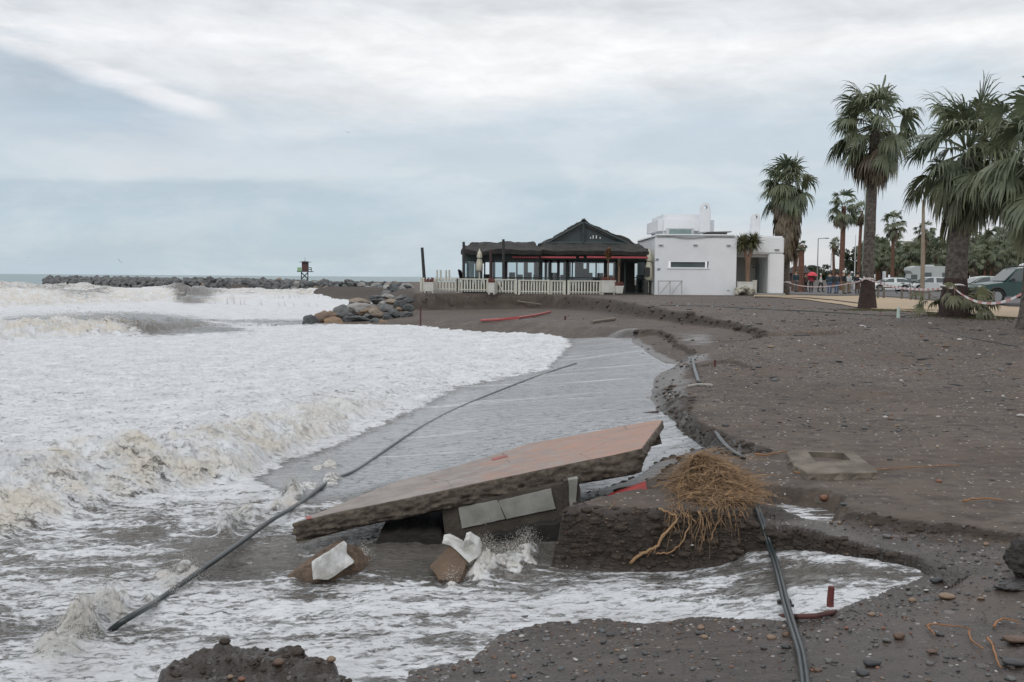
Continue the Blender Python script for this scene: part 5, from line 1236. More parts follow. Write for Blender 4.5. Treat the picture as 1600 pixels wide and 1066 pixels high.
rbox('side_wall', 1023, 1026, 369, 462, DW + .35, DW + 9, bev=.05); rbox('roof_slab', 1023, 1150.5, 367.5, 372.2, DW, DW + 9, bev=.10)
rbox('inner_wall', 1147, 1150, 372.2, 462, DW + .35, DW + 9, bev=.02)
b = MB(); pbox(b, 1048, 1102, 409.5, 418, DW + .25, DW + .3); wn = b.build('window', mat('window_frame_grey', (.30, .34, .34), .5, .1), wb)
b = MB(); pbox(b, 1049, 1101, 410.5, 417, DW + .22, DW + .25); b.build('pane', mat('dark_pane', (.06, .085, .09), .12, .1, spec=.8), wb)
b = MB(); pbox(b, 1042, 1109, 419, 420, DW - .05, DW + .2); b.build('window_sill', M_WALL, wb)
rbox('parapet', 1024, 1149, 366.5, 368.5, DW - .04, DW + .3, bev=.05)
# cable sagging along the parapet
b = MB(); b.tube([Pt(a, c, DW - .06) for a, c in ((1026,370),(1040,369.5),(1053,369.5),(1060,371.5),(1072,372.5),(1085,372.6),(1097,371),(1110,369.6),(1128,369.6),(1149,370))], .025, 5); b.build('cable', M_GREYP, wb)
for x, y in ((1033,383),(1087,383),(1139,383.5)): part('wall_light', M_GREYP, wb, [(x - 3, x + 3, y - .8, y + .6, DW - .12, DW)])
part('vent_cover', M_GREYP, wb, [(1136, 1140, 453.5, 454.5, DW - .03, DW)])
# marks on the left end of the wall
for x, y in ((1026.5,406),(1029,421)):
    b = MB()
    for k in range(6): b.tube([Pt(x - 2 + k * .8, y + 2 - (k % 3), DW - .02), Pt(x - 1 + k * .8, y - 2 + (k % 2) * 1.5, DW - .02)], .02, 4)
    b.build('wall_mark', mat('mark_grey', (.25, .29, .36), .7, .2), wb)
# tower behind
wall_tower = rbox('tower', 1029, 1118, 335, 369, 64, 70, bev=.35)
b = MB(); pbox(b, 1041, 1084, 357, 367, 63.93, 64.05); b.build('tower_window_recess', mat('recess_white', (.5, .51, .51), .8, .1), wb)
b = MB(); pbox(b, 1046, 1080, 358.5, 366.5, 63.88, 63.94); b.build('tower_window', mat('window_blind', (.20, .27, .26), .3, .2), wb)
def chimney(x0, x1, y0, y1, d, hole=True):
    a, c = Pt(x0, y1, d), Pt(x1, y0, d); w_ = c.x - a.x; h_ = c.z - a.z; cx = (a.x + c.x) / 2; r_ = w_ / 2 * .92
    outer = [(cx - w_ / 2, a.z), (cx + w_ / 2, a.z), (cx + w_ / 2 * .98, c.z - r_ - w_ * .6)] + [(cx + r_ * math.cos(q), c.z - r_ + r_ * math.sin(q)) for q in np.linspace(0, math.pi, 13)] + [(cx - w_ / 2 * .98, c.z - r_ - w_ * .6)]
    ctn = MB(); ctn.prism(outer, d, d + w_ * .8); o = ctn.build('chimney', M_WALL, wb, bevel=.05)
    if hole:
        hb_ = MB(); rh = r_ * .42; hb_.prism([(cx + rh * math.cos(q), c.z - r_ + rh * math.sin(q)) for q in np.linspace(0, 2 * math.pi, 17)[:-1]], d - .5, d + w_ + .5); h_o = hb_.build('cutter', M_WALL, None)
        md = o.modifiers.new('b', 'BOOLEAN'); md.operation = 'DIFFERENCE'; md.solver = 'EXACT'
        for v in h_o.data.vertices: v.co -= o.parent.location
        h_o.parent = wb; md.object = h_o; bpy.context.view_layer.update(); dg = bpy.context.evaluated_depsgraph_get(); me = bpy.data.meshes.new_from_object(o.evaluated_get(dg)); o.modifiers.clear(); o.data = me; bpy.data.objects.remove(h_o)
chimney(1093.5, 1111, 316.5, 366, 63.6); chimney(1173.5, 1188.5, 333, 372, 62.5)
# solar panel on the roof
b = MB(); p0, p1 = Pt(1096, 365, 61.5), Pt(1143, 360.5, 61.5); b.box(((p0.x + p1.x) / 2, 62, (p0.z + p1.z) / 2), ((p1 - p0).x, 1.1, .07), Matrix.Rotation(-.035, 3, 'Y')); b.build('roof_panel', mat('panel_grey', (.28, .30, .29), .4, .2), wb)
b = MB(); pbox(b, 1104, 1136, 363, 366.5, 61.4, 62.6); b.build('panel_frame', M_WOOD, wb)
# right wing with the recess
RX = [(1150, 1226, 369.5, 396.5), (1199.5, 1226, 396.5, 459)]
rbox('wing_top', 1150.5, 1226, 369, 397, 61, 67, bev=.10); rbox('wing_pier', 1199.5, 1225.8, 396.8, 459.5, 61, 67, bev=.06)
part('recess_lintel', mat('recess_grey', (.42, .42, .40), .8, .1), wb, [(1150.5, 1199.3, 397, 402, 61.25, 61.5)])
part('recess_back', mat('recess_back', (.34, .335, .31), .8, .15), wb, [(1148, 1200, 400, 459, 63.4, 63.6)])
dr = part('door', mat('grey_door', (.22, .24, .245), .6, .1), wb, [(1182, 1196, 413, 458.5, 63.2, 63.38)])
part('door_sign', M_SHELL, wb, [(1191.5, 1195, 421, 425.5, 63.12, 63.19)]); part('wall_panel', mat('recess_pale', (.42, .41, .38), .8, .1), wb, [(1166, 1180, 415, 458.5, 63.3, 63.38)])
part('wall_light', M_GREYP, wb, [(1211, 1218, 389.5, 391, 60.9, 61.0)]); part('small_sign', M_SHELL, wb, [(1176, 1179.5, 417, 419, 63.2, 63.29)])
part('plinth', mat('plinth_grey', (.30, .30, .28), .8, .1), wb, [(1150.5, 1227, 458.6, 461, 60.6, 67)])
# metal rack leaning on the wall
rk = thing('bike_rack', 'grey metal rail with two diagonal bars standing against the white wall', 'metal rail', tuple(Pt(1046, 460, 59.4)))
b = MB()
for p, q in (((1028,439),(1067,439)), ((1029,439),(1029,460)), ((1047,439),(1047,460)), ((1065,439),(1065,460)), ((1031,459),(1047,440)), ((1049,459),(1065,440))): b.tube([Pt(*p, 59.4), Pt(*q, 59.4)], .035, 6)
b.build('frame', mat('galvanised', (.45, .47, .46), .5, .1), rk)
# heap of bags in front of the recess
hp_ = MB(); t0 = thing('sandbag_heap', 'heap of pale torn bags against the planter with the spiky yucca', 'bags', tuple(Pt(1163, 460, 59.6)))
for k in range(9):
    p = Pt(1152 + k * 2.8 + rr_.uniform(-1, 1), 458 - rr_.uniform(0, 9) * (1 - abs(k - 3) / 7), 59.5 + rr_.uniform(-.1, .3)); bmx = bmesh.new(); bmesh.ops.create_icosphere(bmx, subdivisions=2, radius=.5)
    for v in bmx.verts: v.co = Vector((v.co.x * .62, v.co.y * .4, v.co.z * .26)) * (1 + .35 * mnoise.noise(v.co * 4 + Vector((k, 0, 0))))
    me = bpy.data.meshes.new('bag'); bmx.to_mesh(me); bmx.free(); me.materials.append(mat('bag_cloth', (.42, .40, .33), .85, .5, 4, c2=(.16, .15, .12))); o = bpy.data.objects.new('bag', me); col.objects.link(o); o.parent = t0; o.location = p - t0.location; o.rotation_euler = (0, rr_.uniform(-.7, .7), rr_.random() * 3)
planter(1150, 1174, 440.5, 459.5, 60.2, 'big white square planter holding the spiky yucca', flowers=False)
planter(1174.5, 1182, 438, 459.5, 60.9, 'narrow white planter behind the yucca planter, in front of the grey door', flowers=False)

# ================================================================== palms
M_TRUNK = mat('palm_trunk', (.15, .13, .11), .9, .5, 9, 1., .08, 14, c2=(.05, .042, .036))
M_TRUNKR = mat('palm_trunk_red', (.17, .085, .055), .9, .4, 5, 1., .04, 9, c2=(.085, .045, .033))
M_TRUNKD = mat('palm_base_dark', (.045, .028, .023), .9, .4, 5, 1., .06, 9)
def leafmat(name, c1, c2):
    t = NT(name); p = t.pos(); f = t.mr(t.noise(p, .9, 5, .6), .35, .65); cc = t.mix(f, c1, c2); cc = t.mix(t.mr(t.noise(p, 6, 3), .55, .75, 0, .5), cc, tuple(x * 1.5 for x in c1))
    d = t.n('ShaderNodeBsdfPrincipled'); t.put(d.inputs['Base Color'], cc); d.inputs['Roughness'].default_value = .5
    tl = t.n('ShaderNodeBsdfTranslucent'); t.put(tl.inputs[0], cc); mx = t.n('ShaderNodeMixShader'); mx.inputs[0].default_value = .22
    t.t.links.new(d.outputs[0], mx.inputs[1]); t.t.links.new(tl.outputs[0], mx.inputs[2]); t.t.links.new(mx.outputs[0], t.out.inputs[0]); return t.m
M_LEAF = leafmat('palm_leaf', (.145, .165, .092), (.095, .12, .074)); M_LEAFD = leafmat('palm_leaf_dry', (.16, .125, .08), (.095, .08, .055)); M_LEAFY = leafmat('palm_leaf_olive', (.16, .16, .082), (.105, .11, .064))
def fan_leaf(b, o, az_, elv, pet, rad, droop, seg, rq, wind=(0, 0)):
    """a fan leaf: curved stalk, then a fan of long narrow folded strips that hang at their tips"""
    d0 = Vector((math.cos(az_) * math.cos(elv), math.sin(az_) * math.cos(elv), math.sin(elv)))
    pts = [o.copy()]; d_ = d0.copy()
    for i in range(4):
        d_ = (d_ + Vector((wind[0] * .14, wind[1] * .14, -droop * .16))).normalized(); pts.append(pts[-1] + d_ * pet / 4)
    b.tube(pts, [.032 * rad, .028 * rad, .022 * rad, .018 * rad, .014 * rad], 3, False)
    c = pts[-1]; side_ = d_.cross(Vector((0, 0, 1)))
    side_ = side_.normalized() if side_.length > .1 else Vector((1, 0, 0)); up_ = side_.cross(d_)
    tw = rq.gauss(0, .45); side_ = (side_ * math.cos(tw) + up_ * math.sin(tw)).normalized(); up_ = side_.cross(d_)
    spread = R(rq.uniform(150, 235))
    for k in range(seg):
        a = (k / (seg - 1) - .5) * spread; ln = rad * (1.08 - .35 * abs(a) / R(110)) * rq.uniform(.78, 1.12)
        v = (d_ * math.cos(a) + side_ * math.sin(a) - up_ * .18 * abs(math.sin(a))).normalized(); w_ = rad * spread / seg * .55
        p = c.copy(); lat = v.cross(up_).normalized(); V = [p - lat * .004, p + lat * .004]; vv = v.copy()
        for j, (fr, ww) in enumerate(((.3, .85), (.28, 1.0), (.22, .5), (.20, .06))):
            vv = (vv + Vector((wind[0] * .16, wind[1] * .16, -(.06 + .42 * j) * droop * rq.uniform(.5, 1.4))) + Vector((rq.gauss(0, .05), rq.gauss(0, .05), 0))).normalized(); p = p + vv * ln * fr; l2 = lat * w_ * ww * .5; V += [p - l2, p + l2]
        b.add(V, [(2 * j, 2 * j + 1, 2 * j + 3, 2 * j + 2) for j in range(4)])
def crown_mesh(seed, n_live, n_dead, pet, rad, seg, droop=1., wind=(0, 0)):
    rq = random.Random(seed); live, dead = MB(), MB(); O = Vector((0, 0, 0))
    for i in range(n_live):
        f = i / n_live; elv = R(86 - 118 * f ** .8) + rq.gauss(0, .18); an = i * 2.39996 + rq.gauss(0, .35)
        fan_leaf(live, O + Vector((math.cos(an), math.sin(an), 0)) * .08 + Vector((0, 0, .35 - .4 * f)), an, elv, pet * rq.uniform(.62, 1.2) * (.8 + .3 * f), rad * rq.uniform(.75, 1.12), droop * (.65 + .6 * f), seg, rq, wind)
    for i in range(n_dead):
        f = i / max(1, n_dead); an = i * 2.39996 + rq.gauss(0, .3); elv = R(-25 - 55 * f)
        fan_leaf(dead, O + Vector((math.cos(an), math.sin(an), 0)) * .2 + Vector((0, 0, -.15 - .75 * f)), an, elv, pet * rq.uniform(.45, .8), rad * rq.uniform(.7, 1.), 1.7, max(7, seg - 6), rq, wind)
    return live, dead
def mesh_of(mb_, name, m_): o = mb_.build(name, m_, None, smooth=False); me = o.data; bpy.data.objects.remove(o); return me
def trunk_mesh(name, h, r0__, r1__, m_, flare=1.6, bend=(0, 0), rings=40, nseg=20, rough=.05, seed=0):
    V = []; Fc = []
    for i in range(rings + 1):
        f = i / rings; r_ = r0__ + (r1__ - r0__) * f; r_ *= 1 + (flare - 1) * math.exp(-f * h / .5) 
        cx, cy = bend[0] * f * f, bend[1] * f * f
        for k in range(nseg):
            an = 2 * math.pi * k / nseg; jag = rough * (.5 + .5 * math.sin((i + (k % 2) * 1.0 + seed) * 3.1416)) + rough * .6 * mnoise.noise(Vector((math.cos(an) * 3, math.sin(an) * 3, f * h * 3 + seed)))
            V.append((cx + math.cos(an) * (r_ + jag * r_), cy + math.sin(an) * (r_ + jag * r_), f * h - .15))
    n = nseg
    for i in range(rings):
        for k in range(n): Fc.append((i * n + k, i * n + (k + 1) % n, (i + 1) * n + (k + 1) % n, (i + 1) * n + k))
    Fc.append(tuple(range(rings * n, (rings + 1) * n)))
    me = bpy.data.meshes.new(name); me.from_pydata(V, [], Fc); me.materials.append(m_); me.polygons.foreach_set('use_smooth', [True] * len(me.polygons)); return me
def lk(name, me, parent, loc=(0, 0, 0), rz=0, sc=1.):
    o = bpy.data.objects.new(name, me); col.objects.link(o); o.parent = parent; o.location = loc; o.rotation_euler = (0, 0, rz); o.scale = (sc,) * 3; return o
def palm(px, pyb, pyt, d, rpx, label, trunkr, seed, n_live=46, n_dead=26, m_tr=None, lean=0, flare=1.5, seg=22, leaf=None, dl=None, droop=1., grp=None, zb=None, wind=(-.35, 0), rad=.95, pet=1.1, rough=.05):
    base = Pt(px, pyb, d); top = Pt(px + lean, pyt, d)
    if zb is not None: base.z = zb
    R_ = rpx / F * d; k = R_ / (pet + rad) * 1.22
    h = top.z - base.z - R_ * .86
    t0 = thing('palm_tree', label, 'palm tree', tuple(base), group=grp)
    bx_ = lean / F * d
    lk('trunk', trunk_mesh('trunk', h + .15, trunkr, trunkr * .72, m_tr or M_TRUNK, flare, (bx_, 0), max(10, int(h / .13)), 20, rough, seed), t0)
    live, dead = crown_mesh(seed, n_live, n_dead, pet * k, rad * k, seg, droop, wind)
    lk('crown', mesh_of(live, 'crown', leaf or M_LEAF), t0, (bx_, 0, h))
    if n_dead: lk('dry_skirt', mesh_of(dead, 'dry_skirt', dl or M_LEAFD), t0, (bx_, 0, h))
    return t0
palm(1355, 476, 138, 40, 74, 'tall palm in the sandy strip with a bare grey trunk and ragged round crown', .235, 2, 46, 26, flare=1.2, lean=4, rad=1.05, pet=1.1, seg=26, rough=.10)
palm(1491, 490, 160, 29, 98, 'thick shorter palm with fresh shoots round its dark foot, right of the tallest palm', .30, 5, 40, 16, droop=.85, flare=1.15, lean=10, rad=1.05, pet=1.05, seg=28, dl=M_LEAFY, rough=.16)
P3 = palm(1227, 460, 252, 64, 46, 'palm with a long hanging dry skirt just right of the white building', .26, 8, 50, 60, flare=1.1, rad=1.1, pet=.9, seg=24)
palm(1612, 505, 146, 24, 118, 'palm at the right edge of the picture, mostly outside the frame', .24, 12, 34, 18, m_tr=M_TRUNK, rad=1.05, pet=1.1, seg=26, dl=M_LEAFY)
palm(1632, 500, 190, 30, 72, 'leaning-over palm crown with olive leaves between the thick palm and the right edge', .15, 15, 30, 22, lean=-68, leaf=M_LEAFY, wind=(-.8, 0), rad=1.15, pet=.85, seg=26)
# hanging skirt of the palm by the building
def skirt_extra(t0, h0, h1, r_, n, seed):
    rq = random.Random(seed); b = MB()
    for i in range(n):
        z = h0 + (h1 - h0) * rq.random(); an = rq.random() * 6.283; fan_leaf(b, Vector((math.cos(an) * .35, math.sin(an) * .35, z)), an, R(-35), .55 * (z - 1.2) / 4, r_, 1.9, 9, rq)
    o = b.build('hanging_fronds', M_LEAFD, t0, world=False); return o
skirt_extra(P3, 2.9, 6.2, .95, 90, 4)
# dark foot and shoots of palms
foot = thing('palm_shoots', 'tuft of green fan leaves growing round the dark foot of the thick palm', 'palm shoots', tuple(Pt(1489, 488, 28.6)))
b = MB(); rq = random.Random(3)
for i in range(34):
    an = rq.random() * 6.283; fan_leaf(b, Vector((math.cos(an) * .42, math.sin(an) * .42, .1 + rq.random() * .75)), an, R(rq.uniform(-10, 45)), rq.uniform(.25, .6), rq.uniform(.35, .5), 1.0, 14, rq)
b.build('leaves', M_LEAFY, foot, world=False)
for px, py, d, r_, h_, lb in ((1355,477,40,.29,1.25,'dark fibrous boot round the foot of the tall palm'), (1491,491,29,.36,1.2,'dark ragged boot round the foot of the thick palm')):
    p = Pt(px, py, d); me = trunk_mesh('palm_boot', h_, r_, r_ * .80, M_TRUNKD, 1.25, (0, 0), 16, 26, .16, 4); o = bpy.data.objects.new('palm_boot', me); col.objects.link(o); o.location = p; tag(o, lb, 'palm bark')
# yucca and small palm in planters
def spiky(px, py, pyb, d, r_px, label, heads, m_l, tr=.10):
    base = Pt(px, pyb, d); t0 = thing('yucca', label, 'yucca', tuple(base)); zt = Pt(px, py, d).z - base.z; b = MB(); lv = MB(); rq = random.Random(int(px))
    for hx, hz in heads:
        b.tube([(0, 0, 0), (hx * .15, 0, zt * .55), (hx, 0, zt + hz)], [tr, tr * .9, tr * .6], 8)
        for i in range(280):
            v = Vector((rq.gauss(0, 1), rq.gauss(0, 1), rq.gauss(.15, .9))).normalized(); ln = r_px / F * d * rq.uniform(.75, 1.05); o_ = Vector((hx, 0, zt + hz + rq.uniform(-.25, .1))); lat = v.cross(Vector((.3, .2, 1))).normalized() * (.034 if r_px > 12 else .022)
            m1 = o_ + v * ln * .5; e_ = o_ + v * ln + Vector((0, 0, -.08)); lv.add([o_ - lat, o_ + lat, m1 + lat, m1 - lat, e_], [(0, 1, 2, 3), (3, 2, 4)])
    b.build('trunk', mat('yucca_trunk', (.20, .13, .09), .9, .4, 6, .8, .02, 20), t0, world=False); lv.build('leaves', m_l, t0, world=False)
spiky(1168, 377, 441, 60.2, 20, 'spiky two-headed yucca in the white planter in front of the recess', [(-.38, -.05), (.28, .05)], M_LEAFY, .13)
spiky(950, 394, 439, 58.2, 9, 'small potted palm with wilted orange-brown leaves in the big planter', [(0, 0)], leafmat('wilted', (.26, .11, .04), (.14, .09, .04)), .05)
spiky(967, 408, 447, 57.6, 4, 'thin bare-stemmed potted plant in the tapered pot by the restaurant', [(0, 0)], M_LEAFD, .06)
# ================================================================== path, car park, vehicles, people, grove
def strip(name, top, bot, m_, dz, n=60, rows=6):
    def rs_(l, n_):
        l = [Vector((a, c_)) for a, c_ in l]; L_ = [0]
        for i in range(1, len(l)): L_.append(L_[-1] + (l[i] - l[i - 1]).length)
        out = []
        for k in range(n_ + 1):
            s_ = L_[-1] * k / n_; i = max(j for j in range(len(L_)) if L_[j] <= s_ + 1e-9); i = min(i, len(l) - 2); out.append(l[i].lerp(l[i + 1], (s_ - L_[i]) / (L_[i + 1] - L_[i])))
        return out
    a, c_ = rs_(top, n), rs_(bot, n); X, Y = [], []
    for i in range(n + 1):
        p, q = a[i], c_[i]
        for j in range(rows + 1): t_ = j / rows; X.append(p.x * (1 - t_) + q.x * t_); Y.append(p.y * (1 - t_) + q.y * t_)
    g = ground_z(np.array(X), np.array(Y), True)[0]
    b = MB(); b.add([(x, y, z + dz) for x, y, z in zip(X, Y, g)], [(i * (rows + 1) + j, i * (rows + 1) + j + 1, (i + 1) * (rows + 1) + j + 1, (i + 1) * (rows + 1) + j) for i in range(n) for j in range(rows)])
    return tag(b.build(name, m_, None, smooth=True), kind='structure')
def w2(px, py, z=.6): p = onz(px, py, z); return (p.x, p.y)
M_PATH = mat('sandy_path', (.40, .31, .205), .9, .15, .6, .4, .01, 20, obj=False)
M_ASPH = mat('asphalt', (.105, .10, .10), .85, .25, .5, .3, .01, 20, obj=False)
strip('sandy_path', [w2(1178,461,.72), w2(1260,460.5,.70), w2(1340,460.5,.66), w2(1400,465,.6), w2(1500,474,.57), w2(1620,483,.55), w2(1750,495,.55)], [w2(1178,464.5,.72), w2(1260,466,.72), w2(1300,469.5,.71), w2(1400,483,.68), w2(1500,492,.66), w2(1620,497,.66), w2(1750,505,.66)], M_PATH, .03, 90, 10)
strip('car_park', [(36, 200), (60, 200), (90, 200), (120, 200)], [w2(1240,459.0,.70), w2(1345,459.2,.66), w2(1402,463.5,.6), w2(1502,472.5,.57), w2(1622,481,.55), w2(1752,493,.55)], M_ASPH, .025, 60, 30)
# low kerb between path and beach
b = MB(); kp = [gpt(a, c_) for a, c_ in ((1180,465.3),(1260,466.8),(1300,470.2),(1345,476))]; b.tube([p + Vector((0, 0, .02)) for p in kp], .06, 4); tag(b.build('kerb', mat('kerb_dark', (.07, .055, .045), .9, .3), None), kind='structure')
b = MB(); kp = [gpt(a, c_) for a, c_ in ((1395,484),(1430,487),(1460,491),(1520,494),(1560,496))]
# ---- turf patch round the palms
def grass_patch(name, px, py, wpx, n, label):
    c = gpt(px, py); rq = random.Random(int(px)); b = MB(); w_ = wpx / F * c.y
    GXs = [c.x + rq.gauss(0, w_ * .35) for _ in range(n)]; GYs = [c.y - .8 + rq.gauss(0, .7) for _ in range(n)]; GZs = ground_z(np.array(GXs), np.array(GYs))[0]
    for x, y, z in zip(GXs, GYs, GZs):
        h_ = rq.uniform(.02, .06); an = rq.random() * 6.28; dx, dy = math.cos(an) * .02, math.sin(an) * .02
        b.add([(x - dx, y - dy, z - .01), (x + dx, y + dy, z - .01), (x + rq.gauss(0, .04), y, z + h_)], [(0, 1, 2)])
    tag(b.build(name, mat('dull_grass', (.11, .11, .05), .9, .4, 3), None), label, 'grass', kind='stuff')
grass_patch('grass', 1390, 485, 110, 5000, 'thin dull grass growing round the foot of the tall palm')
grass_patch('grass', 1490, 492, 70, 2600, 'thin dull grass growing round the foot of the thick palm')
# irrigation pipe lying across the far gravel, white stub
def gline(pxy, r, name, label, cat, m_):
    pts = []
    for i in range(len(pxy) - 1):
        for k in range(6): t_ = k / 6; pts.append(gpt(pxy[i][0] * (1 - t_) + pxy[i + 1][0] * t_, pxy[i][1] * (1 - t_) + pxy[i + 1][1] * t_) + Vector((0, 0, r * .6)))
    b = MB(); b.tube(pts, r, 6); tag(b.build(name, m_, None, smooth=True), label, cat)
gline([(1012,481),(1030,477.5),(1060,478),(1110,479),(1180,483),(1260,487),(1340,491),(1400,495),(1430,497)], .016, 'irrigation_pipe', 'thin black irrigation pipe running across the gravel from the far cliff edge to the palms', 'pipe', M_HOSE)
gline([(1470,516),(1520,530),(1560,537),(1598,544)], .012, 'irrigation_pipe', 'short black pipe half buried in the gravel near the right edge', 'pipe', M_HOSE)
p = gpt(1403.5, 497); b = MB(); b.tube([p, p + Vector((0, 0, .16)), p + Vector((.01, 0, .30))], [.05, .045, .05], 8); tag(b.build('water_outlet', mat('pale_green_plastic', (.50, .60, .54), .5, .2), None), 'small pale green pipe stub standing in the gravel below the tall palm', 'pipe stub')
# ---- small puddle above the ridge
pud = [(1165,780),(1200,774),(1240,778),(1300,784),(1335,800),(1335,832),(1285,838),(1240,830),(1190,822),(1165,810)]
def sheetpoly(name, pxs, z, m_, label=None):
    pts = [onz(a, c_, z) for a, c_ in pxs]; b = MB(); b.v = [tuple(p) for p in resample(pts, .06)]; b.f = [tuple(range(len(b.v)))]; b.mi = [0]
    o = b.build(name, m_, None); 
    for v in o.data.vertices: v.co += Vector((mnoise.noise(v.co * 7), mnoise.noise(v.co * 7 + Vector((4, 4, 4))), 0)) * .03
    return o
t = NT('puddle_water'); P = t.pos(); nn_ = t.noise(t.pos((.9, 2.6, 1), rot=(0, 0, R(-20))), 4.5, 7, .7, .5); fmk = t.mr(nn_, .47, .56); cc = t.mix(fmk, (.10, .095, .09), (.58, .60, .62)); t.bsdf(cc, t.math('ADD', .08, t.math('MULTIPLY', fmk, .5)), t.bump(t.math('ADD', nn_, fmk), .3, .01)); M_PUD = t.m
tag(sheetpoly('puddle', pud, PUD_Z, M_PUD), kind='structure')

# ---- vehicles
M_TYRE = mat('tyre', (.018, .018, .018), .8, .2); M_RIM = mat('rim', (.35, .36, .37), .35, .1, metal=.6); M_DGL = mat('car_glass', (.05, .07, .07), .08, .1, spec=.9); M_LAMP = mat('lamp_clear', (.6, .62, .62), .15, .1); M_LAMPR = mat('lamp_red', (.35, .02, .02), .25, .1); M_BUMP = mat('bumper', (.03, .03, .032), .6, .2)
def loft_car(name, label, cat, px, d, col_, L_, W_, H_, prof, roofprof, zg, face=-1, wheel_r=.32, wheels=(.19, .80), yaw=0., mat_n=None, windows=True):
    """prof: body side outline (0..1 along, height in m); roofprof: glasshouse outline"""
    x0 = (px - 800) / F * d
    t0 = thing(name, label, cat, (x0, d, zg), yaw); paint = mat(mat_n or ('paint_%s' % name + str(px)), col_, .28, .06, 1., spec=.6)
    def X_(f): return (f - .5) * L_ * (1 if face < 0 else -1)
    def shell(pr_, w0, w1, m_, nm, z_taper=None):
        b = MB(); n = len(pr_); ws_ = [(-w0 / 2, 0), (-w0 / 2 * .0, 0), (w0 / 2, 0)]
        V = []; cols_ = 7; zs = [q[1] for q in pr_]; zmin, zmax = min(zs), max(zs)
        for j in range(cols_):
            s_ = -1 + 2 * j / (cols_ - 1)
            for f, z in pr_:
                k = (z - zmin) / (zmax - zmin); ww = (w0 * (1 - k) + w1 * k) / 2; rnd_ = 1 - .05 * abs(s_) ** 6
                V.append((X_(f) * rnd_, s_ * ww, z - (.04 * abs(s_) ** 6 if k > .5 else 0)))
        Fc = [(j * n + i, j * n + (i + 1) % n, (j + 1) * n + (i + 1) % n, (j + 1) * n + i) for j in range(cols_ - 1) for i in range(n)] + [tuple(range(n)), tuple(range((cols_ - 1) * n + n - 1, (cols_ - 1) * n - 1, -1))]
        b.add(V, Fc); return b.build(nm, m_, t0, world=False)
    shell(prof, W_, W_ * .97, paint, 'body'); 
    if roofprof:
        shell(roofprof, W_ * .90, W_ * .74, paint, 'cabin')
        # side glass: the glasshouse outline shrunk, proud of the cabin
        cx = sum(q[0] for q in roofprof) / len(roofprof); cz = sum(q[1] for q in roofprof) / len(roofprof); zmin = min(q[1] for q in roofprof); zmax = max(q[1] for q in roofprof)
        for sgn in (-1, 1):
            for (fa, fb) in ((0, .46), (.50, .97)):
                xa = min(q[0] for q in roofprof); xb = max(q[0] for q in roofprof); b = MB(); V = []
                def top_z(f):
                    best = zmin
                    for i in range(len(roofprof)):
                        (f0_, z0_), (f1_, z1_) = roofprof[i], roofprof[(i + 1) % len(roofprof)]
                        if min(f0_, f1_) <= f <= max(f0_, f1_) and abs(f1_ - f0_) > 1e-6: best = max(best, z0_ + (z1_ - z0_) * (f - f0_) / (f1_ - f0_))
                    return best
                fs_ = np.linspace(xa + (xb - xa) * (fa + .04), xa + (xb - xa) * (fb - .01), 8)
                for f in fs_:
                    for z in (zmin + .05, max(zmin + .06, top_z(f) - .08)):
                        k = (z - zmin) / (zmax - zmin); ww = (W_ * .90 * (1 - k) + W_ * .74 * k) / 2 + .012; V.append((X_(f), sgn * ww, z)); V.append((X_(f), sgn * (ww - .03), z))
                Fc = []
                for i in range(7): a = i * 4; c = a + 4; Fc += [(a, c, c + 2, a + 2), (a + 1, a + 3, c + 3, c + 1), (a, a + 1, c + 1, c), (a + 2, c + 2, c + 3, a + 3)]
                Fc += [(0, 2, 3, 1), (28, 29, 31, 30)]; b.add(V, Fc); b.build('side_window', M_DGL, t0, world=False)
        # windscreen and rear screen
        up = sorted([q for q in roofprof if q[1] > zmax - .12]); lo = sorted([q for q in roofprof if q[1] < zmin + .05])
        for (f_lo, f_hi, nm) in ((lo[0], up[0], 'windscreen'), (lo[-1], up[-1], 'rear_window')):
            b = MB(); p0 = Vector((X_(f_lo[0]), 0, f_lo[1] + .05)); p1 = Vector((X_(f_hi[0]), 0, f_hi[1] - .04)); out_ = Vector((X_(f_lo[0]) - X_(cx), 0, .3)).normalized() * .03
            V = [(p0 + out_ + Vector((0, s_ * W_ * .40, 0))) for s_ in (-1, 1)] + [(p1 + out_ + Vector((0, s_ * W_ * .34, 0))) for s_ in (1, -1)]; V2 = [v - out_ * 1.5 for v in V]; b.add(V + V2, [(0, 1, 2, 3), (7, 6, 5, 4), (0, 4, 5, 1), (1, 5, 6, 2), (2, 6, 7, 3), (3, 7, 4, 0)]); b.build(nm, M_DGL, t0, world=False)
    for f in wheels:
        for sgn in (-1, 1):
            c = Vector((X_(f), sgn * (W_ / 2 - .09), wheel_r)); b = MB(); b.cyl(c + Vector((0, -.12, 0)), c + Vector((0, .12, 0)), wheel_r, n=20); wo_ = b.build('wheel', M_TYRE, t0, world=False, bevel=.02)
            b = MB(); b.cyl(c + Vector((0, sgn * .10, 0)), c + Vector((0, sgn * .135, 0)), wheel_r * .62, n=14); b.build('rim', M_RIM, wo_, world=False)
            b = MB(); b.tube([c + Vector((math.cos(q) * (wheel_r + .05), sgn * .09, math.sin(q) * (wheel_r + .05))) for q in np.linspace(.1, math.pi - .1, 10)], .045, 4); b.build('wheel_arch', M_BUMP, t0, world=False)
    zb = prof[0][1]
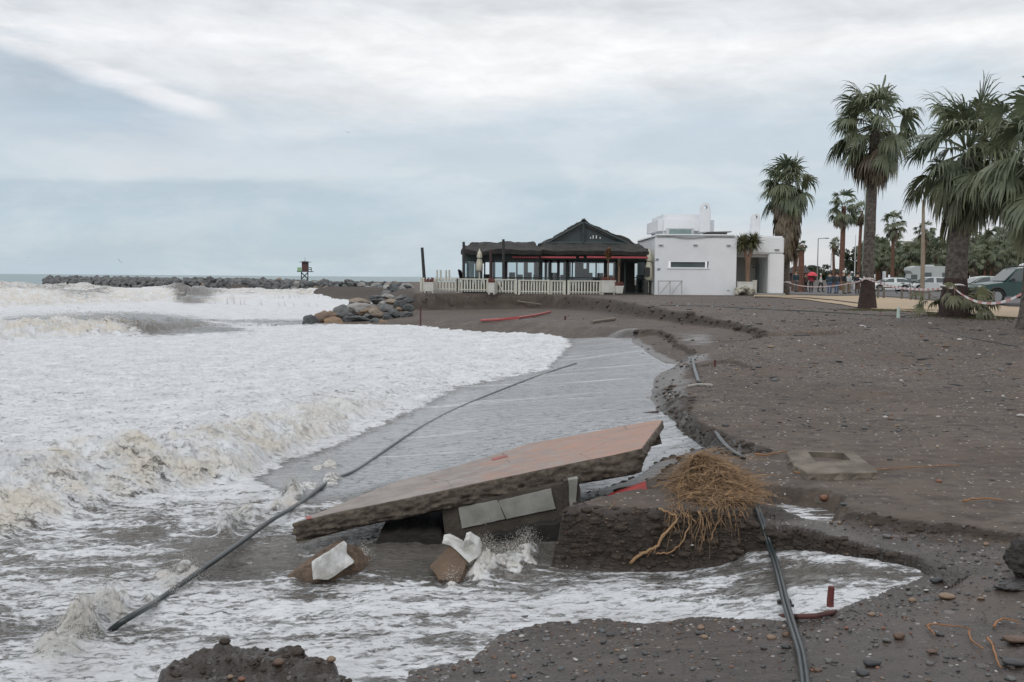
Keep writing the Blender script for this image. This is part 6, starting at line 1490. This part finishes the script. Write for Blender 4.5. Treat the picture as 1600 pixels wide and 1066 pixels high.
    for sgn in (-1, 1):
        b = MB(); b.box((X_(.015), sgn * W_ * .36, zb + .42), (.10, .30, .15)); b.build('headlight', M_LAMP, t0, world=False, bevel=.02)
        b = MB(); b.box((X_(.985), sgn * W_ * .38, zb + .48), (.10, .22, .22)); b.build('rear_light', M_LAMPR, t0, world=False, bevel=.02)
        if roofprof: b = MB(); b.box((X_(min(q[0] for q in roofprof) + .07), sgn * (W_ / 2 + .07), max(prof, key=lambda q: q[1])[1] + .06), (.12, .16, .13)); b.build('wing_mirror', M_BUMP, t0, world=False, bevel=.02)
    b = MB(); b.box((X_(.01), 0, zb + .14), (.16, W_ * .96, .2)); b.build('bumper', M_BUMP if cat == 'off-roader' else paint, t0, world=False, bevel=.03)
    b = MB(); b.box((X_(.99), 0, zb + .14), (.16, W_ * .96, .2)); b.build('bumper', M_BUMP if cat == 'off-roader' else paint, t0, world=False, bevel=.03)
    return t0
hatch = [(0, .22), (1, .22), (1.0, .80), (.97, .92), (.30, .95), (.06, .74), (.0, .62)]; hroof = [(.20, .90), (.985, .90), (.93, 1.34), (.80, 1.46), (.52, 1.50), (.42, 1.46)]
suvb = [(0, .42), (1, .42), (1, 1.02), (.99, 1.12), (.29, 1.14), (.03, 1.00), (0, .82)]; suvr = [(.27, 1.10), (.995, 1.10), (.97, 1.70), (.93, 1.78), (.46, 1.80), (.41, 1.76)]
zpk = gz(24, 50)
s_ = loft_car('off_road_car', 'dark green off-road car parked at the right edge behind the palms', 'off-roader', 1588, 48.5, (.018, .055, .048), 4.35, 1.80, 1.8, suvb, suvr, gz(24.6, 49), wheel_r=.39, wheels=(.17, .80), mat_n='paint_green')
b = MB(); b.tube([(-.45, -.55, 1.86), (1.9, -.55, 1.86)], .025, 6); b.tube([(-.45, .55, 1.86), (1.9, .55, 1.86)], .025, 6); b.build('roof_rail', M_BUMP, s_, world=False)
loft_car('parked_car', 'silver-white hatchback parked in front of the motorhome', 'car', 1449, 100, (.50, .53, .54), 3.95, 1.7, 1.5, hatch, hroof, gz(41, 100), mat_n='paint_silver')
loft_car('parked_car', 'white low car parked left of the silver hatchback, just right of the tall palm trunk', 'car', 1388, 100, (.66, .70, .69), 4.1, 1.7, 1.45, hatch, [(.22, .90), (.95, .90), (.88, 1.28), (.76, 1.38), (.52, 1.40), (.42, 1.36)], gz(37, 100), mat_n='paint_white')
loft_car('parked_car', 'dark car parked behind the white low car', 'car', 1392, 112, (.03, .035, .045), 4.4, 1.75, 1.6, hatch, hroof, gz(41, 112), mat_n='paint_dark')
loft_car('parked_car', 'pale green-grey car parked just left of the dark green off-roader', 'car', 1533, 72, (.36, .42, .39), 4.1, 1.7, 1.5, hatch, hroof, gz(34, 72), mat_n='paint_palegreen')
loft_car('parked_car', 'white car parked behind the pale green-grey one, right of the thick palm', 'car', 1527, 84, (.64, .67, .66), 4.6, 1.75, 1.55, hatch, hroof, gz(39, 84), mat_n='paint_white2')
van = [(0, .35), (1, .35), (1, 2.2), (.97, 2.45), (.30, 2.45), (.20, 2.3), (.08, 1.35), (0, 1.05)]
v_ = loft_car('parked_van', 'white van behind the off-roader at the right edge', 'van', 1634, 66, (.66, .68, .68), 4.9, 1.95, 2.5, van, None, gz(35, 66), mat_n='paint_van')
b = MB()
for sgn in (-1, 1): b.box((-1.35, sgn * .99, 1.75), (.7, .03, .5))
b.build('side_window', M_DGL, v_, world=False)
# motorhome
mh = [(0, .38), (1, .38), (1, 2.75), (.98, 2.88), (.13, 2.90), (.04, 2.72), (.02, 2.35), (.07, 1.95), (.05, 1.35), (0, 1.15)]
c_ = loft_car('motorhome', 'long white motorhome with a rounded overcab parked under the trees', 'motorhome', 1453, 122, (.42, .45, .44), 6.6, 2.2, 2.9, mh, None, gz(51, 122), wheels=(.15, .76), mat_n='paint_motorhome')
for sgn in (-1, 1):
    b = MB(); b.box((-2.55, sgn * 1.11, 1.55), (.75, .03, .6)); b.build('cab_window', M_DGL, c_, world=False)
    b = MB(); b.box((-.9, sgn * 1.11, 1.85), (.9, .03, .5)); b.build('side_window', M_DGL, c_, world=False)
    b = MB(); b.box((1.2, sgn * 1.11, 1.85), (.7, .03, .5)); b.build('side_window', M_DGL, c_, world=False)
    b = MB(); b.box((.3, sgn * 1.11, 1.0), (6.0, .03, .25)); b.build('stripe', M_BUMP, c_, world=False)
b = MB(); b.box((-.4, 0, 2.97), (1.1, .8, .16)); b.build('roof_box', M_LAMP, c_, world=False, bevel=.03)
# ---- bicycles seen as one dark parked scooter and one bike
def bike(px, d, label, name='bicycle'):
    z = gz((px - 800) / F * d, d); t0 = thing(name, label, name, ((px - 800) / F * d, d, z)); 
    for sx in (-.5, .5):
        b = MB(); b.tube([(sx + math.cos(q) * .33, 0, .33 + math.sin(q) * .33) for q in np.linspace(0, 6.283, 19)], .03, 5, False); b.build('wheel', M_TYRE, t0, world=False)
    b = MB()
    for p, q in (((-.5, 0, .33), (-.1, 0, .3)), ((-.1, 0, .3), (.35, 0, .75)), ((-.2, 0, .75), (.38, 0, .78)), ((-.1, 0, .3), (-.2, 0, .85)), ((-.5, 0, .33), (-.2, 0, .75)), ((.5, 0, .33), (.36, 0, .95))): b.tube([p, q], .03, 6)
    b.build('frame', M_BUMP, t0, world=False); b = MB(); b.box((-.22, 0, .9), (.26, .14, .07)); b.build('saddle', M_TYRE, t0, world=False); b = MB(); b.tube([(.36, -.28, .98), (.34, 0, .98), (.36, .28, .98)], .025, 6); b.build('handlebar', M_TYRE, t0, world=False)
bike(1413, 84, 'dark bicycle parked in front of the gap between the white and the silver car')
# ---- low wooden fence beside the path
fp = [(1372,458,62),(1381,458,62),(1409,462,60),(1423,464,58),(1431,467,57),(1440,468,56),(1452,468,56),(1552,479,47),(1500,474,52)]
for i, (px, py, d) in enumerate(fp):
    p = Pt(px, py, d); p.z = gz(p.x, d); b = MB(); b.tube([p - Vector((0, 0, .1)), p + Vector((0, 0, .62)), p + Vector((0, 0, .66))], [.07, .065, .04], 8); tag(b.build('wooden_bollard', mat('bollard_wood', (.15, .13, .11), .8, .3), None), 'low grey-brown wooden post along the edge of the car park', 'post', 'low wooden posts along the car park')
for (x0, x1, y, d) in ((1372,1409,449,61.5),(1423,1452,455.5,57)):
    b = MB(); b.tube([Pt(x0, y, d), Pt(x1, y + 1, d)], .04, 6); o = b.build('wooden_rail', mat('bollard_wood', (.15, .13, .11)), None); tag(o, 'horizontal wooden rail on the low posts, %s' % ('left of the bicycle' if x0 < 1400 else 'below the silver hatchback'), 'rail')
# ---- people
M_SKIN = mat('skin', (.38, .23, .16), .6, .1); M_HAIRD = mat('dark_hair', (.03, .022, .018), .7, .2); M_HAIRW = mat('white_hair', (.6, .58, .55), .7, .1); M_SHOE = mat('shoe', (.03, .028, .026), .6, .2)
def skin_obj(name, verts, edges, rad, m_, parent, sub=2):
    me = bpy.data.meshes.new(name); bm = bmesh.new(); sk = bm.verts.layers.skin.verify(); vs_ = []
    for i, v in enumerate(verts):
        q = bm.verts.new(v); r_ = rad[i]; q[sk].radius = r_ if hasattr(r_, '__len__') else (r_, r_); q[sk].use_root = (i == 0); vs_.append(q)
    for a, c in edges: bm.edges.new((vs_[a], vs_[c]))
    bm.to_mesh(me); bm.free(); o = bpy.data.objects.new(name, me); col.objects.link(o); o.modifiers.new('s', 'SKIN'); sb_ = o.modifiers.new('u', 'SUBSURF'); sb_.levels = sub; sb_.render_levels = sub
    bpy.context.view_layer.update(); dg = bpy.context.evaluated_depsgraph_get(); m2 = bpy.data.meshes.new_from_object(o.evaluated_get(dg)); bpy.data.objects.remove(o)
    m2.materials.clear(); m2.materials.append(m_); m2.polygons.foreach_set('use_smooth', [True] * len(m2.polygons)); o = bpy.data.objects.new(name, m2); col.objects.link(o); o.parent = parent; return o
def person(px, py, d, label, top, trousers, hair=None, rz=0., h=1.75, coat=.0, arm='down', stride=.0, hat=None):
    p = Pt(px, py, d); p.z = gz(p.x, d) + .02; t0 = thing('person', label, 'person', tuple(p), rz); s = h / 1.75
    def S(v): return Vector(v) * s
    hx = .10
    ha = {'down': [(.24, 0, 1.12), (.25, -.06, .86)], 'front': [(.24, .02, 1.14), (.12, -.24, 1.10)], 'up': [(.27, -.02, 1.15), (.20, -.22, 1.45)]}
    aL = ha['down']; aR = ha[arm]
    V = [(0, 0, .95), (0, .01, 1.15), (0, .01, 1.38), (0, 0, 1.50), (0, -.01, 1.60), (0, -.012, 1.70),
         (.19, 0, 1.40), aR[0], aR[1], (-.19, 0, 1.40), (-aL[0][0], aL[0][1], aL[0][2]), (-aL[1][0], aL[1][1], aL[1][2]),
         (hx, -stride * .5, .88), (hx + .01, -stride, .48), (hx, -stride * .8, .08), (hx, -stride * .8 - .14, .035),
         (-hx, stride * .4, .88), (-hx - .01, stride, .48), (-hx, stride * 1.3, .08), (-hx, stride * 1.3 - .14, .035)]
    E = [(0, 1), (1, 2), (2, 3), (3, 4), (4, 5), (2, 6), (6, 7), (7, 8), (2, 9), (9, 10), (10, 11), (0, 12), (12, 13), (13, 14), (14, 15), (0, 16), (16, 17), (17, 18), (18, 19)]
    Rr = [(.13, .10), (.12, .09), (.13, .09), .055, (.075, .088), (.07, .085), .055, .042, .032, .055, .042, .032, .075, .055, .04, .035, .075, .055, .04, .035]
    Vs = [S(v) for v in V]; Rs = [tuple(x * s for x in r_) if hasattr(r_, '__len__') else r_ * s for r_ in Rr]
    skin_obj('body', Vs, E, Rs, M_SKIN, t0)
    # jacket: torso + arms, swollen; trousers: legs; shoes
    idx = [0, 1, 2, 6, 7, 8, 9, 10, 11]; mp_ = {k: i for i, k in enumerate(idx)}
    V2 = [Vs[k].copy() for k in idx]; V2[0].z = (.86 - coat) * s
    V2[mp_[8]] = V2[mp_[7]].lerp(V2[mp_[8]], .86); V2[mp_[11]] = V2[mp_[10]].lerp(V2[mp_[11]], .86)
    E2 = [(mp_[a], mp_[c]) for a, c in E if a in mp_ and c in mp_]
    skin_obj('jacket', V2, E2, [tuple(x * s for x in r_) for r_ in [(.175, .14), (.165, .135), (.175, .13), (.08, .08), (.065, .065), (.055, .055), (.08, .08), (.065, .065), (.055, .055)]], top, t0)
    idx = [0, 12, 13, 14, 16, 17, 18]; mp_ = {k: i for i, k in enumerate(idx)}; V3 = [Vs[k].copy() for k in idx]; E3 = [(mp_[a], mp_[c]) for a, c in E if a in mp_ and c in mp_]
    skin_obj('trousers', V3, E3, [tuple(x * s for x in r_) for r_ in [(.15, .115), (.10, .10), (.078, .078), (.062, .062), (.10, .10), (.078, .078), (.062, .062)]], trousers, t0)
    for a, c in ((14, 15), (18, 19)):
        b = MB(); q = Vs[a].lerp(Vs[c], .5); b.box((q.x, q.y - .03, q.z + .01), (.10, .27, .09)); b.build('shoe', M_SHOE, t0, world=False, bevel=.025)
    hc = Vs[4].lerp(Vs[5], .55)
    bm = bmesh.new(); bmesh.ops.create_uvsphere(bm, u_segments=14, v_segments=10, radius=.115 * s)
    for v in bm.verts:
        v.co.z *= 1.12
        if v.co.y < -.03 * s and v.co.z < .055 * s: v.co.y = -.03 * s
    me = bpy.data.meshes.new('hair'); bm.to_mesh(me); bm.free(); me.materials.append(hair or M_HAIRD); me.polygons.foreach_set('use_smooth', [True] * len(me.polygons)); o = bpy.data.objects.new('hair', me); col.objects.link(o); o.parent = t0; o.location = hc + Vector((0, .014, .035))
    b = MB(); b.box((hc.x, hc.y - .105 * s, hc.z - .005), (.03, .03, .045)); b.build('nose', M_SKIN, t0, world=False, bevel=.008)
    return t0
J = lambda n, c: mat(n, c, .8, .25, 8)
person(1243, 459, 80, 'person in a dark blue jacket standing between the palm trunks by the white building', J('cloth_navy', (.02, .045, .06)), J('cloth_grey', (.14, .14, .14)), rz=.3)
person(1267, 459.5, 84, 'person in a red jacket and dark trousers, under the red umbrella', J('cloth_red', (.30, .03, .05)), J('cloth_black', (.02, .02, .024)), h=1.65, rz=3.0, arm='up')
person(1282, 458.5, 88, 'person in a white top and dark trousers walking right', J('cloth_white', (.55, .55, .52)), J('cloth_black', (.02, .02, .024)), hair=M_HAIRW, h=1.6, rz=1.3, stride=.2)
person(1296, 460, 80, 'person in a dark teal jacket and blue jeans, left of two standing side by side', J('cloth_teal', (.03, .06, .075)), J('cloth_jeans', (.07, .12, .20)), rz=3.1)
person(1307, 460, 80, 'person in a grey-black jacket and blue jeans, right of two standing side by side', J('cloth_charcoal', (.045, .05, .055)), J('cloth_jeans', (.07, .12, .20)), rz=3.3)
person(1318, 461, 79, 'white-haired person in a long black coat and khaki trousers', J('cloth_black', (.02, .02, .024)), J('cloth_khaki', (.20, .16, .10)), hair=M_HAIRW, coat=.2, rz=1.8, h=1.82)
person(1326, 460, 82, 'person in a pale top and khaki trousers behind the white-haired person in black', J('cloth_pale', (.45, .50, .48)), J('cloth_khaki', (.20, .16, .10)), rz=2.0)
person(1339, 460.5, 80, 'person in a black jacket just left of the tall palm trunk', J('cloth_black', (.02, .02, .024)), J('cloth_brown', (.10, .07, .055)), rz=2.6, coat=.1)
person(1258, 459.5, 86, 'person in a brown coat, half hidden left of the person in red', J('cloth_umber', (.09, .06, .045)), J('cloth_black', (.02, .02, .024)), h=1.6, rz=.4)
um = thing('open_umbrella', 'small open red umbrella held above the person in red', 'umbrella', tuple(Pt(1269, 431, 84)))
b = MB(); n = 10; V = [(0, 0, .34)] ; Rg = [(.22, .28), (.38, .15), (.47, 0)]
for r_, z in Rg: V += [(math.cos(6.283 * k / n) * r_, math.sin(6.283 * k / n) * r_, z) for k in range(n)]
b.add(V, [(0, 1 + k, 1 + (k + 1) % n) for k in range(n)] + [(1 + l * n + k, 1 + l * n + (k + 1) % n, 1 + (l + 1) * n + (k + 1) % n, 1 + (l + 1) * n + k) for l in range(2) for k in range(n)]); b.build('canopy', mat('umbrella_red', (.60, .05, .07), .6, .15), um, world=False)
b = MB(); b.cyl((0, 0, -.55), (0, 0, .38), .015, n=6); b.build('shaft', M_BUMP, um, world=False)
# ---- barrier tape
t = NT('barrier_tape'); uvn = t.n('ShaderNodeAttribute', attribute_name='along'); st_ = t.math('GREATER_THAN', t.math('FRACT', uvn.outputs['Fac']), .5); t.bsdf(t.mix(st_, (.72, .70, .69), (.55, .28, .27)), .4); M_TAPE = t.m
def tape(p0, p1, sag, label, w_=.05):
    b = MB(); n = 40; V = []
    for i in range(n + 1):
        f = i / n; p = p0.lerp(p1, f) - Vector((0, 0, sag * 4 * f * (1 - f))); tw = .5 * math.sin(f * 9); o_ = Vector((0, math.sin(tw) * w_ / 2, math.cos(tw) * w_ / 2)); V += [p - o_, p + o_]
    b.add(V, [(2 * i, 2 * i + 1, 2 * i + 3, 2 * i + 2) for i in range(n)]); o = b.build('barrier_tape', M_TAPE, None); L_ = (p1 - p0).length
    at = o.data.attributes.new('along', 'FLOAT', 'POINT'); at.data.foreach_set('value', [((i // 2) / n * L_ / .5) for i in range(len(V))]); tag(o, label, 'barrier tape')
tape(Pt(1228, 441, 63.3), Pt(1349, 438, 39.6), .28, 'red and white barrier tape sagging between the palm by the building and the tall palm')
tape(Pt(1349, 433, 39.6), Pt(1489, 449.5, 28.4), .22, 'red and white barrier tape from the tall palm to the thick palm', .07)
tape(Pt(1483, 443, 28.2), Pt(1603, 455, 24), .42, 'red and white barrier tape sagging from the thick palm to the right edge', .065)
b = MB()
for px, py, d, r_ in ((1228,441,64,.30),(1355,436,40,.28),(1489,446,29,.35)):
    b = MB(); p = Pt(px, py, d); b.tube([(p.x + math.cos(q) * r_, d + math.sin(q) * r_, p.z + .02 * math.sin(3 * q)) for q in np.linspace(0, 6.283, 25)], .028, 4, False); o = b.build('tape_loop', mat('tape_white', (.7, .66, .66), .5, .1), None)
    tag(o, {1228: 'barrier tape wound round the palm by the white building', 1355: 'barrier tape wound round the tall palm trunk', 1489: 'barrier tape wound round the thick palm trunk'}[px], 'barrier tape')
# ---- lamp posts and poles
def lamp(px, yb, yt, d, label, r_=.06, arm=1.1, m_=None):
    p = Pt(px, yb, d); zt = Pt(px, yt, d).z; p.z = gz(p.x, d) if d < 150 else p.z; t0 = thing('street_lamp', label, 'street lamp', tuple(p)); b = MB(); b.tube([(0, 0, 0), (0, 0, zt - p.z)], [r_, r_ * .6], 8); b.build('post', m_ or M_GREYP, t0, world=False)
    if arm: b = MB(); b.tube([(0, 0, zt - p.z), (arm, 0, zt - p.z + .08)], r_ * .5, 6); b.build('arm', m_ or M_GREYP, t0, world=False); b = MB(); b.box((arm + .2, 0, zt - p.z + .06), (.6, .25, .12)); b.build('lamp_head', M_BUMP, t0, world=False, bevel=.03)
lamp(1276.5, 450, 373, 150, 'thin grey street lamp standing alone against the pale sky left of the people', .10)
lamp(1301, 450, 374, 160, 'thin grey street lamp just left of the tall red-trunked background palm', .10, .0)
lamp(1297.5, 450, 395, 170, 'faint lower lamp post beside the thin lamp near the small palms', .09, .0)
p0, p1 = Pt(1346.5, 463, 44), Pt(1353.5, 296, 44); b = MB(); p0.z = gz(p0.x, 44); b.tube([p0, p1], [.045, .035], 8); tag(b.build('metal_pole', mat('pole_pale', (.42, .52, .46), .4, .1), None), 'slim pale green-white pole leaning against the tall palm on its left side', 'pole')
p0, p1 = Pt(1441, 470, 62), Pt(1443, 312, 62); b = MB(); p0.z = gz(p0.x, 62); b.tube([p0, p1], [.15, .085], 10); tag(b.build('wooden_pole', mat('pole_tan', (.27, .22, .165), .8, .2), None), 'tan tapering pole left of the thick palm', 'pole')
lamp(1334.5, 455, 367, 120, 'short pale lamp post between the two red-trunked background palms', .07, .0, M_LAMP)
# ---- far structures
hut = thing('beach_hut', 'low dark-roofed hut behind the people, right of the palm by the white building', 'hut', tuple(Pt(1252, 446, 140)))
b = MB(); pbox(b, 1238, 1265, 427, 452, 140, 144); b.build('walls', mat('hut_wall', (.06, .045, .042), .8, .2), hut); b = MB(); a_, c__ = Pt(1232, 427, 139), Pt(1270, 427, 139); tp = Pt(1250, 416, 142)
b.add([a_, c__, c__ + Vector((0, 7, 0)), a_ + Vector((0, 7, 0)), tp + Vector((-.8, 0, 0)), tp + Vector((.8, 0, 0))], [(0, 1, 5, 4), (1, 2, 5), (2, 3, 4, 5), (3, 0, 4), (3, 2, 1, 0)]); b.build('roof', M_THATCH, hut)
o = MB(); pbox(o, 1262, 1292, 438, 453, 110, 110.4); tag(o.build('low_wall', mat('low_wall', (.26, .245, .23), .9, .2), None), 'low grey wall behind the people', 'wall')
wt = thing('white_house', 'white house wall with a sloping edge seen between the trunks behind the motorhome', 'house', tuple(Pt(1472, 425, 175)))
b = MB(); q = [Pt(a, c, 175) for a, c in ((1462,446),(1488,446),(1485,412),(1480,394),(1466,394),(1462,400))]; b.add(q + [v + Vector((0, 5, 0)) for v in q], [tuple(range(6)), tuple(range(11, 5, -1))] + [(i, i + 6, (i + 1) % 6 + 6, (i + 1) % 6) for i in range(6)]); b.build('wall', mat('house_white', (.62, .64, .68), .8, .1), wt)
b = MB(); pbox(b, 1469, 1474, 404, 409, 174.8, 174.95); b.build('window', M_DGL, wt)
o = MB(); pbox(o, 1380, 1384.5, 424, 437, 118, 118.3); pbox(o, 1381.8, 1382.8, 437, 452, 118.1, 118.2); tag(o.build('notice_board', mat('board_white', (.6, .62, .62), .6, .1), None), 'pale notice board on a post behind the white low car', 'sign')
# ---- lifeguard tower
lt = thing('lifeguard_tower', 'brown lifeguard tower on stilts with a green board, standing behind the breakwater', 'lifeguard tower', tuple(Pt(476, 440, 235)))
LD = 235
def lbx(x0, x1, y0, y1, d0, d1, nm, m_): b = MB(); pbox(b, x0, x1, y0, y1, d0, d1); b.build(nm, m_, lt)
M_LB = mat('tower_wood', (.11, .055, .055), .8, .2); M_LF = mat('tower_frame', (.07, .07, .075), .8, .2)
lbx(471.5, 480.3, 409.5, 424, LD, LD + 1.4, 'cabin', M_LB); lbx(464.5, 471, 418, 424.5, LD - .1, LD, 'green_board', mat('tower_green', (.30, .50, .26), .7, .1)); lbx(463.8, 487, 424, 425, LD - .5, LD + 1.9, 'deck', M_LF)
b = MB(); a_ = Pt(466, 409.8, LD - .4); c__ = Pt(485.5, 409.8, LD - .4); tp = Pt(476, 407.6, LD + .7); b.add([a_, c__, c__ + Vector((0, 2.4, 0)), a_ + Vector((0, 2.4, 0)), tp], [(0, 1, 4), (1, 2, 4), (2, 3, 4), (3, 0, 4), (3, 2, 1, 0)]); b.build('roof', M_LF, lt)
b = MB()
for (p, q) in (((471,425),(471,440.5)), ((481,425),(481,440.5)), ((471,426),(481,436)), ((481,426),(471,436)), ((471,436),(476,440.5)), ((481,436),(476,440.5))): b.tube([Pt(*p, LD), Pt(*q, LD)], .12, 4)
for dx in (471, 481): b.tube([Pt(dx, 425, LD + 1.6), Pt(dx, 440.5, LD + 1.6)], .12, 4)
b.build('stilts', M_LF, lt)
b = MB()
for (p, q) in (((481,418.4),(486.5,418.4)), ((486.5,418.4),(486.5,424.4)), ((481,421.4),(486.5,421.4))): b.tube([Pt(*p, LD), Pt(*q, LD)], .09, 4)
b.build('railing', M_LF, lt); b = MB(); b.tube([Pt(476.6, 408, LD + .7), Pt(476.6, 402.5, LD + .7)], .04, 4); b.build('mast', M_LF, lt)
# ---- gulls
def gull(px, py, d, span, label, bank=.0, yaw=0.):
    p = Pt(px, py, d); o_ = MB(); 
    o_.tube([(0, -.22, 0), (0, -.12, .02), (0, .02, .02), (0, .16, .01), (0, .26, 0)], [.01, .05, .06, .035, .008], 6)
    for s_ in (-1, 1):
        V = [(0, -.07, .02), (0, .09, .02), (s_ * .28, -.10, .13), (s_ * .28, .05, .13), (s_ * .62, .02, .02), (s_ * .60, .07, .02)]; V2 = [(x, y, z - .012) for x, y, z in V]
        o_.add(V + V2, [(0, 2, 3, 1), (2, 4, 5, 3), (6, 7, 9, 8), (8, 9, 11, 10), (0, 6, 8, 2), (2, 8, 10, 4), (1, 3, 9, 7), (3, 5, 11, 9), (4, 10, 11, 5)])
    o = o_.build('seagull', mat('gull_grey', (.13, .13, .14), .8, .2), None); o.location = p; o.scale = (span,) * 3; o.rotation_euler = (0, bank, yaw); tag(o, label, 'seagull', None)
gull(543, 207, 230, 1.0, 'seagull flying high alone in the middle of the sky', .2, .3); gull(187, 408, 210, 1.1, 'seagull banking low over the breakwater at the left', .9, .6); gull(213, 403, 420, 1., 'distant seagull just right of the banking one', .2); gull(410, 408, 420, 1., 'distant seagull left of the lifeguard tower', .1); gull(515, 405, 420, 1., 'distant seagull right of the lifeguard tower', .3); gull(45, 403, 420, 1., 'distant seagull at the far left low over the sea', .2)
# ---- background palms and trees
PV = []
for i in range(4):
    live, dead = crown_mesh(200 + i, 24, 12, 1.0, .95, 13, 1.0, (-.25, 0)); PV.append((mesh_of(live, 'crown', M_LEAF), mesh_of(dead, 'dry_skirt', M_LEAFD)))
TM = {}
def bgpalm(px, yt, d, rpx, label, tr=.2, red=True, grp=None, k=0, dark=False):
    R_ = rpx / F * d; x = (px - 800) / F * d; z = gz(x, d) if d < 400 else .55; h = Pt(px, yt, d).z - z - R_ * .8; t0 = thing('palm_tree', label, 'palm tree', (x, d, z), group=grp)
    me = trunk_mesh('trunk', h + .3, tr, tr * .8, M_TRUNKR if red else M_TRUNK, 1.3, (rnd.uniform(-.3, .3), 0), 10, 10, .06, k); lk('trunk', me, t0)
    bend = 0
    s_ = R_ / 1.95 * 1.2; rz = rnd.random() * 6.28; lk('crown', PV[k % 4][0], t0, (0, 0, h), rz, s_); lk('dry_skirt', PV[k % 4][1], t0, (0, 0, h), rz, s_)
bgpalm(1313, 303, 108, 27, 'tallest background palm with a thick red-brown trunk, right of the lamp posts', .30, k=0)
bgpalm(1339, 317, 122, 18, 'background palm with a red-brown trunk just left of the tall palm', .22, k=1)
bgpalm(1392, 333, 118, 22, 'background palm with a red trunk between the tall palm and the tan pole', .22, k=2)
bgpalm(1440, 346, 125, 18, 'background palm crown just behind the top of the tan pole', .2, k=3)
bgpalm(1301, 372, 135, 11, 'small background palm with two low crowns beside the lamp posts', .2, k=1)
bgpalm(1250, 378, 85, 10, 'slim dark palm just right of the palm by the white building', .28, k=2); bgpalm(1239, 386, 88, 9, 'thin dark palm touching the right side of the palm by the white building', .22, k=3)
rq = random.Random(77)
for i in range(60):
    px = 1350 + (i % 30) * 9.0 + rq.uniform(-5, 5); row = i // 30; d = 135 + row * 22 + rq.uniform(-8, 8); yt = (372 if row else 385) + rq.uniform(-9, 12) - (12 if px > 1500 and row else 0)
    bgpalm(px, yt, d, rq.uniform(15, 24), 'middle-sized green palm in the dense grove behind the parked cars', .22, rq.random() < .5, 'palms of the grove behind the car park', i)
def leafball(n, rx, ry, rz_, seed, sz=.16):
    rq2 = random.Random(seed); b = MB(); cl_ = [Vector((rq2.gauss(0, .38) * rx, rq2.gauss(0, .38) * ry, rq2.gauss(0, .38) * rz_)) for _ in range(16)]
    for _ in range(n):
        c = rq2.choice(cl_); v = Vector((rq2.gauss(0, 1), rq2.gauss(0, 1), rq2.gauss(0, 1))).normalized() * rq2.uniform(.5, 1.) ; p = c + Vector((v.x * rx * .36, v.y * ry * .36, v.z * rz_ * .34)); a = Vector((rq2.gauss(0, 1), rq2.gauss(0, 1), rq2.gauss(0, 1))).normalized() * sz; e_ = a.cross(Vector((rq2.gauss(0, 1), rq2.gauss(0, 1), rq2.gauss(0, 1)))).normalized() * sz * .6
        b.add([p - a, p + e_, p + a, p - e_], [(0, 1, 2, 3)])
    return b
M_TREE = leafmat('tree_leaf', (.060, .078, .040), (.038, .052, .030))
TB = [mesh_of(leafball(2600, 3.0, 2.6, 2.0, 300 + i, .20), 'crown', M_TREE) for i in range(3)]
for i, (px, py, d, s_) in enumerate([(1325,405,150,.8),(1352,395,170,1.0),(1375,398,160,1.0),(1402,400,170,1.0),(1425,398,175,1.1),(1452,395,190,1.0),(1500,398,170,1.1),(1525,398,165,1.1),(1550,396,160,1.1),(1578,396,165,1.2),(1600,394,160,1.2),(1625,395,160,1.2),(1540,418,150,.9),(1565,420,148,.9),(1510,420,150,.9),(1590,418,145,.9),(1408,424,180,.9),(1360,420,172,.9),(1336,425,160,.8)]):
    x = (px - 800) / F * d; z = gz(x, min(d, 400)); cz = Pt(px, py, d).z; t0 = thing('broadleaf_tree', 'dark green bushy tree filling the gaps of the palm grove', 'tree', (x, d, z), group='bushy trees behind the car park')
    lk('crown', TB[i % 3], t0, (0, 0, cz - z), rnd.random() * 6, s_ * .95); lk('trunk', trunk_mesh('trunk', max(.6, cz - z), .16, .09, M_TRUNK, 1.3, (.2, 0), 6, 8, .04, i), t0)
for i, (px, py, d, s_) in enumerate([(1262,428,230,1.),(1276,428,240,1.1),(1290,429,235,1.0),(1245,430,220,.9),(1303,432,230,1.)]):
    x = (px - 800) / F * d; cz = Pt(px, py, d).z; t0 = thing('broadleaf_tree', 'low dark tree on the horizon behind the people', 'tree', (x, d, .6), group='low trees on the horizon'); lk('crown', TB[i % 3], t0, (0, 0, cz - .6), i, s_); lk('trunk', trunk_mesh('trunk', max(.6, cz - .6), .2, .12, M_TRUNK, 1.2, (0, 0), 4, 8, .03, i), t0)
